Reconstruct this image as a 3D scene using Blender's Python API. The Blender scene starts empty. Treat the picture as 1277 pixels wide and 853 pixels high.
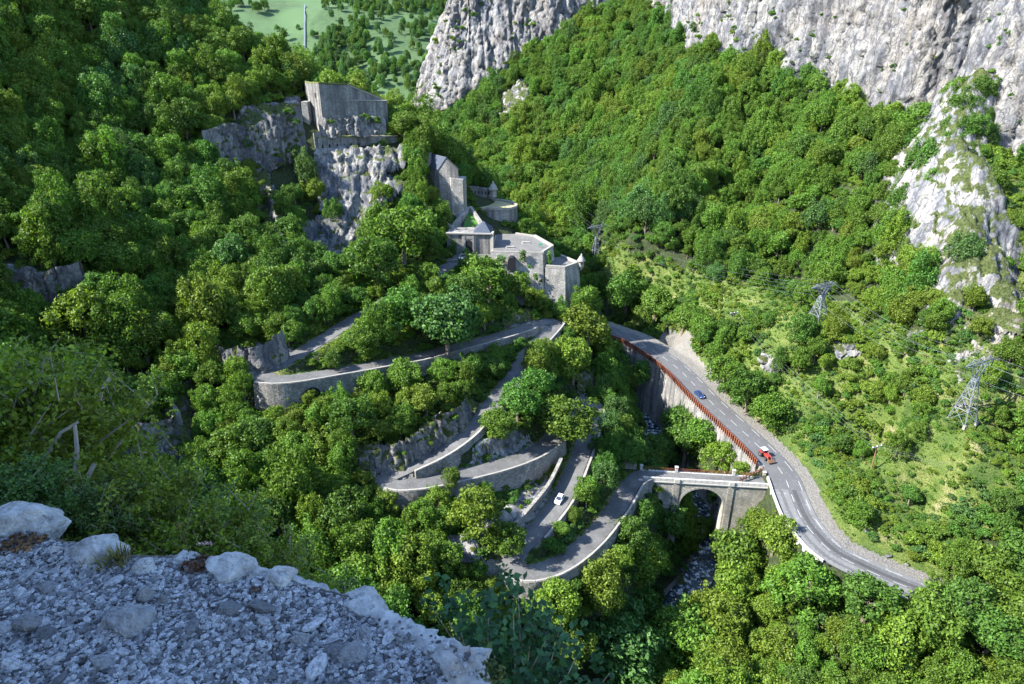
import bpy, bmesh, math, random
import numpy as np
from math import radians, sin, cos, tan, pi
from mathutils import Vector, Matrix

random.seed(7)
RNG = np.random.default_rng(7)
SC = bpy.context.scene
COL = SC.collection

# ------------------------------------------------------------------ camera
CAMZ, PITCH, F, CENX, CENY = 150.0, radians(25), 851.0, 638.5, 426.5
cd = bpy.data.cameras.new("camera")
cd.sensor_width = 36.0
cd.lens = F / 1277 * 36
cd.clip_start, cd.clip_end = 0.1, 6000
cam = bpy.data.objects.new("camera", cd)
cam.location = (0, 0, CAMZ)
cam.rotation_euler = (pi / 2 - PITCH, 0, 0)
COL.objects.link(cam)
SC.camera = cam

# ------------------------------------------------------------------ light
SUN_AZ = np.array([-0.976, -0.215]); SUN_AZ /= np.linalg.norm(SUN_AZ)
SUN_EL = radians(41)
SUN = Vector((SUN_AZ[0] * cos(SUN_EL), SUN_AZ[1] * cos(SUN_EL), sin(SUN_EL)))
ld = bpy.data.lights.new("sun", 'SUN')
ld.energy, ld.angle, ld.color = 4.1, radians(0.5), (1.0, 0.965, 0.90)
sun = bpy.data.objects.new("sun", ld)
sun.rotation_euler = SUN.to_track_quat('Z', 'Y').to_euler()
sun.location = (0, 0, 400)
COL.objects.link(sun)
W = bpy.data.worlds.new("World")
SC.world = W
W.use_nodes = True
wn = W.node_tree
sky = wn.nodes.new('ShaderNodeTexSky')
sky.sky_type = 'NISHITA'
sky.sun_disc = False
sky.sun_elevation = SUN_EL
sky.sun_rotation = math.atan2(SUN.x, SUN.y)
sky.altitude = 800
sky.ozone_density = 2.5
sky.dust_density = 0.4
bg = wn.nodes['Background']
bg.inputs[1].default_value = 0.15
wn.links.new(sky.outputs[0], bg.inputs[0])
SC.view_settings.view_transform = 'Standard'
SC.view_settings.look = 'None'
SC.view_settings.exposure = 2.28
SC.view_settings.gamma = 1
SC.cycles.max_bounces = 6
SC.cycles.diffuse_bounces = 3
SC.cycles.glossy_bounces = 2
SC.cycles.transmission_bounces = 3
SC.cycles.transparent_max_bounces = 4

# ------------------------------------------------------------------ sight lines: turn a spot seen in the photograph into a place in the world
_cp, _sp = cos(PITCH), sin(PITCH)
def ray(px, py):
    u, v = (px - CENX) / F, (CENY - py) / F
    return np.array([u, _cp + v * _sp, -_sp + v * _cp])
def P(px, py, z):
    d = ray(px, py); t = (z - CAMZ) / d[2]
    return np.array([d[0] * t, d[1] * t, z])
def PY(px, py, Y):
    d = ray(px, py); t = Y / d[1]
    return np.array([d[0] * t, Y, CAMZ + d[2] * t])
def project(p):
    p = np.asarray(p, float).reshape(-1, 3)
    x, y, z = p[:, 0], p[:, 1], p[:, 2] - CAMZ
    dep = y * _cp - z * _sp
    up = y * _sp + z * _cp
    dd = np.where(dep > 0.05, dep, 0.05)
    return CENX + F * x / dd, CENY - F * up / dd, dep
def in_poly(px, py, poly):
    inside = np.zeros(px.shape, bool)
    n = len(poly)
    for i in range(n):
        x1, y1 = poly[i]; x2, y2 = poly[(i + 1) % n]
        if y1 == y2: continue
        c = ((y1 > py) != (y2 > py)) & (px < (x2 - x1) * (py - y1) / (y2 - y1) + x1)
        inside ^= c
    return inside

# ------------------------------------------------------------------ noise
_perm = np.random.default_rng(3).permutation(512).astype(np.int32)
_perm = np.concatenate([_perm, _perm])
_grad = np.random.default_rng(4).normal(size=(512, 3)); _grad /= np.linalg.norm(_grad, axis=1)[:, None]
def perlin(x, y, z):
    x, y, z = np.broadcast_arrays(np.asarray(x, float), np.asarray(y, float), np.asarray(z, float))
    xi, yi, zi = np.floor(x).astype(int), np.floor(y).astype(int), np.floor(z).astype(int)
    xf, yf, zf = x - xi, y - yi, z - zi
    f = lambda t: t * t * t * (t * (t * 6 - 15) + 10)
    u, v, w = f(xf), f(yf), f(zf)
    def g(i, j, k):
        h = _perm[(_perm[(_perm[(xi + i) & 511] + yi + j) & 511] + zi + k) & 511]
        gr = _grad[h]
        return gr[..., 0] * (xf - i) + gr[..., 1] * (yf - j) + gr[..., 2] * (zf - k)
    l = lambda a, b, t: a + t * (b - a)
    return l(l(l(g(0,0,0), g(1,0,0), u), l(g(0,1,0), g(1,1,0), u), v), l(l(g(0,0,1), g(1,0,1), u), l(g(0,1,1), g(1,1,1), u), v), w) * 1.5
def fbm(x, y, z, o=4):
    s, a, t = 0, 1.0, 0
    for i in range(o):
        s = s + a * perlin(x * 2**i + 17.3 * i, y * 2**i - 9.1 * i, z * 2**i + 5.7 * i); t += a; a *= 0.5
    return s / t
def ridged(x, y, z, o=4):
    s, a, t = 0, 1.0, 0
    for i in range(o):
        s = s + a * (1 - 2 * np.abs(perlin(x * 2**i + 11.3 * i, y * 2**i + 4.1 * i, z * 2**i - 7.7 * i))); t += a; a *= 0.5
    return s / t
def worley(x, y, z, seed=0):
    """cell value (0..1) and distance to the cell's border, for broken rock"""
    x, y, z = np.broadcast_arrays(np.asarray(x, float), np.asarray(y, float), np.asarray(z, float))
    xi, yi, zi = np.floor(x).astype(int), np.floor(y).astype(int), np.floor(z).astype(int)
    f1 = np.full(x.shape, 9.0); f2 = f1.copy(); val = np.zeros(x.shape)
    for i in (-1, 0, 1):
        for j in (-1, 0, 1):
            for k in (-1, 0, 1):
                h = _perm[(_perm[(_perm[(xi + i + seed) & 511] + yi + j) & 511] + zi + k) & 511]
                d = (xi + i + .5 + .45 * _grad[h, 0] - x) ** 2 + (yi + j + .5 + .45 * _grad[h, 1] - y) ** 2 + (zi + k + .5 + .45 * _grad[h, 2] - z) ** 2
                near = d < f1
                f2 = np.where(near, f1, np.minimum(f2, d)); val = np.where(near, h / 511.0, val); f1 = np.where(near, d, f1)
    return val, np.sqrt(f2) - np.sqrt(f1)
def crags(x, y, z):
    """relief of jointed limestone in metres for a face of some 50 m: slabs, blocks, open joints, fine breakage"""
    wx = x + 1.2 * perlin(x / 6, y / 6, z / 9); wy = y + 1.2 * perlin(x / 6 + 7, y / 6, z / 9)
    v1, e1 = worley(wx / 11, wy / 11, z / 34 + x / 60); v2, e2 = worley(wx / 4.2, wy / 4.2, z / 11 + x / 22, 31); v3, e3 = worley(wx / 1.7, wy / 1.7, z / 3.2 + x / 9, 77)
    return 3.6 * v1 + 1.7 * v2 + 0.75 * v3 - 1.3 * (1 - sstep(e1 / .10)) - 0.6 * (1 - sstep(e2 / .12))
def sstep(t): t = np.clip(t, 0, 1); return t * t * (3 - 2 * t)

# ------------------------------------------------------------------ object helpers
def tag(o, label=None, cat=None, group=None, kind=None):
    if label: o['label'] = label
    if cat: o['category'] = cat
    if group: o['group'] = group
    if kind: o['kind'] = kind
    return o
def mesh_from(name, verts, faces, mat=None, smooth=False):
    me = bpy.data.meshes.new(name)
    verts = np.asarray(verts, np.float32)
    if isinstance(faces, np.ndarray):
        nf, k = faces.shape
        me.vertices.add(len(verts)); me.vertices.foreach_set('co', verts.ravel())
        me.loops.add(nf * k); me.loops.foreach_set('vertex_index', faces.astype(np.int32).ravel())
        me.polygons.add(nf)
        me.polygons.foreach_set('loop_start', np.arange(0, nf * k, k, dtype=np.int32))
        me.polygons.foreach_set('loop_total', np.full(nf, k, np.int32))
    else:
        me.from_pydata(verts.tolist(), [], faces)
    if smooth: me.polygons.foreach_set('use_smooth', np.ones(len(me.polygons), bool))
    me.update(calc_edges=True)
    if mat is not None: me.materials.append(mat)
    return me
def obj(name, me, parent=None, loc=None, kind=None):
    o = bpy.data.objects.new(name, me)
    COL.objects.link(o)
    if parent is not None: o.parent = parent
    if loc is not None: o.location = loc
    if kind: o['kind'] = kind
    return o
def empty(name, loc=(0, 0, 0), rz=0):
    o = bpy.data.objects.new(name, None)
    o.empty_display_size = 0.3
    COL.objects.link(o); o.location = loc; o.rotation_euler = (0, 0, rz)
    return o
class MB:
    """collects boxes, prisms, tubes, lathes into one mesh"""
    def __init__(s): s.v, s.f = [], []
    def add(s, v, f):
        n = len(s.v); s.v += [tuple(map(float, p)) for p in v]; s.f += [[i + n for i in q] for q in f]; return s
    def box(s, c, d, rz=0, taper=1.0):
        x, y, z = d[0] / 2, d[1] / 2, d[2] / 2
        v = [(-x, -y, -z), (x, -y, -z), (x, y, -z), (-x, y, -z), (-x * taper, -y * taper, z), (x * taper, -y * taper, z), (x * taper, y * taper, z), (-x * taper, y * taper, z)]
        cr, sr = cos(rz), sin(rz)
        v = [(c[0] + a * cr - b * sr, c[1] + a * sr + b * cr, c[2] + e) for a, b, e in v]
        return s.add(v, [(3, 2, 1, 0), (4, 5, 6, 7), (0, 1, 5, 4), (1, 2, 6, 5), (2, 3, 7, 6), (3, 0, 4, 7)])
    def prism(s, poly, z0, z1, top=None):
        """poly: list of xy counter-clockwise; top: optional other outline at z1"""
        n = len(poly); top = top or poly
        zz0 = z0 if hasattr(z0, '__len__') else [z0] * n
        zz1 = z1 if hasattr(z1, '__len__') else [z1] * n
        v = [(p[0], p[1], a) for p, a in zip(poly, zz0)] + [(p[0], p[1], a) for p, a in zip(top, zz1)]
        f = [list(range(n))[::-1], list(range(n, 2 * n))] + [[i, (i + 1) % n, n + (i + 1) % n, n + i] for i in range(n)]
        return s.add(v, f)
    def tube(s, pts, r, n=6, cap=True):
        pts = [Vector(p) for p in pts]; m = len(pts)
        rr = r if hasattr(r, '__len__') else [r] * m
        v, f = [], []
        up = None
        for i, p in enumerate(pts):
            t = (pts[min(i + 1, m - 1)] - pts[max(i - 1, 0)]).normalized()
            a = Vector((0, 0, 1)) if abs(t.z) < 0.9 else Vector((1, 0, 0))
            x = t.cross(a).normalized() if up is None else (up - t * up.dot(t)).normalized()
            up = x; y = t.cross(x)
            for k in range(n):
                q = p + (x * cos(2 * pi * k / n) + y * sin(2 * pi * k / n)) * rr[i]
                v.append(q[:])
        for i in range(m - 1):
            for k in range(n):
                f.append((i * n + k, i * n + (k + 1) % n, (i + 1) * n + (k + 1) % n, (i + 1) * n + k))
        if cap:
            f.append(tuple(range(n))[::-1]); f.append(tuple((m - 1) * n + k for k in range(n)))
        return s.add(v, f)
    def lathe(s, prof, c=(0, 0, 0), n=14):
        v, f = [], []
        for r, z in prof:
            for k in range(n):
                v.append((c[0] + r * cos(2 * pi * k / n), c[1] + r * sin(2 * pi * k / n), c[2] + z))
        for i in range(len(prof) - 1):
            for k in range(n):
                f.append((i * n + k, i * n + (k + 1) % n, (i + 1) * n + (k + 1) % n, (i + 1) * n + k))
        f.append(tuple(range(n))[::-1]); f.append(tuple((len(prof) - 1) * n + k for k in range(n)))
        return s.add(v, f)
    def build(s, name, mat, parent=None, smooth=False, bevel=0):
        me = bpy.data.meshes.new(name); me.from_pydata(s.v, [], s.f)
        bm = bmesh.new(); bm.from_mesh(me)
        bmesh.ops.recalc_face_normals(bm, faces=bm.faces)
        if bevel: bmesh.ops.bevel(bm, geom=list(bm.edges), offset=bevel, segments=1, affect='EDGES', profile=0.5)
        bm.to_mesh(me); bm.free()
        if smooth: me.polygons.foreach_set('use_smooth', np.ones(len(me.polygons), bool))
        me.materials.append(mat)
        return obj(name, me, parent)

# ------------------------------------------------------------------ materials
class Mat:
    def __init__(s, name):
        s.m = bpy.data.materials.new(name); s.m.use_nodes = True
        s.nt = s.m.node_tree; s.N = s.nt.nodes; s.L = s.nt.links
        s.b = s.N['Principled BSDF']; s.out = s.N['Material Output']
        s.b.inputs['Specular IOR Level'].default_value = 0.25
    def n(s, t, **kw):
        x = s.N.new(t)
        for k, v in kw.items():
            if k.startswith('i_'):
                key = k[2:]; x.inputs[int(key) if key.isdigit() else key].default_value = v
            else: setattr(x, k, v)
        return x
    def l(s, a, b): s.L.new(a, b)
    def coord(s, scale=(1, 1, 1), kind='Object'):
        tc = s.n('ShaderNodeTexCoord'); mp = s.n('ShaderNodeMapping')
        mp.inputs['Scale'].default_value = scale
        s.l(tc.outputs[kind], mp.inputs[0]); return mp.outputs[0]
    def pos(s, scale=(1, 1, 1)):
        g = s.n('ShaderNodeNewGeometry'); mp = s.n('ShaderNodeMapping'); mp.inputs['Scale'].default_value = scale
        s.l(g.outputs['Position'], mp.inputs[0]); return mp.outputs[0]
    def noise(s, vec, scale, detail=4, rough=0.55, out='Fac'):
        t = s.n('ShaderNodeTexNoise'); t.inputs['Scale'].default_value = scale
        t.inputs['Detail'].default_value = detail; t.inputs['Roughness'].default_value = rough
        s.l(vec, t.inputs['Vector']); return t.outputs[out]
    def ramp(s, fac, stops):
        r = s.n('ShaderNodeValToRGB'); e = r.color_ramp.elements
        while len(e) < len(stops): e.new(0.5)
        for el, (p, c) in zip(e, stops):
            el.position = p
            if not hasattr(c, '__len__'): c = (c, c, c)
            el.color = (*c, 1) if len(c) == 3 else c
        s.l(fac, r.inputs[0]); return r.outputs[0]
    def mix(s, fac, a, b, mode='MIX'):
        x = s.n('ShaderNodeMix', data_type='RGBA', blend_type=mode)
        for sock, v in ((x.inputs[0], fac), (x.inputs[6], a), (x.inputs[7], b)):
            if isinstance(v, (int, float)): sock.default_value = v
            elif isinstance(v, tuple): sock.default_value = (*v, 1) if len(v) == 3 else v
            else: s.l(v, sock)
        return x.outputs[2]
    def math(s, op, a, b=0.5):
        x = s.n('ShaderNodeMath', operation=op)
        for i, v in enumerate((a, b)):
            if isinstance(v, (int, float)): x.inputs[i].default_value = v
            else: s.l(v, x.inputs[i])
        return x.outputs[0]
    def bump(s, h, strength=0.5, dist=0.1):
        b = s.n('ShaderNodeBump'); b.inputs['Strength'].default_value = strength; b.inputs['Distance'].default_value = dist
        s.l(h, b.inputs['Height']); s.l(b.outputs[0], s.b.inputs['Normal'])
    def base(s, c, rough=0.8, metal=0):
        if isinstance(c, tuple): s.b.inputs['Base Color'].default_value = (*c, 1)
        else: s.l(c, s.b.inputs['Base Color'])
        s.b.inputs['Roughness'].default_value = rough; s.b.inputs['Metallic'].default_value = metal
        return s

def simple(name, c, rough=0.6, metal=0, var=0.12, scale=3.0):
    m = Mat(name); v = m.coord()
    f = m.noise(v, scale, 5)
    m.base(m.mix(f, tuple(x * (1 - var * 2) for x in c), tuple(min(1, x * (1 + var * 2)) for x in c)), rough, metal)
    return m.m

def rock_colour(m, vec, light=1.0):
    """limestone: pale grey with vertical grey water streaks, ochre patches, fine fractures and dark cracks"""
    wv = m.n('ShaderNodeTexNoise'); wv.inputs['Scale'].default_value = 0.35; wv.inputs['Detail'].default_value = 4; m.l(vec, wv.inputs['Vector'])
    wsc = m.n('ShaderNodeVectorMath', operation='SCALE'); wsc.inputs['Scale'].default_value = 3.2; m.l(wv.outputs['Color'], wsc.inputs[0])
    wa = m.n('ShaderNodeVectorMath', operation='ADD'); m.l(vec, wa.inputs[0]); m.l(wsc.outputs[0], wa.inputs[1])
    def stretched(z): st = m.n('ShaderNodeMapping'); st.inputs['Scale'].default_value = (1.0, 1.0, z); m.l(wa.outputs[0], st.inputs[0]); return st.outputs[0]
    n1 = m.noise(stretched(0.13), 0.20, 9, 0.68)
    n2 = m.noise(vec, 0.035, 4, 0.5)
    n3 = m.noise(vec, 0.55, 9, 0.72)
    n4 = m.noise(stretched(0.22), 1.1, 7, 0.72)
    def crack(scale, z, w):
        vo = m.n('ShaderNodeTexVoronoi', feature='DISTANCE_TO_EDGE'); vo.inputs['Scale'].default_value = scale; m.l(stretched(z), vo.inputs['Vector'])
        return m.ramp(vo.outputs['Distance'], [(0.0, 1.0), (w, 0.0)])
    L = light * 0.37
    c = m.ramp(n1, [(0.37, (0.13*L, 0.14*L, 0.165*L)), (0.45, (0.36*L, 0.37*L, 0.40*L)), (0.51, (0.62*L, 0.60*L, 0.57*L)), (0.58, (0.78*L, 0.74*L, 0.66*L)), (0.7, (0.90*L, 0.84*L, 0.73*L))])
    c = m.mix(m.ramp(n2, [(0.48, 0.0), (0.64, 0.6)]), c, m.mix(0.55, c, (0.70*L, 0.55*L, 0.40*L)))
    c = m.mix(m.ramp(n3, [(0.36, 0.8), (0.46, 0.0)]), c, (0.075, 0.078, 0.088))
    c = m.mix(m.ramp(n4, [(0.53, 0.0), (0.62, 0.8)]), c, (0.16*L*2, 0.165*L*2, 0.18*L*2))
    c = m.mix(m.math('MULTIPLY', crack(0.20, 0.16, 0.05), 0.9), c, (0.05, 0.052, 0.058))
    c = m.mix(m.math('MULTIPLY', crack(0.6, 0.3, 0.07), 0.65), c, (0.07, 0.07, 0.075))
    return c, n3, n4

def make_terrain_mat():
    m = Mat("terrain"); v = m.pos()
    at = m.n('ShaderNodeAttribute', attribute_name='cover')
    sep = m.n('ShaderNodeSeparateColor'); m.l(at.outputs['Color'], sep.inputs[0])
    n = m.noise(v, 0.9, 6, 0.7); nb = m.noise(v, 0.12, 4, 0.6); nf = m.noise(v, 3.5, 5, 0.7)
    rk, n3, n4 = rock_colour(m, v)
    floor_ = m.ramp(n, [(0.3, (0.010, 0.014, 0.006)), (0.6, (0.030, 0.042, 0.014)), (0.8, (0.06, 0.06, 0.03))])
    gr = m.ramp(nb, [(0.34, (0.040, 0.072, 0.013)), (0.5, (0.085, 0.122, 0.022)), (0.60, (0.135, 0.15, 0.042)), (0.70, (0.21, 0.185, 0.095))])
    gr = m.mix(m.ramp(nf, [(0.40, 0.85), (0.56, 0.0)]), gr, (0.018, 0.032, 0.008))
    sc = m.ramp(nf, [(0.3, (0.05, 0.046, 0.04)), (0.5, (0.14, 0.13, 0.115)), (0.7, (0.235, 0.225, 0.205))])
    def edge(ch, a=0.35):
        s_ = m.math('ADD', sep.outputs[ch], m.math('MULTIPLY', m.math('SUBTRACT', n, 0.5), 1.1))
        return m.ramp(s_, [(0.42, 0.0), (0.58, 1.0)])
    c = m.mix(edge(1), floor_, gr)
    c = m.mix(edge(2), c, sc)
    c = m.mix(edge(0), c, rk)
    m.base(c, 0.95)
    h = m.math('ADD', m.math('MULTIPLY', n3, 1.0), m.math('MULTIPLY', nf, 0.25))
    m.bump(h, 0.7, 0.9)
    return m.m

def make_rock_mat(name, light=1.0, bump=1.2, veg=0.0):
    m = Mat(name); v = m.pos()
    c, n3, n4 = rock_colour(m, v, light)
    if veg:
        g = m.n('ShaderNodeNewGeometry'); sx = m.n('ShaderNodeSeparateXYZ'); m.l(g.outputs['Normal'], sx.inputs[0])
        nn = m.noise(v, 0.22, 6, 0.65)
        f = m.math('ADD', m.math('MULTIPLY', sx.outputs[2], 0.55), nn)
        c = m.mix(m.ramp(f, [(0.74 - veg, 0.0), (0.82 - veg, 1.0)]), c, m.ramp(m.noise(v, 1.5, 5), [(0.35, (0.018, 0.03, 0.008)), (0.6, (0.07, 0.085, 0.022))]))
    m.base(c, 0.9); m.bump(m.math('ADD', n3, n4), 0.8, bump)
    return m.m

def make_masonry(name, tone=(0.36, 0.34, 0.30), size=0.55, dark=0.45, streak=0.0):
    """coursed rubble masonry, stones with recessed joints"""
    m = Mat(name); v = m.pos()
    vo = m.n('ShaderNodeTexVoronoi', feature='F1'); vo.inputs['Scale'].default_value = 1 / size
    mp = m.n('ShaderNodeMapping'); mp.inputs['Scale'].default_value = (1, 1, 1.5); m.l(v, mp.inputs[0]); m.l(mp.outputs[0], vo.inputs['Vector'])
    ve = m.n('ShaderNodeTexVoronoi', feature='DISTANCE_TO_EDGE'); ve.inputs['Scale'].default_value = 1 / size; m.l(mp.outputs[0], ve.inputs['Vector'])
    r = m.n('ShaderNodeSeparateColor'); m.l(vo.outputs['Color'], r.inputs[0])
    c = m.ramp(r.outputs[0], [(0.0, tuple(x * dark for x in tone)), (0.5, tone), (1.0, tuple(min(1, x * 1.45) for x in tone))])
    n = m.noise(v, 0.25, 6, 0.65)
    c = m.mix(m.ramp(n, [(0.36, 0.65), (0.55, 0.0)]), c, tuple(x * 0.45 for x in tone))
    c = m.mix(m.ramp(m.noise(v, 0.6, 5, 0.6), [(0.60, 0.0), (0.72, 0.6)]), c, (0.10, 0.11, 0.05))
    if streak:
        sm = m.n('ShaderNodeMapping'); sm.inputs['Scale'].default_value = (1, 1, 0.06); m.l(v, sm.inputs[0])
        c = m.mix(m.math('MULTIPLY', m.ramp(m.noise(sm.outputs[0], 0.55, 5, 0.65), [(0.42, 0.0), (0.6, 1.0)]), streak), c, (0.07, 0.07, 0.075))
    j = m.ramp(ve.outputs['Distance'], [(0.0, 0.0), (0.09, 1.0)])
    c = m.mix(j, m.mix(0.6, c, (0.09, 0.085, 0.075)), c)
    m.base(c, 0.92); m.bump(m.math('ADD', m.math('MULTIPLY', j, 0.7), m.noise(v, 4, 4)), 0.7, 0.12)
    return m.m

def make_asphalt(name, c=0.055, warm=(1, 1, 1), patch=0.4):
    m = Mat(name); v = m.pos()
    n = m.noise(v, 0.22, 5, 0.6); nf = m.noise(v, 9, 3, 0.6); n2 = m.noise(v, 1.1, 5, 0.65)
    a = tuple(c * (1 - patch) * w for w in warm); b = tuple(c * (1 + patch) * w for w in warm)
    col = m.ramp(n, [(0.3, a), (0.7, b)])
    col = m.mix(m.ramp(n2, [(0.56, 0.0), (0.70, 0.7)]), col, tuple(c * 1.9 * w for w in warm))
    col = m.mix(m.ramp(nf, [(0.3, 0.35), (0.6, 0.0)]), col, tuple(c * 0.5 for w in warm))
    m.base(col, 0.82); m.bump(nf, 0.3, 0.02)
    return m.m

def make_leaf(name, c, spread=0.35, trans=0.36):
    m = Mat(name)
    oi = m.n('ShaderNodeObjectInfo'); v = m.pos()
    n = m.noise(v, 0.55, 3, 0.6)
    gi = m.n('ShaderNodeNewGeometry')
    f = m.math('ADD', m.math('MULTIPLY', gi.outputs['Random Per Island'], 0.55), m.math('MULTIPLY', n, 0.45))
    lo = tuple(x * (1 - spread) for x in c); hi = (c[0] * (1 + spread * 1.5), c[1] * (1 + spread), c[2] * (1 + spread * 0.5))
    col = m.ramp(f, [(0.25, lo), (0.75, hi)])
    hs = m.n('ShaderNodeHueSaturation')
    m.l(m.math('ADD', m.math('MULTIPLY', oi.outputs['Random'], 0.024), 0.498), hs.inputs['Hue'])
    m.l(m.math('ADD', m.math('MULTIPLY', oi.outputs['Random'], 0.4), 0.84), hs.inputs['Value'])
    m.l(col, hs.inputs['Color'])
    m.base(hs.outputs[0], 0.55)
    m.b.inputs['Specular IOR Level'].default_value = 0.2
    t = m.n('ShaderNodeBsdfTranslucent'); m.l(m.mix(1.0, hs.outputs[0], (1.05, 1.2, 0.5), 'MULTIPLY'), t.inputs['Color'])
    ms = m.n('ShaderNodeMixShader'); ms.inputs[0].default_value = trans
    m.l(m.b.outputs[0], ms.inputs[1]); m.l(t.outputs[0], ms.inputs[2]); m.l(ms.outputs[0], m.out.inputs[0])
    return m.m

M = {}
M['terrain'] = make_terrain_mat()
M['cliff'] = make_rock_mat('limestone cliff', 1.0, 1.6, 0.0)
M['spur'] = make_rock_mat('white limestone spur', 1.0, 1.0, -0.06)
M['rock'] = make_rock_mat('limestone rock', 1.05, 0.3)
M['crag'] = make_rock_mat('crag limestone', 0.95, 0.8, -0.14)
M['cutrock'] = make_rock_mat('grey cut rock', 0.8, 0.8, 0.04)
M['fort'] = make_masonry('fort masonry', (0.235, 0.225, 0.205), 0.42, 0.78, 0.85)
M['fortlight'] = make_masonry('fort bastion masonry', (0.31, 0.295, 0.265), 0.42, 0.75, 0.45)
M['wall'] = make_masonry('retaining wall masonry', (0.24, 0.225, 0.20), 0.5, 0.6, 0.3)
M['coping'] = simple('coping stone', (0.225, 0.212, 0.188), 0.85, 0, 0.18, 1.2)
M['bridge'] = make_masonry('bridge ashlar', (0.30, 0.28, 0.235), 0.45, 0.85, 0.3)
M['bridgewhite'] = simple('pale bridge parapet', (0.34, 0.328, 0.30), 0.8, 0, 0.12, 2)
M['road'] = make_asphalt('main road asphalt', 0.08, (1, 1, 1.02), 0.12)
M['oldroad'] = make_asphalt('old road asphalt', 0.09, (1, 0.99, 0.96), 0.3)
M['court'] = make_asphalt('courtyard paving', 0.11, (1, 0.96, 0.9), 0.2)
M['paint'] = simple('road paint', (0.30, 0.30, 0.29), 0.6, 0, 0.1, 5)
M['rust'] = simple('rust brown paint', (0.15, 0.052, 0.028), 0.7, 0.0, 0.25, 2)
M['slate'] = simple('slate roof', (0.045, 0.055, 0.075), 0.85, 0, 0.25, 1.5)
M['lawn'] = simple('mown lawn', (0.045, 0.11, 0.02), 0.9, 0, 0.25, 0.8)
M['drygrass'] = simple('dry roof grass', (0.10, 0.115, 0.032), 0.95, 0, 0.42, 1.4)
M['bark'] = simple('bark', (0.14, 0.115, 0.09), 0.9, 0, 0.3, 3)
M['steel'] = simple('galvanised steel', (0.14, 0.155, 0.18), 0.6, 0.2, 0.1, 1)
M['dark'] = simple('painted opening shade', (0.012, 0.012, 0.014), 0.9)  # near-black colour paints in the shade inside openings
M['wood'] = simple('weathered wood', (0.16, 0.09, 0.05), 0.85, 0, 0.25, 3)
M['white'] = simple('white paint', (0.78, 0.78, 0.76), 0.35, 0, 0.05)
M['redp'] = simple('red paint', (0.32, 0.028, 0.02), 0.35, 0, 0.1)
M['blue'] = simple('blue paint', (0.012, 0.03, 0.10), 0.25, 0, 0.1)
M['glass'] = simple('car glass', (0.02, 0.03, 0.045), 0.08)
M['tyre'] = simple('tyre rubber', (0.02, 0.02, 0.02), 0.8)
M['concrete'] = simple('concrete', (0.20, 0.19, 0.175), 0.9, 0, 0.2, 1.5)
M['green'] = simple('green paint', (0.05, 0.3, 0.18), 0.5)
TINT = {'yellow-green': (0.110, 0.168, 0.022), 'fresh green': (0.082, 0.150, 0.021), 'deep green': (0.062, 0.128, 0.022), 'blue-green': (0.060, 0.122, 0.034)}
TINTS = list(TINT)
for k, c in TINT.items(): M[k] = make_leaf('foliage ' + k, c)

# ------------------------------------------------------------------ lines that shape the ground
def smooth_line(pts, step=1.0):
    pts = np.asarray(pts, float); n = len(pts); out = []
    for i in range(n - 1):
        p0, p1, p2, p3 = pts[max(i - 1, 0)], pts[i], pts[i + 1], pts[min(i + 2, n - 1)]
        m = max(2, int(np.linalg.norm(p2 - p1) / (step * 0.5)))
        for t in np.linspace(0, 1, m, endpoint=False):
            out.append(0.5 * ((2 * p1) + (-p0 + p2) * t + (2 * p0 - 5 * p1 + 4 * p2 - p3) * t * t + (-p0 + 3 * p1 - 3 * p2 + p3) * t ** 3))
    out.append(pts[-1]); out = np.array(out)
    for _ in range(3): out[1:-1] = (out[:-2] + 2 * out[1:-1] + out[2:]) / 4
    d = np.concatenate([[0], np.cumsum(np.linalg.norm(np.diff(out[:, :2], axis=0), axis=1))])
    k = max(2, int(d[-1] / step))
    s = np.linspace(0, d[-1], k)
    return np.stack([np.interp(s, d, out[:, j]) for j in range(3)], 1)
OLD = smooth_line([P(*a) for a in [
    (806, 591, 29), (790, 600, 29), (770, 632, 29.5), (738, 672, 30.5), (700, 702, 31.5), (664, 714, 32.2), (640, 709, 32.6), (640, 692, 33), (660, 672, 33.6),
    (682, 646, 34.4), (702, 618, 35.2), (722, 572, 37), (737, 528, 38.6), (739, 505, 39.3), (724, 499, 39.7), (711, 512, 40), (698, 534, 40.5),
    (680, 556, 41.2), (640, 575, 42.2), (580, 591, 43.6), (525, 602, 44.6), (492, 603, 45.1), (483, 595, 45.4), (505, 584, 46.0),
    (545, 565, 47.4), (577, 543, 48.8), (603, 516, 50.5), (626, 489, 52), (645, 463, 53.3), (663, 436, 54.4), (685, 412, 55.3), (691, 402, 55.7), (672, 402, 56.1), (650, 411, 56.6),
    (605, 424, 57.6), (560, 436, 58.6), (520, 446, 59.4), (480, 453, 60.2), (440, 460, 61), (400, 467, 62), (358, 473, 62.9), (332, 472, 63.4), (328, 464, 63.7), (350, 453, 64.2),
    (377, 438, 65), (402, 423, 66), (430, 405, 67.1), (460, 388, 68.2), (487, 372, 69.1), (520, 352, 70.1), (552, 335, 70.8), (574, 324, 71.1)]])
MAIN = smooth_line([P(*a) for a in [
    (690, 392, 40), (748, 409, 38.2), (772, 417, 37.6), (797, 427, 37), (842, 457, 35.5), (885, 500, 33.6), (924, 536, 32), (957, 568, 30.8), (977, 593, 30),
    (988, 620, 29.4), (999, 645, 28.8), (1016, 668, 28.2), (1038, 689, 27.6), (1068, 705, 27), (1103, 721, 26.3), (1140, 736, 25.6), (1210, 765, 24.5), (1330, 815, 23)]])
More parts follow.
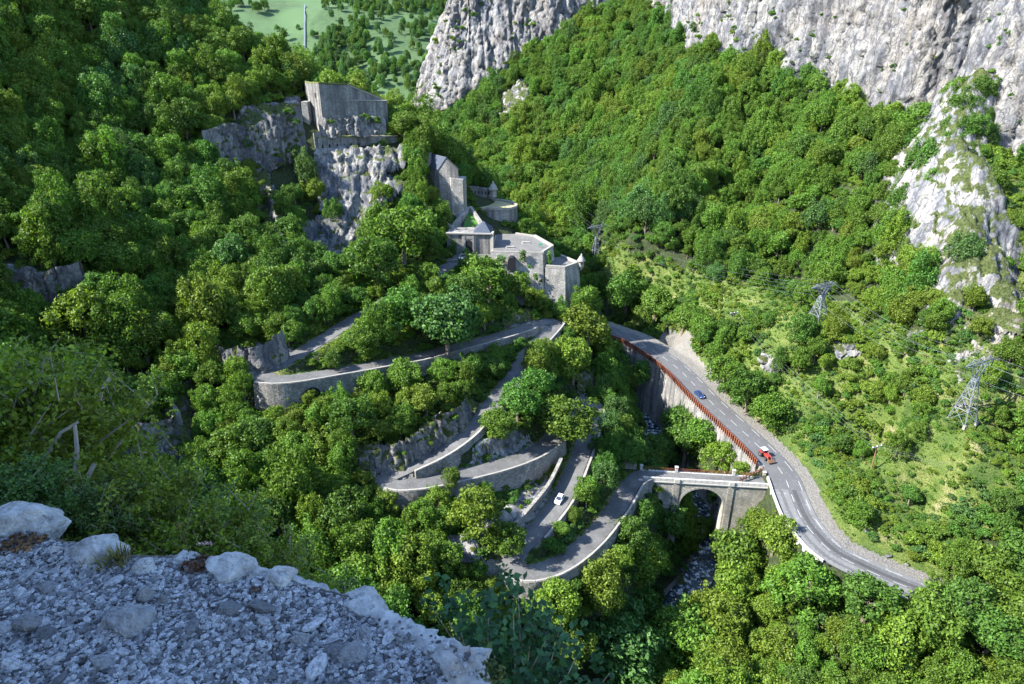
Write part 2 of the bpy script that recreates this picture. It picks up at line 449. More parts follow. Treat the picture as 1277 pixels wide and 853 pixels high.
RIVER = smooth_line([P(730, 400, 26), P(775, 440, 21), P(800, 480, 17), P(806, 515, 14), P(822, 570, 10), P(852, 612, 7), P(872, 640, 5), P(885, 685, 1.5), P(868, 725, 0), P(845, 752, -1),
                     np.array([30, 122, -2.]), np.array([20, 100, -3.]), np.array([12, 70, -4.]), np.array([15, 30, -5.]), np.array([22, -60, -7.])])
OLD_W, MAIN_W = 5.2, 10.0
def normals2(line):
    t = np.gradient(line[:, :2], axis=0); t /= np.linalg.norm(t, axis=1)[:, None] + 1e-9
    return np.stack([t[:, 1], -t[:, 0]], 1)     # to the right of travel
NO, NM, NR = normals2(OLD), normals2(MAIN), normals2(RIVER)

def old_range(a, b):
    """indices of OLD between the spots seen nearest to two pixel positions"""
    px, py, _ = project(OLD)
    return tuple(sorted(int(np.argmin((px - q[0]) ** 2 + (py - q[1]) ** 2)) for q in (a, b)))

# ------------------------------------------------------------------ terrain
ctrl = []
def C(*p): ctrl.append(np.array(p, float))
def CP(px, py, z): ctrl.append(P(px, py, z))
def CY(px, py, Y, dz=0): q = PY(px, py, Y); q[2] += dz; ctrl.append(q)
for i in range(0, len(OLD), 5): C(*OLD[i])
for i in range(0, len(MAIN), 8): C(*MAIN[i])
for i in range(0, len(RIVER), 6): C(RIVER[i][0], RIVER[i][1], RIVER[i][2] - 0.6)
for i in range(0, len(RIVER), 12):          # banks
    for s, dz in ((-9, 3), (9, 3)):
        q = RIVER[i][:2] + NR[i] * s
        if np.min(np.linalg.norm(MAIN[:, :2] - q, axis=1)) > 8 and np.min(np.linalg.norm(OLD[:, :2] - q, axis=1)) > 8: C(q[0], q[1], RIVER[i][2] + dz)
# walls below the old road: (from pixel, to pixel, side, height at both ends)
WALLS = [((804, 592), (640, 709), -1, 7.0, 6.0), ((664, 668), (739, 512), 1, 2.6, 4.0), ((690, 545), (486, 604), -1, 7.5, 6.5),
         ((512, 580), (650, 455), 1, 1.8, 3.0), ((655, 447), (690, 403), 1, 6.5, 6.0), ((660, 408), (532, 444), -1, 3.0, 4.5), ((530, 444), (330, 473), -1, 5.0, 9.0)]
def wall_range(w):
    a, b = w[0], w[1]
    px, py, _ = project(OLD)
    i = int(np.argmin((px - a[0]) ** 2 + (py - a[1]) ** 2)); j = int(np.argmin((px - b[0]) ** 2 + (py - b[1]) ** 2))
    return i, j
wallside = np.zeros((len(OLD), 2))           # [left, right] wall height
for w in WALLS:
    i, j = wall_range(w)
    for k in range(i, j + 1):
        h = w[3] + (w[4] - w[3]) * (k - i) / max(1, j - i)
        wallside[k, 0 if w[2] < 0 else 1] = h
        if k % 5 == 0:
            q = OLD[k][:2] + NO[k] * w[2] * (OLD_W / 2 + 3.2)
            if np.min(np.linalg.norm(OLD[:, :2] - q, axis=1)) > OLD_W / 2 + 2: C(q[0], q[1], OLD[k][2] - h)
for k in range(0, len(MAIN), 8):             # verge and slope right of the main road, drop on its left
    for d, dz in ((9.5, 0.8), (16, 5), (40, 24), (75, 47), (115, 74), (150, 100)):
        q = MAIN[k][:2] - NM[k] * d
        if k > 12: C(q[0], q[1], MAIN[k][2] + dz)
    q = MAIN[k][:2] + NM[k] * 8.2
    if MAIN[k][1] > 150: C(q[0], q[1], MAIN[k][2] - 8)
# bench between river and main road, near bottom
CP(1000, 760, 15); CP(950, 800, 9); CP(1100, 800, 17); CP(1277, 853, 19); CP(1040, 853, 10); CP(930, 690, 13); CP(955, 655, 18); C(60, 60, 2); C(90, 50, 8); C(130, 40, 20); C(60, 0, 0); C(120, -40, 20)
# right slope further off
CY(1200, 528, 196); CY(1018, 404, 262); CY(742, 336, 330); CY(905, 300, 300); CY(870, 25, 480); CY(800, 150, 420); CY(760, 230, 390); CY(700, 200, 440); CY(650, 215, 440); CY(620, 150, 500)
CY(1250, 440, 200); CY(1277, 640, 150); CY(1150, 620, 150); CY(1090, 590, 172); CY(960, 400, 255); CY(1010, 480, 215)
CY(560, 128, 560); CY(640, 70, 560); CY(700, 60, 540); CY(590, 195, 480); CY(530, 150, 560, -15)
C(-60, 520, 60); C(-20, 400, 50); C(-100, 480, 85); C(-40, 620, 60); C(-60, 700, 55); C(-250, 690, 110); C(100, 640, 190); C(250, 560, 240); C(420, 500, 290); C(-10, 330, 45); C(10, 300, 40)
C(350, 300, 230); C(420, 200, 250); C(300, 120, 130); C(240, 60, 70); C(400, 0, 180)
# fort spur
CY(576, 326, 243, -0.5); CY(560, 322, 250, 1); CY(650, 318, 246, -2); CY(690, 330, 246, -4); CY(640, 290, 268, -1); CY(650, 389, 228, -1); CY(705, 392, 228, -2); C(2, 237, 55); C(10, 236.5, 54.5); C(18, 234, 54); C(-4, 239, 58); CY(728, 385, 234, -3)
CY(415, 325, 243); CY(465, 330, 238, -2); CY(440, 195, 270); CY(500, 200, 272); CY(385, 300, 247); CY(400, 168, 280); CY(470, 165, 284); CY(427, 130, 300, -2); CY(500, 150, 290, -4)
CY(545, 205, 275); CY(577, 258, 272); CY(615, 250, 286); CY(604, 287, 265); CY(622, 287, 266, -1); CY(640, 286, 268, -2); CY(655, 285, 274, -6); CY(520, 280, 252); CY(500, 330, 230, -1); CY(530, 300, 245)
CY(590, 245, 288); CY(600, 225, 300, -4); CY(560, 185, 298, -5); CY(480, 125, 320, -12); CY(430, 110, 330, -14)
CY(735, 350, 262, -8); CY(720, 330, 264, -10); CY(700, 300, 290, -14); CY(665, 265, 300, -12)
# left hill
CY(380, 92, 300, -7); CY(330, 60, 312, -7); CY(290, 35, 318, -8); CY(230, 2, 325, -8); CY(365, 175, 272); CY(345, 205, 262); CY(320, 215, 258, -2); CY(300, 190, 262); CY(310, 140, 276); CY(355, 140, 282)
CY(330, 240, 250); CY(350, 280, 236); CY(250, 200, 250); CY(100, 220, 225); CY(170, 120, 265); CY(60, 100, 250); CY(200, 300, 212); CY(100, 300, 192); CY(40, 330, 178, 3); CY(40, 378, 172); CY(100, 370, 175)
CY(250, 380, 195); CY(300, 400, 187); CY(180, 400, 180); CY(280, 470, 168); CY(310, 430, 180); CY(150, 460, 165); CY(240, 520, 158); CY(215, 560, 150); CY(90, 480, 158)
C(-200, 280, 190); C(-260, 200, 196); C(-240, 120, 160); C(-300, 330, 225); C(-160, 330, 195); C(-220, 420, 215); C(-180, 560, 70); C(-140, 420, 95); C(-200, 500, 95); C(-120, 380, 105); C(-320, 60, 215); C(-170, 60, 140); C(-120, 90, 105); C(-90, 60, 120); C(-110, 20, 175); C(-340, 600, 190); C(-320, -50, 340)
# gully and foot of the near hill
CP(450, 680, 37); CP(560, 765, 28); CP(350, 640, 40); CP(300, 590, 46); CP(610, 740, 29); CP(400, 560, 50); CP(420, 530, 54); CP(510, 680, 36); CP(500, 500, 54); CP(460, 560, 50); CP(580, 660, 39); CP(620, 640, 41)
C(-70, 100, 42); C(-40, 85, 32); C(-10, 80, 20); C(-100, 110, 70)
C(0, 14, 118); C(-16, 16, 118); C(-34, 30, 100); C(-50, 60, 60); C(-5, 40, 70); C(20, 20, 90); C(30, 50, 30); C(45, 0, 90); C(8, 8, 128); C(60, -40, 100); C(-70, 80, 65)
C(-24, 2, 165); C(-40, -6, 205); C(-70, -5, 230); C(-40, 12, 150); C(-30, -40, 230); C(0, -40, 220); C(30, -40, 190); C(-120, -50, 260); C(0, -12, 165); C(14, -10, 150)
ctrl = np.array(ctrl)
_keep = []
for i, c in enumerate(ctrl):                 # drop near-duplicates
    if all((c[0] - ctrl[j][0]) ** 2 + (c[1] - ctrl[j][1]) ** 2 > 4 for j in _keep): _keep.append(i)
ctrl = ctrl[_keep]
_c2 = 2.0 ** 2
_D = np.sqrt(((ctrl[:, None, :2] - ctrl[None, :, :2]) ** 2).sum(-1) + _c2)
_n = len(ctrl)
_A = np.zeros((_n + 1, _n + 1)); _A[:_n, :_n] = _D + np.eye(_n) * -0.3; _A[:_n, _n] = 1; _A[_n, :_n] = 1
_w = np.linalg.solve(_A, np.concatenate([ctrl[:, 2], [0]]))
def base_height(x, y):
    x = np.asarray(x, float).ravel(); y = np.asarray(y, float).ravel(); out = np.empty(len(x))
    for i in range(0, len(x), 20000):
        d = np.sqrt((x[i:i+20000, None] - ctrl[None, :, 0]) ** 2 + (y[i:i+20000, None] - ctrl[None, :, 1]) ** 2 + _c2)
        out[i:i+20000] = d @ _w[:_n] + _w[_n]
    return out
def nearest(line, x, y):
    idx = np.empty(len(x), int); dist = np.empty(len(x))
    lx, ly = line[:, 0].astype(np.float32), line[:, 1].astype(np.float32)
    for i in range(0, len(x), 20000):
        d = (x[i:i+20000, None].astype(np.float32) - lx) ** 2 + (y[i:i+20000, None].astype(np.float32) - ly) ** 2
        k = d.argmin(1); idx[i:i+20000] = k; dist[i:i+20000] = np.sqrt(d[np.arange(len(k)), k])
    return idx, dist
# rock, grass and scree patches, outlined where they lie on the ground
ROCK_ZONES = [
    [(300, 135), (372, 128), (382, 190), (350, 200), (300, 215), (268, 225), (270, 200), (300, 185)],
    [(308, 215), (330, 205), (350, 270), (362, 330), (345, 330), (322, 250)],
    [(392, 190), (510, 185), (505, 215), (480, 220), (520, 240), (470, 260), (455, 300), (420, 335), (385, 330), (372, 285), (400, 270)],
    [(272, 430), (365, 432), (362, 445), (320, 468), (285, 470)],
    [(428, 560), (500, 555), (545, 520), (585, 500), (600, 505), (580, 535), (530, 570), (440, 592)],
    [(150, 560), (195, 540), (220, 480), (245, 485), (248, 560), (215, 590), (150, 590)],
    [(0, 325), (60, 345), (105, 340), (105, 365), (85, 378), (0, 376)],
    [(0, 235), (25, 245), (35, 280), (0, 265)],
    [(620, 130), (650, 100), (668, 120), (640, 160), (618, 165)], [(735, 100), (752, 88), (745, 118), (735, 122)],
    [(715, 470), (750, 458), (748, 480), (722, 498)], [(640, 535), (675, 545), (640, 560), (575, 575), (590, 560)],
    [(0, 0), (1, 0), (1, 1), (0, 1)], [(625, 400), (660, 388), (668, 400), (630, 412)],
    [(0, 0), (1, 0), (1, 1), (0, 1)],
    [(520, 130), (535, 60), (556, 0), (760, 0), (700, 35), (640, 60), (610, 95), (560, 122)],
    [(950, 440), (975, 455), (965, 470), (948, 462)], [(1040, 430), (1080, 425), (1075, 445), (1045, 450)],
    [(590, 665), (620, 640), (690, 590), (690, 620), (640, 690)], [(545, 670), (590, 668), (600, 700), (560, 700)], [(880, 650), (905, 600), (905, 690), (890, 690)],
    [(0, 0), (1, 0), (1, 1), (0, 1)], [(1195, 400), (1277, 380), (1277, 425), (1240, 420)]]
GRASS_ZONES = [
    [(735, 296), (800, 318), (900, 350), (1040, 372), (1140, 420), (1277, 430), (1277, 610), (1215, 690), (1130, 738), (1050, 690), (1000, 600), (960, 530), (900, 470), (870, 420), (820, 400), (770, 395), (740, 350)],
    [(1160, 250), (1277, 150), (1277, 430), (1180, 430)], [(640, 380), (740, 380), (740, 392), (640, 392)],
    [(480, 480), (545, 470), (560, 500), (500, 530), (470, 520)], [(600, 670), (700, 580), (690, 560), (600, 640)],
    [(340, 470), (420, 470), (540, 445), (540, 425), (440, 445), (380, 455)], [(560, 330), (560, 318), (625, 300), (640, 320)]]
SCREE_ZONES = [[(805, 432), (830, 412), (865, 412), (870, 440), (905, 475), (885, 480), (850, 450)], [(930, 560), (958, 590), (958, 598), (925, 600), (900, 560), (915, 550)],
               [(598, 705), (625, 690), (650, 735), (600, 735)]]
FULL_GRASS = lambda x, y: None
def terrain_height(x, y, detail=True):
    z = base_height(x, y)
    iO, dO = nearest(OLD, x, y); iM, dM = nearest(MAIN, x, y); iR, dR = nearest(RIVER, x, y)
    px, py, dep = project(np.stack([x, y, z], 1))
    vis = dep > 20
    px = px + 7 * fbm(x / 7, y / 7, 3.1, 4) * 1.6; py = py + 7 * fbm(x / 7, y / 7, 8.1, 4) * 1.6
    rock = np.zeros(len(x), bool)
    for p in ROCK_ZONES: rock |= in_poly(px, py, p) & vis
    grass = np.zeros(len(x), bool)
    for p in GRASS_ZONES: grass |= in_poly(px, py, p) & vis
    scree = np.zeros(len(x), bool)
    for p in SCREE_ZONES: scree |= in_poly(px, py, p) & vis
    far = sstep((np.minimum(np.minimum(dO - 4, dM - 8), dR - 4)) / 12)
    z = z + far * (2.2 * fbm(x / 32, y / 32, 0.3, 3)) + sstep(np.minimum(dO - 4, dM - 9) / 3) * 0.5 * fbm(x / 5, y / 5, 1.7, 3)
    rk = sstep(np.minimum(dO - 3.2, dM - 9) / 3)
    z = z + rock * rk * (1.6 * ridged(x / 11, y / 11, z / 9, 4) + 0.7 * ridged(x / 3.2, y / 3.2, z / 4, 3))
    # river bed
    t = sstep((dR - 4.0) / 3.5)
    z = np.where(dR < 7.5, (RIVER[iR, 2] - 0.7) * (1 - t) + z * t, z)
    # main road bench: verge on the right (east) side, wall on the left
    sgn = ((np.stack([x, y], 1) - MAIN[iM, :2]) * NM[iM]).sum(1)     # >0: towards the river
    half = np.where(sgn > 0, MAIN_W / 2 + 0.9, MAIN_W / 2 + 3.6)
    bl = np.where(sgn > 0, 0.05, 3.0)
    t = sstep((dM - half) / bl); t = np.where(dM < half, 0, t)
    z = np.where(dM < half + bl, (MAIN[iM, 2] - 0.18) * (1 - t) + z * t, z)
    z = np.where((sgn > 0) & (dM >= half + bl) & (dM < half + 6), np.minimum(z, MAIN[iM, 2] - 1.2), z)
    # old road bench
    sgo = ((np.stack([x, y], 1) - OLD[iO, :2]) * NO[iO]).sum(1)
    hw = np.where(sgo > 0, wallside[iO, 1], wallside[iO, 0])
    half = OLD_W / 2 + np.where(hw > 0, 0.5, 1.1)
    bl = np.where(hw > 0, 0.05, 2.0)
    t = sstep((dO - half) / bl); t = np.where(dO < half, 0, t)
    zb = np.where((hw > 0) & (dO > half), np.minimum(z, OLD[iO, 2] - 0.6 * hw), z)
    zb = np.where((hw > 0) & (dO > half + 3.0), z, zb)
    z = np.where(dO < half + 3.1, (OLD[iO, 2] - 0.15) * (1 - t) + zb * t, z)
    # keep clear of the ledge the camera stands on
    rc = np.hypot(x, y - 0.5)
    z = np.where((rc < 16) & (x > -9), np.minimum(z, 145.0 - np.maximum(0, y - 0.5) * 3.2), z)
    verge = ((sgn <= 0) & (dM < MAIN_W / 2 + 3.3)) | scree
    roadside = (dO < OLD_W / 2 + 1.2) & ~(dO < OLD_W / 2)
    cov = np.zeros((len(x), 4), np.float32); cov[:, 3] = 1
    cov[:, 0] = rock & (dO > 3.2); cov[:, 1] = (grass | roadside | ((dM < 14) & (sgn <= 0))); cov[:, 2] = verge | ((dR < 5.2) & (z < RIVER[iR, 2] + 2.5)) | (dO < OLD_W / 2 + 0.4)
    return z, cov, dict(rock=rock, grass=grass, scree=scree, dO=dO, dM=dM, dR=dR, px=px, py=py, dep=dep)
gx = np.concatenate([np.arange(-340, -95, 3.0), np.arange(-95, 150, 0.8), np.arange(150, 440, 3.0)])
gy = np.concatenate([np.arange(-70, 95, 3.0), np.arange(95, 300, 0.8), np.arange(300, 720, 3.5)])
X, Y = np.meshgrid(gx, gy)
TZ, TC, TI = terrain_height(X.ravel(), Y.ravel())
def grid_faces(ny, nx):
    i = np.arange(ny - 1)[:, None] * nx + np.arange(nx - 1)[None, :]; i = i.ravel()
    return np.stack([i, i + 1, i + nx + 1, i + nx], 1)
TZ2 = TZ.reshape(X.shape)
def ground(x, y):
    """height of the finished ground at x, y (arrays)"""
    x = np.atleast_1d(np.asarray(x, float)); y = np.atleast_1d(np.asarray(y, float))
    i = np.clip(np.searchsorted(gx, x) - 1, 0, len(gx) - 2); j = np.clip(np.searchsorted(gy, y) - 1, 0, len(gy) - 2)
    u = np.clip((x - gx[i]) / (gx[i + 1] - gx[i]), 0, 1); v = np.clip((y - gy[j]) / (gy[j + 1] - gy[j]), 0, 1)
    return (TZ2[j, i] * (1 - u) * (1 - v) + TZ2[j, i + 1] * u * (1 - v) + TZ2[j + 1, i] * (1 - u) * v + TZ2[j + 1, i + 1] * u * v)

def hit(px, py, tmin=40.0, tmax=900.0):
    """where the sight line through a spot of the photograph meets the ground"""
    d = ray(px, py); d = d / np.linalg.norm(d)
    t = np.arange(tmin, tmax, 0.7)
    z = CAMZ + d[2] * t
    g = ground(d[0] * t, d[1] * t)
    k = np.nonzero(z < g)[0]
    if len(k) == 0: return None
    a = t[k[0]]
    return np.array([d[0] * a, d[1] * a, float(ground(d[0] * a, d[1] * a)[0])])

# raised ground behind the cliffs on the right and far left; the foot of each cliff stands where the forest ends
def foot(px, py, Yf):
    p = hit(px, py)
    return p if p is not None and p[1] < Yf + 60 else PY(px, py, Yf)
CLIFF_MAIN = [foot(*a) for a in [(800, 8, 500), (845, 30, 460), (900, 58, 440), (960, 85, 420), (1040, 112, 385), (1085, 135, 350), (1118, 152, 322), (1150, 150, 315), (1195, 135, 318), (1240, 150, 305), (1330, 185, 285)]]
CLIFF_MASSIF = [PY(*a) for a in [(548, 126, 575), (560, 120, 555), (580, 110, 550), (605, 92, 552), (640, 62, 560), (690, 40, 565), (740, 5, 580)]]
print('CLIFF', [tuple(int(v) for v in p) for p in CLIFF_MAIN])
def cliff_lift(x, y, line, lift, off, wid):
    ln = smooth_line(line, 3.0); i, d = nearest(ln, x, y); n = normals2(ln)
    s = -((np.stack([x, y], 1) - ln[i, :2]) * n[i]).sum(1)
    ends = (i > 0) & (i < len(ln) - 1)
    return np.where(ends, lift * sstep((s - off) / wid) * sstep(np.minimum(i, len(ln) - 1 - i) / 16), 0)
TZ = TZ + cliff_lift(X.ravel(), Y.ravel(), CLIFF_MAIN, 60, 6, 22) + cliff_lift(X.ravel(), Y.ravel(), CLIFF_MASSIF, 90, 8, 40)
TZ2 = TZ.reshape(X.shape)
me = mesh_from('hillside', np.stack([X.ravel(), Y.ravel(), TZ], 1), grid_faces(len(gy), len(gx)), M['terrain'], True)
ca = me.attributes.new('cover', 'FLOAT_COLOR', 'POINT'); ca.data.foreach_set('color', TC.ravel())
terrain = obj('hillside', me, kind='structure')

# ------------------------------------------------------------------ roads and river
def ribbon(name, line, nrm, w, mat, dz=0.0, cols=5, wl=None, wr=None, crown=0.0):
    a = np.linspace(-1, 1, cols)
    wl = w / 2 if wl is None else wl; wr = w / 2 if wr is None else wr
    off = np.where(a < 0, a * wl, a * wr)
    v = line[:, None, :2] + nrm[:, None, :] * off[None, :, None] * np.ones((1, 1, 1))
    z = line[:, 2][:, None] + dz + crown * (1 - a[None, :] ** 2)
    v = np.concatenate([v, (z * np.ones((1, cols)))[..., None]], 2).reshape(-1, 3)
    return obj(name, mesh_from(name, v, grid_faces(len(line), cols)[:, ::-1], mat, True), kind='structure')
old_road = ribbon('old_road', OLD, NO, OLD_W, M['oldroad'], 0.0)
main_road = ribbon('main_road', MAIN, NM, MAIN_W - 1.2, M['road'], 0.0, crown=0.08)

# ------------------------------------------------------------------ cliffs
def cliff_sheet(name, line, H, lean, mat, step=1.2, amp=1.0, sink=8, ends=True, fs=1.0):
    ln = smooth_line(line, step); nr = -normals2(ln) * -1.0
    nv = int((H + sink) / step)
    v = np.linspace(-sink, H, nv)
    # lean and relief
    x = ln[:, 0][None, :] + np.zeros((nv, 1)); y = ln[:, 1][None, :] + np.zeros((nv, 1)); z = ln[:, 2][None, :] + v[:, None]
    back = np.maximum(v, 0)[:, None] * tan(lean)
    X_, Y_, Z_ = x / fs, y / fs, z / fs
    d = fs * amp * (3.5 * ridged(X_ / 30, Y_ / 30, Z_ / 70, 3) + 1.15 * crags(X_, Y_, Z_) + 0.7 * ridged(X_ / 2.4, Y_ / 2.4, Z_ / 4, 3))
    d = d - fs * amp * 2.6 * (1 - sstep(np.abs(perlin(X_ / 11 + .3, Y_ / 11, Z_ / 110)) / .07)) - fs * amp * 1.4 * (1 - sstep(np.abs(perlin(X_ / 5 + 4.3, Y_ / 5, Z_ / 45)) / .07))
    if ends:
        e = np.minimum(1, np.minimum(np.arange(len(ln)), np.arange(len(ln))[::-1]) / 10)[None, :]; d = d * e
    o = d - back
    x = x + nr[None, :, 0] * o; y = y + nr[None, :, 1] * o
    x = x + 0.5 * perlin(x / 4, y / 4, z / 4 + 9); z = z + 0.9 * perlin(x / 5, y / 5 + 3, z / 5)
    V_ = np.stack([x, y, z], 2).reshape(-1, 3); F_ = grid_faces(nv, len(ln))
    q = V_[F_]; nn = np.cross(q[:, 2] - q[:, 0], q[:, 3] - q[:, 1]); nn /= np.linalg.norm(nn, axis=1)[:, None] + 1e-9
    c_ = q.mean(1); k = np.nonzero((np.abs(nn[:, 2]) > .42) & (fbm(c_[:, 0] / 22, c_[:, 1] / 22, c_[:, 2] / 22, 3) > .02))[0]
    LEDGES.append(c_[np.random.default_rng(len(LEDGES)).permutation(k)[:int(len(F_) * .016)]])
    return obj(name, mesh_from(name, V_, F_, mat, False), kind='structure')
LEDGES = []
cliff_sheet('cliff', CLIFF_MAIN, 92, radians(9), M['cliff'], 1.0)
MASS = [PY(*a) for a in [(590, 118, 720), (548, 124, 650), (524, 132, 590), (542, 128, 556), (575, 114, 545), (605, 95, 546), (640, 66, 552), (690, 44, 556), (730, 20, 565), (770, 0, 575)]]
cliff_sheet('limestone_massif', MASS, 115, radians(24), M['cliff'], 1.2, 1.3)
def small_cliff(name, px_line, H, lean=0.12, amp=0.35, step=0.45, mat='cutrock', sink=2.0, dz=0.0):
    pts = [hit(*a) for a in px_line]
    pts = [p + np.array([0, 0, dz]) for p in pts if p is not None]
    return cliff_sheet(name, pts, H, lean, M[mat], step, amp * 2.2, sink, True, 0.42)
# white rib on the right
def rib_mesh():
    crest = [hit(*a) for a in [(1190, 118), (1165, 170), (1142, 215), (1150, 270), (1172, 320), (1190, 360), (1190, 405)]]
    crest = smooth_line([c for c in crest if c is not None], 1.0)
    lo = crest[:, :2].min(0) - 26; hi = crest[:, :2].max(0) + 26
    ax, ay = np.arange(lo[0], hi[0], 0.6), np.arange(lo[1], hi[1], 0.6)
    x, y = np.meshgrid(ax, ay); xr, yr = x.ravel(), y.ravel()
    i, d = nearest(crest, xr, yr); n = normals2(crest)
    s = ((np.stack([xr, yr], 1) - crest[i, :2]) * n[i]).sum(1)
    wid = np.where(s * 1 > 0, 11, 20) * (1 + 0.25 * perlin(xr / 14, yr / 14, 0.5))
    h = 13 * np.clip(1 - (d / wid) ** 2, -0.4, 1) * sstep(np.minimum(i, len(crest) - 1 - i) / 14 + 0.15)
    h = h + 0.8 * crags(xr / .6, yr / .6, xr * 0 + 3) + 1.2 * ridged(xr / 5, yr / 5, 3.3, 4) - 2.2
    z = ground(xr, yr) + h - 1.2
    f = grid_faces(len(ay), len(ax))
    keep = (h[f].max(1) > 0.2) & ((d / wid)[f].max(1) < 1.05)
    return obj('limestone_spur', mesh_from('limestone_spur', np.stack([xr, yr, z], 1), f[keep], M['spur'], False), kind='structure')
rib_mesh()
small_cliff('quarried_rock', [(268, 224), (300, 213), (322, 215), (345, 202), (352, 200), (384, 188)], 16, 0.15, 0.5)
small_cliff('rock_outcrop', [(312, 262), (335, 258), (345, 290), (352, 330)], 7, 0.3, 0.4)
small_cliff('cut_rock_face', [(272, 468), (300, 468), (330, 462), (362, 445)], 8, 0.2, 0.4)
small_cliff('cut_rock_face', [(432, 592), (470, 590), (505, 578), (545, 555), (590, 522)], 7, 0.3, 0.45)
small_cliff('shaded_rock', [(155, 590), (200, 585), (225, 575), (246, 560)], 13, 0.35, 0.8)
small_cliff('shaded_rock_wall', [(-10, 377), (40, 377), (85, 374), (108, 362)], 8, 0.1, 0.4)
small_cliff('shaded_rock', [(-5, 285), (18, 287), (36, 283)], 7, 0.2, 0.5)
def rock_patch(name, poly, amp=1.0, mat='cutrock', step=0.5, push=1.0, lift=0.3):
    """a craggy skin over a steep piece of ground"""
    c = [hit(*q) for q in poly]; c = np.array([q for q in c if q is not None])
    lo, hi = c[:, :2].min(0) - 2, c[:, :2].max(0) + 2
    ax, ay = np.arange(lo[0], hi[0], step), np.arange(lo[1], hi[1], step)
    x, y = np.meshgrid(ax, ay); x, y = x.ravel(), y.ravel(); z = ground(x, y)
    px, py, _ = project(np.stack([x, y, z], 1))
    px = px + 6 * fbm(x / 4, y / 4, 1.1, 3); py = py + 6 * fbm(x / 4, y / 4, 6.1, 3)
    ins = in_poly(px, py, poly)
    d = amp * (crags(x / .5, y / .5, z / .5) * .42 + .5 * ridged(x / 7, y / 7, z / 10, 3) - .5)
    f = grid_faces(len(ay), len(ax)); f = f[ins[f].all(1)]
    e = .9
    gx_ = (ground(x + e, y) - ground(x - e, y)) / (2 * e); gy_ = (ground(x, y + e) - ground(x, y - e)) / (2 * e)
    nn = np.stack([-gx_, -gy_, np.ones(len(x))], 1); nn /= np.linalg.norm(nn, axis=1)[:, None]
    v = np.stack([x, y, z + lift], 1) + nn * (d * push)[:, None]
    obj(name, mesh_from(name, v, f, M[mat], False), kind='structure')
rock_patch('crag', ROCK_ZONES[2], 1.5, 'crag', .5)
for zi, am, mt in ((0, .9, 'cutrock'), (1, .9, 'cutrock'), (4, .9, 'cutrock'), (5, 1.4, 'cutrock'), (10, .8, 'cutrock'), (11, .6, 'cutrock'), (13, .7, 'cutrock'), (8, 1.3, 'spur'), (9, 1.2, 'spur'), (16, .6, 'spur'), (17, .5, 'spur'), (20, .8, 'cutrock'), (22, 1.0, 'spur')): rock_patch('rock_outcrop', ROCK_ZONES[zi], am, mt, .5)
small_cliff('rock_outcrop', [(636, 160), (655, 140), (668, 120)], 9, 0.4, 0.6, 0.9, 'spur')

# ------------------------------------------------------------------ the far hill
def far_hill():
    ax, ay = np.arange(-900, 260, 12.0), np.arange(760, 2300, 12.0)
    x, y = np.meshgrid(ax, ay); xr, yr = x.ravel(), y.ravel()
    z = 20 + (yr - 760) * 0.40 + 28 * fbm(xr / 260, yr / 260, 0.7, 4) + 22 * ridged(xr / 330 + yr / 900, yr / 700, 2.2, 3) - 0.00006 * (xr + 150) ** 2 * 0
    z = z + 60 * sstep((xr + 150) / 600) * sstep((yr - 900) / 600)
    return ax, ay, xr, yr, z
fax, fay, fxr, fyr, fz = far_hill()
mf = Mat('far meadow'); v = mf.pos()
mf.base(mf.mix(mf.ramp(mf.noise(v, 0.012, 6, 0.6), [(0.42, 0.0), (0.56, 1.0)]), mf.mix(mf.ramp(mf.noise(v, 0.16, 6, 0.75), [(0.42, 0.7), (0.58, 0.0)]), mf.ramp(mf.noise(v, 0.05, 6, 0.7), [(0.3, (0.028, 0.060, 0.022)), (0.7, (0.062, 0.094, 0.034))]), (0.024, 0.05, 0.018)), (0.05, 0.09, 0.034)), 0.95)
obj('far_hill', mesh_from('far_hill', np.stack([fxr, fyr, fz], 1), grid_faces(len(fay), len(fax)), mf.m, True), kind='structure')
def far_ground(x, y):
    i = np.clip(((x - fax[0]) / 12).astype(int), 0, len(fax) - 2); j = np.clip(((y - fay[0]) / 12).astype(int), 0, len(fay) - 2)
    Z = fz.reshape(len(fay), len(fax)); u = (x - fax[i]) / 12; w = (y - fay[j]) / 12
    return Z[j, i] * (1 - u) * (1 - w) + Z[j, i + 1] * u * (1 - w) + Z[j + 1, i] * (1 - u) * w + Z[j + 1, i + 1] * u * w

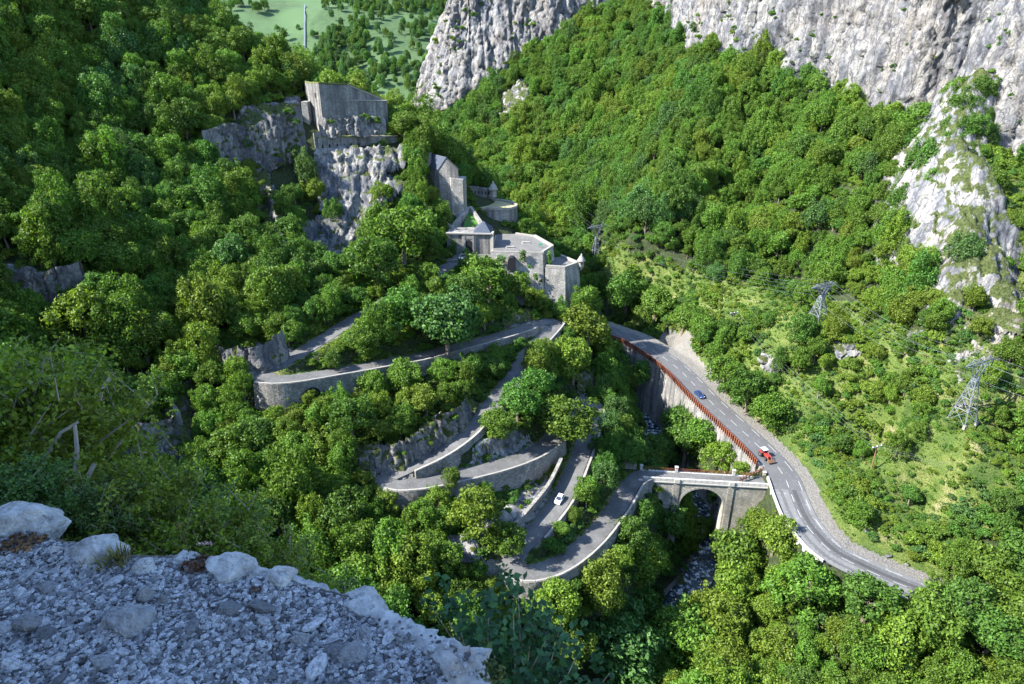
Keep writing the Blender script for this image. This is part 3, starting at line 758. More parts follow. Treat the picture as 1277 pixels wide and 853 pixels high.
# ------------------------------------------------------------------ trees and shrubs
def leaf_quads(pos, nrm, size, rng, jitter=0.75):
    """one small bent leaf spray (two triangles sharing a fold) at every pos"""
    n = len(pos)
    nn = nrm + rng.normal(size=(n, 3)) * jitter; nn /= np.linalg.norm(nn, axis=1)[:, None] + 1e-9
    a = rng.normal(size=(n, 3)); t = np.cross(nn, a); t /= np.linalg.norm(t, axis=1)[:, None] + 1e-9
    b = np.cross(nn, t)
    s = size * (0.6 + 0.8 * rng.random(n))[:, None]
    v = np.stack([pos - t * s, pos - b * s * 0.6 + nn * s * 0.22, pos + t * s, pos + b * s * 0.6 + nn * s * 0.22], 1).reshape(-1, 3)
    f = np.arange(n * 4).reshape(n, 4)
    return v, f
def crown_geo(seed, R=1.0, flat=0.85, lobes=34, per=80, leaf=0.10, low=-0.55):
    """a crown of radius about R round the origin: leaf sprays on many overlapping clumps"""
    rng = np.random.default_rng(seed); P_, N_ = [], []
    dirs = []
    k = 0
    while len(dirs) < lobes and k < 4000:
        k += 1
        d = rng.normal(size=3); d /= np.linalg.norm(d)
        if d[2] < low: continue
        if all(np.dot(d, e) < 0.93 for e in dirs): dirs.append(d)
    asym = rng.normal(size=3) * 0.36
    for d in dirs:
        rad = (0.44 + 0.50 * rng.random()) * (1 + np.dot(asym, d))
        c = d * rad; lr = 0.17 + 0.19 * rng.random()
        n = int(per * (lr / 0.30) ** 2)
        u = rng.normal(size=(n, 3)) + d * 0.7 + np.array([0, 0, 0.35]); u /= np.linalg.norm(u, axis=1)[:, None]
        P_.append(c + u * lr * (0.55 + 0.75 * rng.random(n) ** 1.5)[:, None]); N_.append(u)
    p = np.concatenate(P_); nrm = np.concatenate(N_)
    p[:, 2] *= flat
    p *= R
    return leaf_quads(p, nrm, leaf * R, rng)
def trunk_geo(seed, H, r):
    rng = random.Random(seed); mb = MB()
    pts = [(0, 0, -0.12 * H)]
    for i in range(1, 5):
        pts.append((rng.uniform(-.03, .03) * H * i * .4, rng.uniform(-.03, .03) * H * i * .4, H * i / 4))
    mb.tube(pts, [r * 1.25, r, r * .8, r * .55, r * .25], 6)
    for k in range(4):
        a = rng.uniform(0, 2 * pi); z0 = H * rng.uniform(.42, .7); L = H * rng.uniform(.28, .42)
        q = [(pts[2][0], pts[2][1], z0), (cos(a) * L * .5, sin(a) * L * .5, z0 + L * .35), (cos(a) * L, sin(a) * L, z0 + L * .6)]
        mb.tube(q, [r * .45, r * .3, r * .1], 5)
    return mb
NSHAPE = 7
CROWN, TRUNK, SHRUB = {}, [], {}
_leafm = {k: M[k] for k in TINTS}
for i in range(NSHAPE):                      # unit tree: crown radius 1, trunk to 1.0, crown centre at 1.25
    v, f = crown_geo(100 + i, 1.0, [0.85, 0.95, 0.78, 1.4, 0.95, 1.2, 1.05][i], [50, 44, 54, 46, 40, 52, 48][i], 170, 0.056)
    v = v + np.array([0, 0, 1.3])
    for tnt in TINTS: CROWN[i, tnt] = mesh_from('crown', v, f, M[tnt])
    mb = trunk_geo(i, 1.5, 0.075)
    t = bpy.data.meshes.new('trunk'); t.from_pydata(mb.v, [], mb.f); t.materials.append(M['bark']); t.update(); TRUNK.append(t)
for i in range(4):                           # unit shrub sits on the ground, radius 1
    v, f = crown_geo(300 + i, 1.0, 0.8, 24, 110, 0.085, -0.2); v = v + np.array([0, 0, 0.35])
    for tnt in TINTS: SHRUB[i, tnt] = mesh_from('foliage', v, f, M[tnt])

def rock_mesh(name, seed, sub=3, flat=.75, mat='rock', rough=.35):
    bm = bmesh.new(); bmesh.ops.create_icosphere(bm, subdivisions=sub, radius=1)
    co = np.array([v.co[:] for v in bm.verts]); rng = np.random.default_rng(seed)
    for _ in range(7 if sub < 4 else 13):      # chip flat faces off
        d = rng.normal(size=3); d /= np.linalg.norm(d); c = .62 + .25 * rng.random(); s = co @ d; co = co - np.maximum(0, s - c)[:, None] * d * .9
    co *= 1 + rough * .5 * fbm(co[:, 0] * 1.6 + seed, co[:, 1] * 1.6, co[:, 2] * 1.6, 4)[:, None]
    if sub >= 4: co *= 1 + .055 * ridged(co[:, 0] * 4 + seed, co[:, 1] * 4, co[:, 2] * 4, 4)[:, None]
    co[:, 2] *= flat
    for v, c in zip(bm.verts, co): v.co = c
    me = bpy.data.meshes.new(name); bm.to_mesh(me); bm.free(); me.materials.append(M[mat]); return me
# sight lines that stay open: what the photograph shows between the trees
KEEP = []
def keep(pts, r=0.0):
    for p in pts:
        if p is not None: KEEP.append((*p[:3], r))
def keep_road(a, b, w=OLD_W):
    px, py, _ = project(OLD)
    i, j = [int(np.argmin((px - q[0]) ** 2 + (py - q[1]) ** 2)) for q in (a, b)]
    for k in range(min(i, j), max(i, j) + 1, 2):
        for s in (-0.45, 0, 0.45): KEEP.append((OLD[k][0] + NO[k][0] * s * w, OLD[k][1] + NO[k][1] * s * w, OLD[k][2] + 0.3, 0))
for a, b in [((806, 591), (739, 505)), ((735, 500), (718, 503)), ((680, 556), (640, 470)), ((685, 418), (610, 424)), ((500, 449), (380, 436)), ((350, 455), (434, 403)), ((468, 383), (486, 372)), ((555, 333), (574, 324))]: keep_road(a, b)
for k in range(6, len(MAIN), 2):
    for s in (-0.5, 0, 0.5):
        q = (MAIN[k][0] + NM[k][0] * s * MAIN_W, MAIN[k][1] + NM[k][1] * s * MAIN_W, MAIN[k][2])
        a, b, _ = project(q)
        if 762 < a[0] < 1135 and not (b[0] > 640 and s > 0.3): KEEP.append((*q, 0))
KEEP0 = len(KEEP)
WALLKEEP = [(320, 490), (345, 495), (330, 505), (370, 487), (410, 475), (440, 470), (475, 463), (510, 455), (625, 425), (650, 418), (690, 430), (700, 415), (710, 400),
            (462, 602), (470, 595), (455, 604), (475, 608), (490, 612), (520, 615), (560, 605), (600, 597), (640, 582), (668, 568), (520, 588), (540, 575), (560, 560), (600, 530), (625, 700), (640, 675), (660, 650), (690, 620),
            (690, 690), (700, 670), (720, 630), (740, 580), (750, 545), (700, 722), (735, 705), (760, 690), (780, 650), (795, 620),
            (280, 450), (300, 445), (320, 445), (345, 440), (445, 575), (470, 570), (500, 565), (530, 550), (560, 530), (585, 515), (25, 355), (60, 360), (90, 360), (220, 520), (235, 540), (225, 570), (165, 575), (195, 555), (240, 510),
            (320, 160), (340, 180), (330, 200), (355, 150), (370, 160), (310, 185), (320, 225), (335, 245), (345, 280), (350, 310), (350, 185), (340, 200),
            (410, 220), (430, 260), (400, 250), (450, 235), (420, 300), (400, 300), (480, 215), (440, 215), (500, 210), (660, 350), (680, 370), (700, 370), (640, 340), (700, 345), (715, 345), (670, 330), (650, 345),
            (805, 500), (803, 520), (800, 540), (840, 700), (860, 690), (875, 670), (850, 735), (870, 740), (880, 700), (870, 620), (880, 640), (885, 655), (860, 720), (845, 715),
            (830, 610), (850, 600), (880, 600), (910, 605), (930, 610), (815, 605), (950, 605), (855, 590), (900, 592), (840, 592), (800, 590), (910, 630),
            (930, 590), (945, 580), (925, 570), (850, 420), (840, 430), (860, 440), (870, 455), (880, 465), (845, 468), (870, 488), (900, 515), (930, 550),
            (960, 460), (1060, 436), (640, 110), (630, 140), (655, 125), (744, 105),
            (1018, 370), (1018, 395), (1195, 470), (1205, 455), (1195, 510), (1180, 520), (1210, 500), (742, 300), (742, 320), (1088, 565), (1085, 580), (575, 675), (600, 700), (590, 690), (610, 715)]
FORTKEEP = [(445, 285, 250), (440, 300, 248), (430, 320, 244), (415, 320, 244), (450, 265, 254), (468, 135, 283), (474, 128, 285), (640, 375, 233), (660, 382, 231), (690, 385, 231), (705, 375, 233), (400, 110, 278), (430, 115, 280), (470, 130, 284), (392, 150, 277), (390, 190, 272), (400, 180, 272), (430, 180, 272), (465, 180, 274), (410, 150, 277), (440, 150, 280), (475, 145, 284), (383, 110, 278), (383, 130, 280),
            (397, 170, 275), (420, 170, 275), (450, 160, 280), (550, 200, 268), (565, 215, 268), (570, 235, 268), (572, 255, 268), (545, 205, 268), (575, 250, 268), (590, 240, 286), (605, 240, 286), (615, 235, 280), (620, 250, 280), (640, 255, 276), (600, 262, 272), (620, 265, 272), (635, 275, 272),
            (565, 300, 248), (580, 310, 246), (600, 310, 244), (575, 320, 243), (590, 275, 258), (600, 285, 250), (580, 270, 262), (600, 270, 262), (640, 300, 256), (660, 308, 250), (640, 292, 266), (680, 312, 245), (620, 312, 246), (650, 325, 240), (690, 330, 245), (705, 330, 242), (720, 330, 242), (700, 345, 238), (560, 325, 243)]
def in_front(cam_pts, C_, R_):
    """which crowns (centres C_, radii R_) stand in the sight line of any of cam_pts"""
    K = np.array([k[:3] for k in cam_pts]); o = np.array([0, 0, CAMZ])
    bad = np.full(len(C_), 9.0)
    for k in K:
        d = k - o; L = np.linalg.norm(d); d = d / L
        w = C_ - o; t = w @ d
        dist = np.linalg.norm(w - t[:, None] * d, axis=1)
        ok = (t < L - R_ * 0.5) & (t > 2)
        bad = np.where(ok, np.minimum(bad, dist / R_), bad)
    return bad
for a in WALLKEEP:
    p = hit(*a)
    if p is not None: KEEP.append((*p, 0))
for _wi, _fr in ((6, (.3, .75)), (2, (.3, .65)), (0, (.3,)), (3, (.4,))):
    _i, _j = wall_range(WALLS[_wi]); _i, _j = min(_i, _j), max(_i, _j)
    for _kk in range(_i, _j + 1, 3):
        _h = WALLS[_wi][3] + (WALLS[_wi][4] - WALLS[_wi][3]) * (_kk - _i) / max(1, _j - _i)
        if _wi == 6 and project(OLD[_kk])[0][0] > 455: continue
        for _f in _fr: _q = OLD[_kk][:2] + NO[_kk] * WALLS[_wi][2] * 4.2; KEEP.append((_q[0], _q[1], OLD[_kk][2] - _h * _f, 0))
for a in FORTKEEP: KEEP.append((*PY(*a), 0))

SPECIAL = [(558, 405, 40, 3, 'big round grey-green tree between the two upper legs of the old road', 0), (700, 533, 33, 1, 'large bright round tree half hiding the second hairpin', 2), (505, 298, 36, 1, 'tall leafy tree at the foot of the crag, left of the fort entrance', 0),
 (474, 330, 30, 2, 'round tree below the crag, left of the tallest one', 1), (610, 352, 32, 1, 'bushy tree right below the fort forecourt', 4), (577, 368, 24, 2, 'darker tree left of the bushy one below the forecourt', 1), (496, 394, 27, 2, 'round dark tree hiding the top leg of the old road', 1), (472, 412, 20, 1, 'smaller tree left of the round dark one hiding the top leg', 3),
 (448, 430, 17, 1, 'low tree inside the upper left hairpin', 5), (418, 449, 11, 2, 'lowest dark shrub-like tree at the tip of the upper left hairpin', 5), (732, 412, 30, 0, 'bright yellow-green tree right of the buttressed wall', 6), (714, 452, 26, 0, 'yellow-green tree below the buttressed wall', 1), (752, 470, 20, 1, 'tree on the bank between the hairpins and the stream', 3),
 (645, 505, 26, 2, 'dark tree right of the fourth leg of the old road', 4), (620, 527, 18, 1, 'small round tree beside the fourth leg wall', 5), (668, 478, 22, 2, 'dark tree below the road at the buttressed wall', 6), (672, 440, 15, 0, 'small bright tree in front of the hairpin below the fort', 1), (505, 472, 22, 1, 'round tree on the slope under the arched wall', 0), (532, 500, 20, 0, 'yellowish round tree above the rock cutting', 2),
 (470, 480, 20, 1, 'tree right of the arched wall foot', 4), (440, 520, 26, 2, 'dark tree left of the rock cutting', 1), (548, 620, 17, 0, 'small bright tree under the third leg wall', 5), (600, 636, 32, 0, 'bright yellow-green clump between the third leg and the lowest hairpin', 4), (628, 672, 24, 1, 'bright tree above the revetment wall', 2), (566, 600, 12, 1, 'little tree in front of the third leg wall', 1),
 (746, 733, 29, 0, 'yellowish conical tree below the lowest hairpin wall', 3), (693, 745, 29, 0, 'bright round tree in front of the lowest hairpin wall', 2), (800, 700, 30, 0, 'bright tree between the lowest wall and the stream', 6), (832, 652, 24, 2, 'dark tree under the bridge, left of the arch', 1), (786, 664, 25, 2, 'dark tree at the foot of the lowest road wall', 4),
 (765, 800, 52, 3, 'broad pale grey-green tree crown at the bottom, right of the sapling', 0), (845, 788, 36, 1, 'tree crown just below the visible end of the stream', 5), (700, 800, 30, 1, 'tree crown behind the sapling top', 2), (795, 760, 30, 2, 'darker tree above the broad pale crown', 6), (905, 770, 34, 0, 'bright tree on the right bank of the stream', 4),
 (505, 685, 19, 1, 'slender upright tree in the gully', 3), (490, 735, 29, 0, 'yellow-green tree just beyond the ledge rim', 1), (536, 757, 22, 0, 'small yellow tree right of the one beyond the rim', 2), (566, 742, 22, 1, 'tree below the cable anchor blocks', 5), (430, 640, 30, 2, 'dark tree in the gully left of the slender one', 0), (350, 640, 32, 2, 'dark tree low in the shaded gully', 4),
 (852, 552, 27, 2, 'dark tree between the stream and the railing', 1), (896, 574, 21, 0, 'sunlit bush-like tree below the railing near the bridge', 4), (838, 528, 22, 2, 'dark tree left of the one below the railing', 6), (874, 546, 22, 1, 'green tree pressed against the railing', 2), (818, 560, 20, 2, 'dark tree beside the stream above the bridge', 5), (920, 588, 11, 0, 'small sunlit tree beside the corner railing', 1),
 (948, 655, 19, 0, 'bright tree at the right foot of the bridge', 0), (915, 695, 34, 1, 'broad green tree right of the stream pool', 2), (962, 668, 26, 0, 'bright tree touching the parapet below the bridge', 4), (1005, 720, 34, 1, 'round tree beside the road bend', 6), (1075, 745, 32, 2, 'darker tree at the outer edge of the lower road', 1), (870, 655, 14, 1, 'little tree at the right springing of the arch', 5),
 (905, 468, 22, 1, 'round bush-like tree above the blue car', 1), (930, 486, 26, 2, 'darker tree right of the blue car', 4), (955, 512, 22, 1, 'bush-like tree on the slope above the tractor', 5), (1000, 415, 19, 2, 'dark round tree left of the middle pylon foot', 1), (780, 368, 26, 2, 'dark tree above the far end of the main road', 0), (815, 385, 22, 1, 'tree above the gravel slide', 2), (850, 400, 18, 1, 'tree at the top edge of the gravel slide', 4),
 (1150, 765, 36, 1, 'green tree covering the lower end of the main road', 0), (1190, 742, 30, 2, 'dark tree just right of where the main road disappears', 4), (1225, 712, 30, 1, 'green tree near the right edge above the road end', 2), (1110, 785, 34, 0, 'bright tree in front of the lower road end', 5), (1262, 762, 36, 1, 'bright tree at the right edge below the road end', 6), (1225, 790, 32, 2, 'darker tree in the bottom right corner', 2), (1262, 690, 32, 2, 'dark tree cut by the right edge above the road end', 1), (800, 472, 18, 2, 'dark tree under the road wall by the upper stream', 1), (772, 458, 17, 2, 'dark tree at the far end of the road wall', 4),
 (1195, 338, 20, 3, 'lone dark tree growing on the white rock spur', 5), (383, 215, 15, 3, 'pale feathery tree beside the track left of the crag', 3), (370, 250, 14, 2, 'dark tree in the cleft left of the crag', 1), (362, 290, 20, 2, 'shaded tree low in the cleft left of the crag', 4), (392, 318, 16, 2, 'tree at the foot of the crag edge', 6), (310, 215, 10, 0, 'tawny shrub-like tree on the rock rib', 5),
 (112, 395, 34, 0, 'sunlit yellow tree left of the shaded rock wall', 4), (150, 330, 26, 1, 'tree above the shaded rock wall', 0), (290, 560, 28, 1, 'round tree in the gully below the arched wall', 2), (330, 545, 24, 2, 'dark tree under the left end of the arched wall', 6), (420, 265, 14, 2, 'dark shrub-like tree clinging to the crag', 5), (480, 245, 14, 0, 'bright shrub-like tree on the right edge of the crag', 4), (505, 165, 18, 1, 'tree right of the keep', 1), (478, 155, 9, 2, 'small dark tree under the keep wall', 5)]
SP = []
for px_, py_, r_, ti_, lab_, sh_ in SPECIAL:
    r3 = None
    f_ = hit(px_, py_ + 1.05 * r_)
    if f_ is None: continue
    dd = project(f_)[2][0]; r3 = r_ * dd / F
    if px_ > 1150 and py_ < 420: f_ = f_ + np.array([0, 0, 6.0])
    SP.append((f_, r3, ti_, lab_, sh_))
def scatter(step, x0, x1, y0, y1, rng):
    ax, ay = np.arange(x0, x1, step), np.arange(y0, y1, step)
    x, y = np.meshgrid(ax, ay); x = x + rng.uniform(-.42, .42, x.shape) * step; y = y + rng.uniform(-.42, .42, y.shape) * step
    return x.ravel(), y.ravel()
def ground_info(x, y):
    z = ground(x, y); px, py, dep = project(np.stack([x, y, z], 1))
    _, dO = nearest(OLD, x, y); iM, dM = nearest(MAIN, x, y); _, dR = nearest(RIVER, x, y)
    sgn = ((np.stack([x, y], 1) - MAIN[iM, :2]) * NM[iM]).sum(1)
    rock = np.zeros(len(x), bool); grass = rock.copy(); scree = rock.copy()
    for p in ROCK_ZONES: rock |= in_poly(px, py, p)
    for p in GRASS_ZONES: grass |= in_poly(px, py, p)
    for p in SCREE_ZONES: scree |= in_poly(px, py, p)
    return dict(x=x, y=y, z=z, px=px, py=py, dep=dep, dO=dO, dM=dM, dR=dR, sgn=sgn, rock=rock & (dep > 0), grass=grass & (dep > 0), scree=scree & (dep > 0))
def seen_over_ground(p):
    o = np.array([0, 0, CAMZ]); ok = np.ones(len(p), bool)
    for t in np.linspace(0.06, 0.97, 60):
        q = o + (p - o) * t; ok &= q[:, 2] > ground(q[:, 0], q[:, 1]) - 0.5
    return ok
FORT_FOOT = [(-92, 262, 16), (-80, 276, 18), (-64, 284, 14), (-26, 268, 8), (-19, 262, 8), (-10, 262, 12), (-12, 247, 10), (-2, 256, 15), (8, 250, 13), (14, 244, 9), (-6, 285, 14), (18, 240, 10), (-16, 250, 10)]
rng = np.random.default_rng(21)
x, y = scatter(4.5, -330, 420, 60, 690, rng)
g = ground_info(x, y)
ok = (g['dep'] > 60) & (g['px'] > -260) & (g['px'] < 1540) & (g['py'] > -330) & (g['py'] < 1150) & (np.hypot(x, y) > 85)
ok &= ~g['rock'] & ~g['scree'] & (g['dO'] > 4.6) & (g['dR'] > 5.5) & np.where(g['sgn'] > 0, g['dM'] > 7.0, (g['dM'] > 11) | ((g['px'] > 1145) & (g['dM'] > 6)))
ok &= ~(g['grass'] & (rng.random(len(x)) > 0.13 + 0.25 * (fbm(x / 30, y / 30, 5.5, 2) > .15)))
for fx, fy, fr in FORT_FOOT: ok &= np.hypot(x - fx, y - fy) > fr
for ln, off in ((CLIFF_MAIN, 3), (MASS, 4)):
    l2 = smooth_line(ln, 3.0); i_, d_ = nearest(l2, x, y); s_ = -((np.stack([x, y], 1) - l2[i_, :2]) * normals2(l2)[i_]).sum(1)
    ok &= ~((s_ > -off) & (s_ < 34) & (d_ < 36))
ok &= ~((g['px'] > 395) & (g['px'] < 528) & (g['dep'] > 380) & (g['py'] < 135))
for f_, r3, *_r in SP: ok &= np.hypot(x - f_[0], y - f_[1]) > r3 * 0.85 + 1.0
T = {k: v[ok] for k, v in g.items()}
nT = len(T['x'])
R = np.where(T['x'] > 60, 3.3, 3.9) + rng.normal(size=nT) * 0.95
R = np.where((T['dO'] < 16), 2.6 + rng.random(nT) * 1.3, R)
R = np.where(T['grass'], 2.2 + rng.random(nT) * 1.3, R)
R = np.clip(R, 1.7, 6.6)
def centre(R_): return np.stack([T['x'], T['y'], T['z'] + 1.3 * R_ * 1.0], 1)
bad = in_front(KEEP, centre(R), R)
R = np.where(bad < 1.0, R * np.clip(bad, 0, 1) * 0.97, R)
okR = (R > 1.15)
T = {k: v[okR] for k, v in T.items()}; R = R[okR]; nT = len(R)
# special trees that the photograph shows one by one: (pixel of the foot, pixel radius, tint, label)
shape = rng.integers(0, NSHAPE, nT); rot = rng.uniform(0, 2 * pi, nT)
hs = 0.85 + rng.random(nT) * 0.5
tn = fbm(T['x'] / 38, T['y'] / 38, 4.4, 3) + rng.normal(size=nT) * 0.15
tint = np.where(tn > 0.20, 0, np.where(tn > -0.14, 1, np.where(tn > -0.40, 2, 3)))
C3 = np.stack([T['x'], T['y'], T['z'] + 1.3 * R * hs], 1)
px, py, dep = project(C3); pr = F * R / np.maximum(dep, 1)
seen = seen_over_ground(C3 + np.array([0, 0, 1.0]) * R[:, None] * 0.6)
buf = np.full((214, 320), -1, int); k_ = 320 / 1277
order = np.argsort(-dep)
yy, xx = np.mgrid[0:214, 0:320]
for i in order:
    if not seen[i] or dep[i] < 5: continue
    cx, cy, r = px[i] * k_, py[i] * k_, max(pr[i] * k_, 0.6)
    x0, x1, y0, y1 = int(max(0, cx - r)), int(min(320, cx + r + 1)), int(max(0, cy - r)), int(min(214, cy + r + 1))
    if x0 >= x1 or y0 >= y1: continue
    sub = buf[y0:y1, x0:x1]; sub[(xx[y0:y1, x0:x1] - cx) ** 2 + (yy[y0:y1, x0:x1] - cy) ** 2 <= r * r] = i
area = np.bincount(buf[buf >= 0], minlength=nT)
N_SINGLE = 298 - len(SP)
single = np.argsort(-area)[:N_SINGLE]
is_single = np.zeros(nT, bool); is_single[single] = True

def instancer(name, pos, scl, rotz, idx, meshes, kind='stuff', tilt=0.0):
    """ONE object that carries many small copies of the given meshes (uncountable growth)"""
    coll = bpy.data.collections.new(name + ' sorts')
    for k, parts in enumerate(meshes):
        if len(parts) == 1: me_ = parts[0]
        else:
            me_ = parts[0].copy(); bm = bmesh.new(); bm.from_mesh(me_)
            n0 = len(bm.faces); bm.from_mesh(parts[1]); bm.faces.ensure_lookup_table()
            for f_ in bm.faces[n0:]: f_.material_index = 1
            bm.to_mesh(me_); bm.free(); me_.materials.append(parts[1].materials[0])
        coll.objects.link(bpy.data.objects.new('sort_%03d' % k, me_))
    me_ = bpy.data.meshes.new(name); n = len(pos)
    me_.vertices.add(n); me_.vertices.foreach_set('co', np.asarray(pos, np.float32).ravel())
    a = me_.attributes.new('scl', 'FLOAT_VECTOR', 'POINT'); a.data.foreach_set('vector', np.asarray(scl, np.float32).ravel())
    e = np.zeros((n, 3), np.float32); e[:, 2] = rotz
    if tilt: e[:, :2] = RNG.normal(size=(n, 2)) * tilt
    a = me_.attributes.new('rot', 'FLOAT_VECTOR', 'POINT'); a.data.foreach_set('vector', e.ravel())
    a = me_.attributes.new('idx', 'INT', 'POINT'); a.data.foreach_set('value', np.asarray(idx, np.int32))
    o = obj(name, me_, kind=kind)
    ng = bpy.data.node_groups.new(name + ' growth', 'GeometryNodeTree')
    ng.interface.new_socket('Geometry', in_out='INPUT', socket_type='NodeSocketGeometry'); ng.interface.new_socket('Geometry', in_out='OUTPUT', socket_type='NodeSocketGeometry')
    gi, go = ng.nodes.new('NodeGroupInput'), ng.nodes.new('NodeGroupOutput')
    ci = ng.nodes.new('GeometryNodeCollectionInfo'); ci.inputs['Collection'].default_value = coll; ci.inputs['Separate Children'].default_value = True; ci.inputs['Reset Children'].default_value = True
    ip = ng.nodes.new('GeometryNodeInstanceOnPoints'); ip.inputs['Pick Instance'].default_value = True
    def na(t, nm):
        q = ng.nodes.new('GeometryNodeInputNamedAttribute'); q.data_type = t; q.inputs['Name'].default_value = nm; return q.outputs['Attribute']
    L = ng.links.new
    L(gi.outputs[0], ip.inputs['Points']); L(ci.outputs[0], ip.inputs['Instance'])
    L(na('INT', 'idx'), ip.inputs['Instance Index'])
    er = ng.nodes.new('FunctionNodeEulerToRotation'); L(na('FLOAT_VECTOR', 'rot'), er.inputs[0]); L(er.outputs[0], ip.inputs['Rotation'])
    L(na('FLOAT_VECTOR', 'scl'), ip.inputs['Scale']); L(ip.outputs[0], go.inputs[0])
    mod = o.modifiers.new('growth', 'NODES'); mod.node_group = ng
    return o
rest = ~is_single
sqz = 0.84 + 0.32 * np.random.default_rng(8).random(nT)
instancer('forest', np.stack([T['x'], T['y'], T['z']], 1)[rest], np.stack([R * sqz, R * (2.0 - sqz), R * hs], 1)[rest], rot[rest], (shape * 4 + tint)[rest], [[CROWN[i, t], TRUNK[i]] for i in range(NSHAPE) for t in TINTS])
def plant_tree(loc, R_, hs_, rz, sh, tn_, label, group, name='broadleaf_tree', cat='tree'):
    root = empty(name, loc, rz); _a = 0.86 + 0.3 * ((loc[0] * 7.3 + loc[1] * 3.1) % 1.0); root.scale = (R_ * _a, R_ * (2.0 - _a), R_ * hs_)
    tag(root, label, cat, group)
    obj('trunk', TRUNK[sh], root); obj('crown', CROWN[sh, tn_], root)
    return root
for f_, r3, ti_, lab_, sh_ in SP:
    plant_tree(tuple(f_), r3, 1.0, r3 * 7, sh_, TINTS[ti_], lab_, 'broadleaf trees')
MARKS = [('the keep', 430, 130), ('the crag', 440, 240), ('the quarried rock', 330, 160), ('the barrack', 556, 220), ('the round bastion', 622, 255), ('the gatehouse', 585, 300), ('the courtyard', 650, 300), ('the far pylon', 742, 310), ('the middle pylon', 1018, 385), ('the large pylon', 1200, 485),
  ('the white spur', 1175, 240), ('the main cliff', 1000, 60), ('the pale massif', 600, 50), ('the rocky outcrop', 640, 130), ('the shaded rock wall', 50, 355), ('the shaded lower rock', 215, 540), ('the arched wall', 390, 490), ('the upper left hairpin', 340, 468), ('the top road leg', 450, 395), ('the fourth road leg', 590, 530), ('the middle hairpin', 485, 600), ('the third leg wall', 590, 600),
  ('the second hairpin', 738, 503), ('the lowest hairpin', 645, 710), ('the bridge', 880, 610), ('the stream pool', 870, 720), ('the blue car', 878, 491), ('the tractor', 960, 566), ('the road bend', 1010, 660), ('the gravel slide', 850, 430), ('the rusty pole', 1088, 570), ('the brown pole', 912, 400), ('the lower road end', 1130, 730), ('the left ridge', 250, 30), ('the upper left corner', 30, 40), ('the sunlit left slope', 180, 150), ('the shaded left slope', 200, 300),
  ('the forest middle', 850, 200), ('the upper forest edge', 960, 130), ('the lower forest edge', 950, 330), ('the forest below the spur', 1120, 350), ('the valley mouth', 560, 180), ('the bottom right corner', 1240, 820), ('the lower right slope', 1200, 640), ('the bottom bank', 1000, 810)]
def assign_labels(items, noun, marks=MARKS, sep=14):
    """items: (object, px, py, adjectives): says where each stands by the landmark nearest to it; ties are told apart by order of distance"""
    groups = {}
    for o, x_, y_, adj in items:
        n_, mx, my = min(marks, key=lambda m: (m[1] - x_) ** 2 + ((m[2] - y_) * 1.2) ** 2)
        dx, dy = x_ - mx, y_ - my
        if abs(dx) < sep and abs(dy) < sep: w = 'beside'
        elif abs(dx) > 1.6 * abs(dy): w = 'left of' if dx < 0 else 'right of'
        elif abs(dy) > 1.6 * abs(dx): w = 'above' if dy < 0 else 'below'
        else: w = ('up and ' if dy < 0 else 'down and ') + ('left of' if dx < 0 else 'right of')
        groups.setdefault((adj, w, n_), []).append((dx * dx + dy * dy, o))
    words_ = ['nearest', 'second', 'third', 'fourth', 'fifth', 'sixth', 'seventh', 'eighth', 'ninth', 'tenth', 'eleventh', 'twelfth', 'thirteenth', 'fourteenth', 'fifteenth']
    for (adj, w, n_), l in groups.items():
        l.sort(key=lambda t: t[0])
        for k, (_, o) in enumerate(l): o['label'] = f'{adj} {noun} {w} {n_}' if len(l) == 1 else f'{words_[min(k, 14)]} {adj} {noun} {w} {n_}, counted outward'
items = []
for i in single:
    o = plant_tree((T['x'][i], T['y'][i], T['z'][i]), R[i], hs[i], rot[i], int(shape[i]), TINTS[tint[i]], 'tree', 'broadleaf trees')
    items.append((o, px[i], py[i], ('large ' if R[i] > 4.6 else 'small ' if R[i] < 2.8 else 'middling ') + TINTS[tint[i]]))
assign_labels(items, 'broadleaf tree')
_q = (px > 640) & (px < 830) & (py > 700) & (py < 853); print('BANK', _q.sum(), R[_q])
print('TREES', nT, 'single min area', area[single[-1]], 'script trees done')

# ------------------------------------------------------------------ shrubs, scrub and ground cover
rng = np.random.default_rng(33)
x, y = scatter(2.15, -170, 300, 90, 440, rng)
g = ground_info(x, y)
dens = fbm(x / 16, y / 16, 8.8, 3) + 0.4 * fbm(x / 50, y / 50, 2.8, 2)
ok = (g['dep'] > 60) & (g['px'] > -60) & (g['px'] < 1340) & (g['py'] > -60) & (g['py'] < 950) & (np.hypot(x, y) > 85)
ok &= (g['dO'] > 3.8) & (g['dR'] > 5.2) & np.where(g['sgn'] > 0, g['dM'] > 6.6, g['dM'] > 10.5)
ok &= (~g['scree'] | (rng.random(len(x)) < 0.08)) & (~g['rock'] | (rng.random(len(x)) < 0.2))
for fx, fy, fr in FORT_FOOT: ok &= np.hypot(x - fx, y - fy) > fr * 0.9
ok &= np.where(g['grass'], dens + 0.3 * rng.normal(size=len(x)) > -0.50, rng.random(len(x)) < 0.62)
S = {k: v[ok] for k, v in g.items()}; dens = dens[ok]
nS = len(S['x'])
SR = np.where(S['grass'], 0.8 + 1.9 * np.clip(dens + 0.35, 0, 1) * rng.random(nS) * 1.9, 1.1 + rng.random(nS) * 1.5)
SR = np.where(S['rock'], 0.5 + rng.random(nS) * 0.8, SR)
C3s = np.stack([S['x'], S['y'], S['z'] + 0.45 * SR], 1)
bad = in_front(KEEP, C3s, SR)
SR = np.where(bad < 1.0, SR * bad * 0.95, SR)
o_ = SR > 0.35
S = {k: v[o_] for k, v in S.items()}; SR = SR[o_]; C3s = C3s[o_]; nS = len(SR)
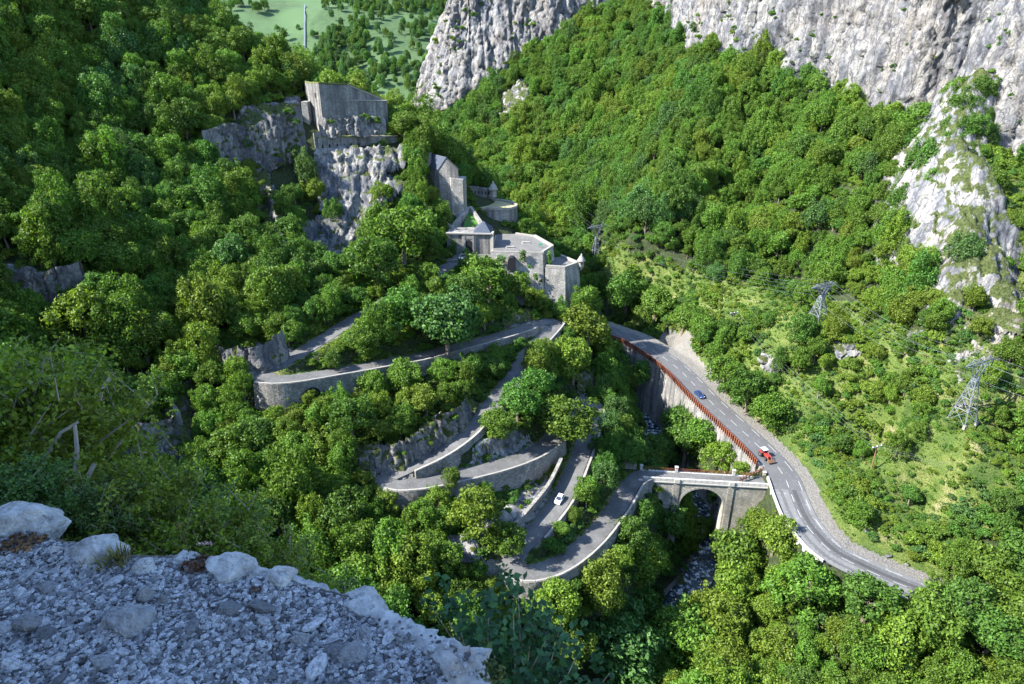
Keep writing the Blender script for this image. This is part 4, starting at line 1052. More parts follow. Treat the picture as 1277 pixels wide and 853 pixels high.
tn = fbm(S['x'] / 20, S['y'] / 20, 1.4, 3) + rng.normal(size=nS) * 0.3
sti = np.where(tn > 0.10, 0, np.where(tn > -0.2, 1, np.where(tn > -0.45, 2, 3)))
sro = rng.uniform(0, 2 * pi, nS); ssh = rng.integers(0, 4, nS)
px, py, dep = project(C3s)
vis = seen_over_ground(C3s + np.array([0, 0, 0.8])) & (px > 0) & (px < 1277) & (py > 0) & (py < 853) & (S['grass'] | (S['dO'] < 9))
score = np.where(vis, F * SR / np.maximum(dep, 1), 0)
bx_, by_ = (px * k_).astype(int).clip(0, 319), (py * k_).astype(int).clip(0, 213)
bi = buf[by_, bx_]; score = np.where((bi >= 0) & (dep > project(C3)[2][np.maximum(bi, 0)]), 0, score)
s_single = np.argsort(-score)[:230]; s_single = s_single[score[s_single] > 0]
s_is = np.zeros(nS, bool); s_is[s_single] = True
instancer('undergrowth', np.stack([S['x'], S['y'], S['z']], 1)[~s_is], np.repeat(SR[:, None], 3, 1)[~s_is], sro[~s_is], (ssh * 4 + sti)[~s_is], [[SHRUB[i, t]] for i in range(4) for t in TINTS])
SHRUB_OBJ = []
for i in s_single:
    o = obj('shrub', SHRUB[int(ssh[i]), TINTS[sti[i]]], None, (S['x'][i], S['y'][i], S['z'][i]))
    o.scale = (SR[i],) * 3; o.rotation_euler = (0, 0, sro[i]); tag(o, None, 'shrub', 'single shrubs on the open slopes'); SHRUB_OBJ.append((o, px[i], py[i], ('large ' if SR[i] > 1.8 else 'small ' if SR[i] < 1.1 else 'middling ') + TINTS[sti[i]]))
assign_labels(SHRUB_OBJ, 'shrub')
_l = np.concatenate(LEDGES); _n = len(_l); _s = (.6 + 1.5 * np.random.default_rng(2).random(_n) ** 2) * np.clip(project(_l)[2] / 330, .35, 1.4)
instancer('ledge_growth', _l, np.repeat(_s[:, None], 3, 1), np.arange(_n) * 1.7, np.random.default_rng(3).integers(0, 16, _n), [[SHRUB[i, t]] for i in range(4) for t in TINTS]); print('LEDGE', _n)
# low tufts that cover the open slope
tuft = {}
for i in range(3):
    v, f = crown_geo(500 + i, 1.0, 0.55, 7, 16, 0.24, -0.1)
    for t in TINTS: tuft[i, t] = mesh_from('tuft', v, f, M[t])
M['straw'] = make_leaf('straw', (0.15, 0.145, 0.045), 0.3, 0.2)
for i in range(3): tuft[i, 'straw'] = mesh_from('tuft', tuft[i, TINTS[0]].vertices and crown_geo(520 + i, 1.0, 0.5, 7, 14, 0.22, -0.1)[0], np.arange(len(crown_geo(520 + i, 1.0, 0.5, 7, 14, 0.22, -0.1)[0])).reshape(-1, 4), M['straw'])
x, y = scatter(0.85, -110, 260, 100, 330, rng)
g = ground_info(x, y)
ok = (g['px'] > -30) & (g['px'] < 1310) & (g['py'] > -30) & (g['py'] < 900) & (g['grass'] | (g['dO'] < 12) | ((g['dM'] < 16)))
ok &= (g['dO'] > 3.2) & (g['dR'] > 4.6) & np.where(g['sgn'] > 0, g['dM'] > 6.4, g['dM'] > 8.8) & ~g['scree'] & (~g['rock'] | (rng.random(len(x)) < 0.12)) & (rng.random(len(x)) < 0.72)
for fx, fy, fr in FORT_FOOT: ok &= np.hypot(x - fx, y - fy) > fr
G = {k: v[ok] for k, v in g.items()}; nG = len(G['x'])
tn = fbm(G['x'] / 13, G['y'] / 13, 6.4, 3) + rng.normal(size=nG) * 0.36
gti = np.where(tn > 0.62, 4, np.where(tn > 0.0, 0, np.where(tn > -0.28, 1, 2)))
gs = (0.3 + 0.75 * rng.random(nG) ** 2.2) * np.where(G['dM'] < 11, .55, 1)
order5 = TINTS + ['straw']
instancer('ground_cover', np.stack([G['x'], G['y'], G['z']], 1), np.stack([gs, gs, gs], 1), rng.uniform(0, 6.28, nG), rng.integers(0, 3, nG) * 5 + gti, [[tuft[i, t]] for i in range(3) for t in order5])
print('SHRUBS', nS, 'TUFTS', nG)

# ------------------------------------------------------------------ retaining walls of the old road
def road_wall(name, label, line, nrm, i, j, side, hs, w, top=0.55, thick=0.75, off=0.45, batter=0.10, mat='wall', cope=True, ground_follow=True, group='retaining walls of the old road'):
    root = empty(name, tuple(line[(i + j) // 2]))
    o0 = np.array(root.location)
    ks = np.arange(i, j + 1); n = len(ks)
    nn = nrm[ks] * side; p = line[ks, :2]; z = line[ks, 2]
    h = np.linspace(hs[0], hs[1], n)
    zt = z + top + 0.05 * perlin(ks / 6.0, 0.3, 0.2)
    zb = z - h - 1.5
    a = p + nn * (w / 2 + off); b = p + nn * (w / 2 + off + thick); c = p + nn * (w / 2 + off + thick)[None] if False else p + nn * (w / 2 + off + thick) + nn * ((zt - zb) * batter)[:, None]
    if ground_follow:
        q = p + nn * (w / 2 + off + thick + 1.5); zb = np.minimum(ground(q[:, 0], q[:, 1]) - 1.2, z - 0.5)
        c = b + nn * ((zt - zb) * batter)[:, None]
    rows = 4
    V = [np.column_stack([a, z - 0.8]), np.column_stack([a, zt])]
    for r in range(rows + 1):
        t = r / rows
        V.append(np.column_stack([b * (1 - t) + c * t + nn * (0.10 * perlin(ks / 2.5, r * 1.3, side * 2.1))[:, None] * (0 < r), zt * (1 - t) + zb * t]))
    V = np.stack(V, 0) - o0
    m = len(V)
    f = grid_faces(m, n)
    if side > 0: f = f[:, ::-1]
    caps = [[r * n for r in range(m)], [r * n + n - 1 for r in range(m)][::-1]]
    me = bpy.data.meshes.new('masonry'); me.from_pydata(V.reshape(-1, 3).tolist(), [], f.tolist() + caps); me.materials.append(M[mat]); me.update()
    obj('masonry', me, root)
    if cope:                                   # coping stones, one by one where they are big enough to see
        rr = random.Random(i * 7 + j)
        k = 0; meshes = []
        while k < n - 2:
            e = min(n - 1, k + 2)
            pa, pb = (a[k] + b[k]) / 2, (a[e] + b[e]) / 2
            d = pb - pa; L = np.linalg.norm(d); mid = (pa + pb) / 2
            mb = MB(); mb.box((0, 0, 0), (L * 0.97, 0.55 + rr.uniform(-.08, .08), 0.16 + rr.uniform(-.05, .05)))
            st = mb.build('coping_stone', M['coping'], root)
            st.location = (mid[0] - o0[0], mid[1] - o0[1], (zt[k] + zt[e]) / 2 + 0.1 - o0[2])
            st.rotation_euler = (0, -math.atan2(zt[e] - zt[k], L), math.atan2(d[1], d[0]))
            k = e
    tag(root, label, 'wall', group)
    return root
WLAB = ['long curved retaining wall under the lowest leg of the old road, beside the bridge', 'low pale-topped wall between the two lowest legs of the old road',
        'tall dark retaining wall under the third leg of the old road', 'stepped wall holding the narrow fourth leg above the middle hairpin',
        'buttressed wall on the outer side of the hairpin below the fort', 'wall carrying the top leg of the old road behind the big round tree',
        'long rough grey stone wall curving under the upper left hairpin']
for w, lab in zip(WALLS, WLAB):
    i, j = wall_range(w)
    ARCHED = road_wall('retaining_wall', lab, OLD, NO, min(i, j), max(i, j), w[2], (w[3], w[4]), OLD_W)
i, j = [int(np.argmin((project(OLD)[0] - q[0]) ** 2 + (project(OLD)[1] - q[1]) ** 2)) for q in ((652, 684), (716, 588))]
LW = OLD.copy(); LW[:, 2] += 3.8
road_wall('revetment_wall', 'rough stone revetment on the uphill side of the leg with the white car', LW, NO, i, j, -1, (4.2, 4.2), OLD_W, 0.0, 0.9, 0.7, 0.0, 'wall', False, False)
# outline of an arched panel
def arch_panel(w, h, seg=10):
    pts = [(-w / 2, 0), (w / 2, 0)] + [(w / 2 * cos(a), h - w / 2 + w / 2 * sin(a)) for a in np.linspace(0, pi, seg)]
    return pts
# ------------------------------------------------------------------ main road edge: kerb, rust railing, wall below, verge markings
px, py, _ = project(MAIN)
iA = 2; iB = int(np.argmin((px - 952) ** 2 + (py - 588) ** 2)); iC = int(np.argmin((px - 1040) ** 2 + (py - 690) ** 2))
# the concrete wall below the road; its dark masonry colour paints in the shade
road_wall('road_wall', 'tall shaded concrete wall below the main road, above the stream', MAIN, NM, 0, iB, 1, (9, 8), MAIN_W, -0.1, 0.6, 0.5, 0.03, 'fort', False, group='walls of the main road')
def strip(name, line, nrm, i, j, o0, o1, z0, z1, mat, parent=None):
    ks = np.arange(i, j + 1); n = len(ks); p = line[ks, :2]; z = line[ks, 2]
    V = []
    for o, zz in ((o0, z0), (o0, z1), (o1, z1), (o1, z0)): V.append(np.column_stack([p + nrm[ks] * o, z + zz]))
    V = np.stack(V, 0).reshape(-1, 3); f = []
    for k in range(n - 1):
        for r in range(4): f.append((r * n + k, r * n + k + 1, ((r + 1) % 4) * n + k + 1, ((r + 1) % 4) * n + k))
    f += [(0, n, 2 * n, 3 * n), (n - 1, 4 * n - 1, 3 * n - 1, 2 * n - 1)]
    me = bpy.data.meshes.new(name); me.from_pydata(V.tolist(), [], f)
    bm = bmesh.new(); bm.from_mesh(me); bmesh.ops.recalc_face_normals(bm, faces=bm.faces); bm.to_mesh(me); bm.free()
    me.materials.append(M[mat]); return obj(name, me, parent)
kerb = strip('kerb', MAIN, NM, 0, iB, MAIN_W / 2 - 0.5, MAIN_W / 2 + 0.55, -0.3, 0.22, 'concrete'); kerb['kind'] = 'structure'
rail = empty('roadside_railing', (0, 0, 0)); tag(rail, 'long rust-brown railing on the outer edge of the main road', 'railing')
for z0, z1 in ((0.15, 0.85), (1.0, 1.75)): strip('rail', MAIN, NM, 0, iB, MAIN_W / 2 + 0.62, MAIN_W / 2 + 0.76, z0, z1, 'rust', rail)
post_me = None
d_ = np.concatenate([[0], np.cumsum(np.linalg.norm(np.diff(MAIN[:iB + 1, :2], axis=0), axis=1))])
for s_ in np.arange(0, d_[-1], 0.9):
    k = int(np.searchsorted(d_, s_)); k = min(k, iB)
    p = MAIN[k]; q = p[:2] + NM[k] * (MAIN_W / 2 + 0.84)
    if post_me is None:
        o = MB().box((0.12, 0, 0.45), (0.42, 0.16, 2.8)).build('post', M['rust'], rail); post_me = o.data
    else: o = obj('post', post_me, rail)
    o.location = (q[0], q[1], p[2]); o.rotation_euler = (0, 0, math.atan2(NM[k][1], NM[k][0]))
# white edge parapet below the bridge
strip_par = empty('road_parapet', tuple(MAIN[iB])); tag(strip_par, 'low white parapet along the main road below the bridge end', 'parapet')
o_ = strip('low_wall', MAIN, NM, iB + 7, iC, MAIN_W / 2 - 0.1, MAIN_W / 2 + 0.35, -1.5, 0.75, 'bridgewhite', strip_par); o_.location = -Vector(MAIN[iB])
# paint lines: centre dashes and right edge dashes, each one a part of the road
def dash(off, s0, L, w, line=MAIN, nrm=NM):
    k0 = int(s0); k1 = min(int(s0 + L), len(line) - 1)
    if k1 - k0 < 1: return
    V, f = [], []
    for k in range(k0, k1 + 1):
        for o in (off - w / 2, off + w / 2):
            q = line[k, :2] + nrm[k] * o; V.append((q[0], q[1], line[k, 2] + 0.08 * (1 - (off / 4.4) ** 2) + 0.012))
    n = k1 - k0
    for k in range(n): f.append((2 * k, 2 * k + 1, 2 * k + 3, 2 * k + 2))
    obj('lane_dash', mesh_from('lane_dash', V, [t[::-1] for t in f], M['paint']), main_road)
for s_ in np.arange(4, len(MAIN) - 8, 6.0): dash(0.0, s_, 3, 0.16)
for s_ in np.arange(4, len(MAIN) - 8, 8.0): dash(-3.5, s_, 4, 0.16)
for s_ in np.arange(int(iB) - 110, iB + 2, 8.0): dash(3.75, s_, 7, 0.14)
# darker repaired strip and joint of the lower part of the road
mdark = make_asphalt('repair asphalt', 0.05, (1, 1, 1.02), 0.15)
mlight = make_asphalt('older asphalt', 0.12, (1, 1, 1), 0.12)
kj = int(np.argmin((px - 984) ** 2 + (py - 610) ** 2))
def patch(name, i, j, o0, o1, mat, dz):
    ks = np.arange(i, j + 1); V = []; cols = np.linspace(o0, o1, 4)
    for k in ks:
        for o in cols:
            q = MAIN[k, :2] + NM[k] * o; V.append((q[0], q[1], MAIN[k, 2] + 0.08 * (1 - (o / 4.4) ** 2) + dz))
    return obj(name, mesh_from(name, V, grid_faces(len(ks), 4)[:, ::-1], mat, True), main_road)
patch('older_surface', kj, len(MAIN) - 1, -4.3, 4.3, mlight, 0.004)
patch('repair_strip', kj, len(MAIN) - 1, -1.9, -0.55, mdark, 0.008)
# the stream
mw = Mat('stream water'); v = mw.pos()
nw = mw.noise(v, 0.75, 6, 0.7); nb = mw.noise(v, 0.22, 3)
foam = mw.ramp(mw.math('ADD', nw, mw.math('MULTIPLY', nb, 0.35)), [(0.70, 0.0), (0.80, 1.0)])
mw.base(mw.mix(foam, (0.012, 0.026, 0.034), (0.55, 0.58, 0.60)), 0.12); mw.b.inputs['Specular IOR Level'].default_value = 0.5
mw.l(mw.mix(foam, (0.08,) * 3, (0.6,) * 3), mw.b.inputs['Roughness'])
mw.bump(nw, 0.5, 0.25); M['water'] = mw.m
ribbon('stream', RIVER, NR, 8.0, M['water'], 0.0, 9)

# ------------------------------------------------------------------ the stone bridge
BA, BB = P(800, 592, 29.0), P(958, 600, 29.3)
BL = float(np.linalg.norm((BB - BA)[:2])); BRZ = math.atan2(BB[1] - BA[1], BB[0] - BA[0])
bridge = empty('stone_bridge', (BA[0], BA[1], 29.0), BRZ); tag(bridge, 'old stone arch bridge over the stream with pale parapets', 'bridge')
def fx(px_, z_=28.0):                        # distance along the bridge of a spot seen on its near face
    q = P(px_, 600, z_); return float(((q - BA)[:2] @ (BB - BA)[:2]) / BL)
def extrude_y(mb, poly, y0, y1):
    n = len(poly)
    v = [(p[0], y0, p[1]) for p in poly] + [(p[0], y1, p[1]) for p in poly]
    f = [list(range(n)), list(range(n, 2 * n))[::-1]] + [[(i + 1) % n, i, n + i, n + (i + 1) % n] for i in range(n)]
    mb.add(v, f)
HB = 2.5
a0, a1 = fx(849), fx(903); ar = (a1 - a0) / 2; ac = (a0 + a1) / 2; spring = -1.9 - ar
s0, s1 = fx(813), fx(829); sr = (s1 - s0) / 2; sc_ = (s0 + s1) / 2; sspr = -6.4 - sr
bot = -27
out_ = [(-1.5, -0.35), (-1.5, bot), (s0, bot), (s0, sspr)] + [(sc_ - sr * cos(t), sspr + sr * sin(t)) for t in np.linspace(0.15, pi - 0.15, 9)] + [(s1, sspr), (s1, bot), (a0, bot), (a0, spring)]
out_ += [(ac - ar * cos(t), spring + ar * sin(t)) for t in np.linspace(0.08, pi - 0.08, 21)] + [(a1, spring), (a1, bot), (BL + 1.0, bot), (BL + 1.0, -0.35)]
mb = MB(); extrude_y(mb, out_, -HB, HB); mb.build('spandrel_wall', M['bridge'], bridge)
# voussoirs of the arch, one by one
for k in range(18):
    t0, t1 = pi * k / 18 + 0.012, pi * (k + 1) / 18 - 0.012
    q = [(ac - r_ * cos(t), spring + r_ * sin(t)) for r_, t in ((ar - 0.03, t0), (ar - 0.03, t1), (ar + 0.62, t1), (ar + 0.62, t0))]
    mb = MB(); extrude_y(mb, q, -HB - 0.09, -HB + 0.2); mb.build('arch_stone', M['coping'], bridge)
mb = MB().box((BL / 2, 0, -0.17), (BL + 2, 2 * HB + 0.7, 0.34)); mb.build('cornice', M['bridgewhite'], bridge)
mb = MB().box((BL / 2, 0, 0.02), (BL + 2, 2 * HB - 0.9, 0.06)); mb.build('deck_surface', M['oldroad'], bridge)
mb = MB().box((BL / 2 + 0.4, -HB + 0.06, 0.45), (BL + 0.2, 0.34, 0.9)); mb.build('parapet_core', M['bridge'], bridge)
npan = 22
pan = None
for k in range(npan):
    x0 = BL * k / npan + 0.35
    for yy_ in (-HB + 0.06,):
        if pan is None: pan = MB().box((0, 0, 0), (BL / npan - 0.12, 0.52, 1.02)).build('parapet_panel', M['bridgewhite'], bridge); o = pan
        else: o = obj('parapet_panel', pan.data, bridge)
        o.location = (x0 + BL / npan / 2, yy_, 0.60 + 0.012 * (k % 3))
for px_ in (843, 909):
    mb = MB().prism([(fx(px_) - 0.85, -HB - 0.25), (fx(px_) + 0.85, -HB - 0.25), (fx(px_) + 0.85, -HB + 0.3), (fx(px_) - 0.85, -HB + 0.3)], -0.36, bot + 8)
    mb.build('pilaster', M['bridge'], bridge)
    mb = MB().box((fx(px_), -HB - 0.12, 0.5), (1.5, 0.9, 1.3)); mb.build('pilaster_cap', M['bridgewhite'], bridge)
for px_ in (797, 841, 912, 949):
    mb = MB().box((fx(px_) + 0.8, HB - 0.1, 0.8), (0.8, 0.7, 1.7)).box((fx(px_) + 0.8, HB - 0.1, 1.75), (1.0, 0.9, 0.25)); mb.build('parapet_post', M['bridgewhite'], bridge)
xs = np.arange(0.8, BL - 0.5, 1.15)
bar = None
for x_ in xs:
    if bar is None: bar = MB().box((0, 0, 0.6), (0.09, 0.09, 1.2)).build('railing_post', M['rust'], bridge); o = bar
    else: o = obj('railing_post', bar.data, bridge)
    o.location = (x_, HB - 0.1, 0)
for zz in (0.65, 1.18): MB().box((BL / 2, HB - 0.1, zz), (BL, 0.08, 0.08)).build('railing_rail', M['rust'], bridge)
# railing that turns the corner at the road end
r2 = empty('corner_railing', tuple(P(955, 590, 30))); tag(r2, 'short rust-brown railing turning the corner beside the bridge end', 'railing')
pa, pb = P(951, 588, 30.3), P(922, 601, 29.4)
o0 = np.array(r2.location)
for t in np.linspace(0, 1, 8):
    q = pa * (1 - t) + pb * t - o0; MB().box((q[0], q[1], q[2] + 0.6), (0.16, 0.16, 2.2)).build('post', M['rust'], r2)
for zz in (0.45, 1.1):
    mb = MB(); q0, q1 = pa - o0, pb - o0; mb.tube([(q0[0], q0[1], q0[2] + zz), (q1[0], q1[1], q1[2] + zz)], 0.19, 4); mb.build('rail', M['rust'], r2)
# small stone block wall at the west end of the bridge
mbk = MB().box((0, 0, 0.8), (5.0, 1.0, 1.9)); o = mbk.build('end_wall', M['wall']); q = P(783, 583, 30); o.location = tuple(q); o.rotation_euler = (0, 0, BRZ)
tag(o, 'short stone block wall where the old road meets the bridge', 'wall')

# ------------------------------------------------------------------ the fort
def poly_block(name, mat, parent, top, base, z0s, batter=None):
    """solid with plan outline top (list of xyz points, clockwise or not) and a flat foot; batter: outline at the foot"""
    o0 = np.array(parent.location) if parent else np.zeros(3)
    foot_ = batter or [(p[0], p[1]) for p in top]
    n = len(top)
    v = [(*f_, z) for f_, z in zip(foot_, z0s if hasattr(z0s, '__len__') else [z0s] * n)] + [tuple(p) for p in top]
    v = [tuple(np.array(p) - o0) for p in v]
    f = [list(range(n))[::-1], list(range(n, 2 * n))] + [[i, (i + 1) % n, n + (i + 1) % n, n + i] for i in range(n)]
    mb = MB(); mb.add(v, f); return mb.build(name, mat, parent)
def on_face(name, mat, parent, a, b, u, zc, w, h, arch=False, depth=0.5, proud=0.06):
    """an opening, door or panel let into the wall face from a to b, at fraction u"""
    a, b = np.array(a[:2], float), np.array(b[:2], float)
    d = (b - a); L = np.linalg.norm(d); d /= L; n = np.array([d[1], -d[0]])
    c = a + d * (u * L)
    pts = arch_panel(w, h) if arch else [(-w / 2, 0), (w / 2, 0), (w / 2, h), (-w / 2, h)]
    o0 = np.array(parent.location)
    v, m = [], len(pts)
    for s_ in (proud, -depth):
        for q in pts: p = c + d * q[0] + n * s_; v.append((p[0] - o0[0], p[1] - o0[1], zc - h / 2 + q[1] - o0[2]))
    f = [list(range(m)), list(range(m, 2 * m))[::-1]] + [[i, (i + 1) % m, m + (i + 1) % m, m + i] for i in range(m)]
    mb = MB(); mb.add(v, f); return mb.build(name, mat, parent)
def frame_on(name, mat, parent, a, b, u, zc, w, h, t=0.3):
    o = []
    for dx, dz, ww, hh in ((-w / 2 - t / 2, 0, t, h + t), (w / 2 + t / 2, 0, t, h + t), (0, h / 2 + t / 2, w + 2 * t, t)):
        a2, b2 = np.array(a[:2]), np.array(b[:2]); L = np.linalg.norm(b2 - a2)
        o.append(on_face(name, mat, parent, a, b, u + dx / L, zc + dz, ww, hh, False, 0.2, 0.16))
    return o
def xy(p): return (p[0], p[1])
# dark arched panel on the long wall, painting the shade of an opening
_k = int(np.argmin((project(OLD)[0] - 384) ** 2 + (project(OLD)[1] - 470) ** 2)); _n = -NO[_k]; _d = np.array([-_n[1], _n[0]])
_c = OLD[_k][:2] + _n * (OLD_W / 2 + .45 + .75 + .55)
on_face('arch_shade_panel', M['dark'], ARCHED, _c - _d * 3, _c + _d * 3, .5, OLD[_k][2] - 3.9, 4.6, 5.0, True, .6, .12)
def back(a, b, d):
    a, b = np.array(a), np.array(b); t = (b - a)[:2]; t /= np.linalg.norm(t); return np.array([-t[1], t[0]]) * d

def ivy(parent, c, w, h, d, n=260):
    rng = np.random.default_rng(n + int(c[0] * 10)); p = np.array(c) + rng.uniform(-.5, .5, (n, 3)) * np.array([w, d, h]) * (1 - .5 * rng.random((n, 1)) ** 2); p[:, 2] -= .5 * np.abs(p[:, 0] - c[0])
    v_, f_ = leaf_quads(p - np.array(parent.location), np.tile([-.3, -1, .5], (n, 1)), .3, rng); return obj('ivy', mesh_from('ivy', v_, f_, M['deep green']), parent)
# the keep on the crag
ka, kb, kc, kd = PY(397, 104, 277), PY(383, 104, 285), PY(433, 105, 279.2), PY(476, 123, 286)
keep_o = empty('fort_keep', (ka[0], ka[1], 104)); tag(keep_o, 'tall square grey keep with streaked walls on top of the crag', 'fort')
bk = back(ka, kd, 15)
ke = kd.copy(); ke[:2] += bk * 0.9
kb2 = kb.copy(); kb2[:2] += bk * 0.8
poly_block('main_block', M['fort'], keep_o, [ka, kc, kd, ke, kb2, kb], None, 101)
# projecting corner and recessed panel of the front, lower stepped wall on the right
t_ = (kd - ka)[:2] / np.linalg.norm((kd - ka)[:2]); nf_ = -back(ka, kd, 1.0)
def shift(p, f, dz=0): return np.array([p[0] + nf_[0] * f, p[1] + nf_[1] * f, p[2] + dz])
p0, p1 = ka, ka + np.array([*(t_ * 2.4), 0])
poly_block('corner_pier', M['fort'], keep_o, [shift(p0, 0.5, -0.4), shift(p1, 0.5, -0.4), shift(p1, -0.3, -0.4), shift(p0, -0.3, -0.4)], None, 101)
p0, p1 = ka + np.array([*(t_ * 2.4), 0]), ka + np.array([*(t_ * 11), 0])
poly_block('upper_band', M['fort'], keep_o, [shift(p0, 0.45, -0.4), shift(p1, 0.45, -0.6), shift(p1, -0.3, -0.6), shift(p0, -0.3, -0.4)], None, ka[2] - 1.9)
p0, p1 = ka + np.array([*(t_ * 11), 0]), shift(kd + np.array([*(t_ * 1.6), 0]), 0)
zst = PY(450, 125.5, 282)[2]
poly_block('stepped_wall', M['fort'], keep_o, [np.array([*shift(p0, 2.0)[:2], zst + .3]), np.array([*shift(p1, 2.0)[:2], zst - 0.5]), np.array([*shift(p1, -4)[:2], zst - 0.5]), np.array([*shift(p0, -0.3)[:2], zst + .3])], None, 101)
L_ = np.linalg.norm((kd - ka)[:2])
poly_block('ledge_coping', M['coping'], keep_o, [np.array([*shift(p0, 2.25)[:2], zst + .62]), np.array([*shift(p1, 2.25)[:2], zst - .18]), np.array([*shift(p1, .0)[:2], zst - .18]), np.array([*shift(p0, .0)[:2], zst + .62])], None, [zst + .3, zst - .5, zst - .5, zst + .3])
poly_block('wall_coping', M['coping'], keep_o, [shift(kc, .35, .1), shift(kd, .35, .1), shift(kd, -.6, .1), shift(kc, -.6, .1)], None, [kc[2] - .35, kd[2] - .35, kd[2] - .35, kc[2] - .35])
on_face('door', simple('red door', (0.20, 0.035, 0.03), 0.7), keep_o, ka, kd, 0.70, PY(451, 121, 282)[2], 1.0, 1.5)
on_face('embrasure', M['dark'], keep_o, ka, kd, 0.155, PY(407, 137, 278)[2], 1.5, 2.6, True, .5, .2)
on_face('embrasure', M['dark'], keep_o, kb, ka, 0.62, PY(386, 119, 280)[2], 1.0, 1.9)
for u in (0.36, 0.44): on_face('embrasure', M['dark'], keep_o, ka, kd, u, PY(420, 117, 279)[2], 0.35, 1.0)
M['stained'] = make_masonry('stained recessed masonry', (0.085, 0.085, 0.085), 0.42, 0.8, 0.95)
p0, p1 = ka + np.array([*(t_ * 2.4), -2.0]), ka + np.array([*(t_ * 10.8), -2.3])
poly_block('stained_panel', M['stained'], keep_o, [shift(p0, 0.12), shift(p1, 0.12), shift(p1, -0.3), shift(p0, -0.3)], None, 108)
rg = poly_block('roof_turf', M['drygrass'], keep_o, [p + np.array([0, 0, 0.55]) for p in (shift(ka, 0.3), shift(kc, 0.3), shift(kd, 0.2), ke, kb2, kb)], None, [p[2] + 0.05 for p in (ka, kc, kd, ke, kb2, kb)])
q0, q1 = PY(375, 127, 281), PY(383, 127, 281)
poly_block('side_buttress', M['fortlight'], keep_o, [q0, q1, q1 + np.array([0.5, 4, 0]), q0 + np.array([0.5, 4, 0])], None, 106)
poly_block('corner_spur_wall', M['fortlight'], keep_o, [PY(391, 165, 271.5), PY(399, 165, 271.0), ka * [1, 1, 0] + [0, 0, 110], kb * [1, 1, 0] + [0, 0, 110]], None, 84)

cliff_sheet('crag_face', [PY(398, 167, 272.0), PY(420, 167, 273.6), PY(440, 166, 275.2), PY(460, 165, 276.8), PY(482, 164, 279.0)], 6.0, radians(14), M['crag'], .4, 1.3, 1.0, True, .3)
for k_i, (u_, v_y, r_, lab) in enumerate(((415, 150, 1.6, 'dark bush on the rocks under the left half of the keep'), (440, 149, 1.9, 'dark bush on the rocks under the middle of the keep'), (458, 146, 2.2, 'larger bush against the stepped wall of the keep'), (470, 150, 2.0, 'bush at the right foot of the keep'), (452, 166, 1.4, 'bright little bush on the turf of the loopholed wall'))):
    q = PY(u_, v_y + 3, 271.5 + (u_ - 400) * .09); o = obj('shrub', SHRUB[k_i % 4, TINTS[2 if k_i < 4 else 0]], None, tuple(q)); o.scale = (r_,) * 3; tag(o, lab, 'shrub', 'bushes around the keep')
# loopholed wall below the keep
la, lb = PY(396, 172, 270.5), PY(472, 170, 277.5)
loop_o = empty('loopholed_wall', (la[0], la[1], 92)); tag(loop_o, 'loopholed stone wall with a grassy top on the crag below the keep', 'wall')
lbk = back(la, lb, 5.0)
l0 = PY(391.5, 173, 272.5)
poly_block('masonry', M['fort'], loop_o, [la, lb, np.array([lb[0] + lbk[0], lb[1] + lbk[1], lb[2]]), np.array([l0[0] + lbk[0], l0[1] + lbk[1], la[2]]), l0], None, 89)
poly_block('turf_top', M['drygrass'], loop_o, [la + [0, 0, .35], PY(452, 170.5, 275.7) + [0, 0, .35], np.array([lb[0] + lbk[0] - 4, lb[1] + lbk[1], lb[2] + 0.6]), np.array([l0[0] + lbk[0], l0[1] + lbk[1], la[2] + 0.7]), l0 + [0, 0, .35]], None, la[2] - 0.3)
for px_ in (404, 412, 421, 429, 437, 446):
    u = (PY(px_, 181, 273)[0] - la[0]) / (lb[0] - la[0]); on_face('loophole', M['dark'], loop_o, la, lb, u, PY(px_, 181.5, 273)[2], 0.6, 1.5, True)
pw0, pw1 = PY(470, 172, 277.5), PY(495, 170, 281)
poly_block('ruined_wing', M['fort'], loop_o, [pw0 + [0, 0, .8], pw1, pw1 + [0.5, 2, 0], pw0 + [.5, 2, .8]], None, 92)

# tall barrack with a slate roof on the slope
ta, tb = PY(549, 208, 268), PY(574, 213, 266)
bar_o = empty('fort_barrack', (tb[0], tb[1], 82)); tag(bar_o, 'tall grey gabled barrack with a slate roof on the wooded slope', 'building')
fr, gl = PY(541, 213, 269), PY(573, 212, 265)
gfl = PY(546, 212, 266.5); gap = PY(556, 197, 266); gfr = PY(571, 211, 265.5)
bd = np.array([-9.0, 11.0, 0])
zb_ = 80
o0 = np.array(bar_o.location)
v = [np.array([*xy(gfl), zb_]), np.array([gfr[0] + 1.0, gfr[1] - 1.0, zb_]), gfr, gap, gfl]
v2 = [p + bd for p in v]
mb = MB(); n = 5; mb.add([p - o0 for p in v + v2], [[0, 1, 2, 3, 4], [9, 8, 7, 6, 5]] + [[(i + 1) % 5, i, 5 + i, 5 + (i + 1) % 5] for i in range(5)]); mb.build('wall', M['fort'], bar_o)
up = np.array([0, 0, .18]); g_ = (gap - gfl); g2 = (gap - gfr)
for e0, e1 in ((gfl - g_ * .06, gap), (gap, gfr - g2 * .06)):
    q = [e0 + up - bd * .02, e1 + up - bd * .02, e1 + up + bd * 1.02, e0 + up + bd * 1.02]
    mb = MB(); mb.add([p - o0 for p in q] + [p - o0 + [0, 0, .22] for p in q], [[3, 2, 1, 0], [4, 5, 6, 7]] + [[i, (i + 1) % 4, 4 + (i + 1) % 4, 4 + i] for i in range(4)]); mb.build('roof', M['slate'], bar_o)
lo_a, lo_b = PY(562, 222, 264.8), PY(577, 224, 264.2)
poly_block('lower_wall', M['fortlight'], bar_o, [lo_a, lo_b, lo_b + [1, 6, 0], lo_a + [-3, 6, 0]], None, 80)
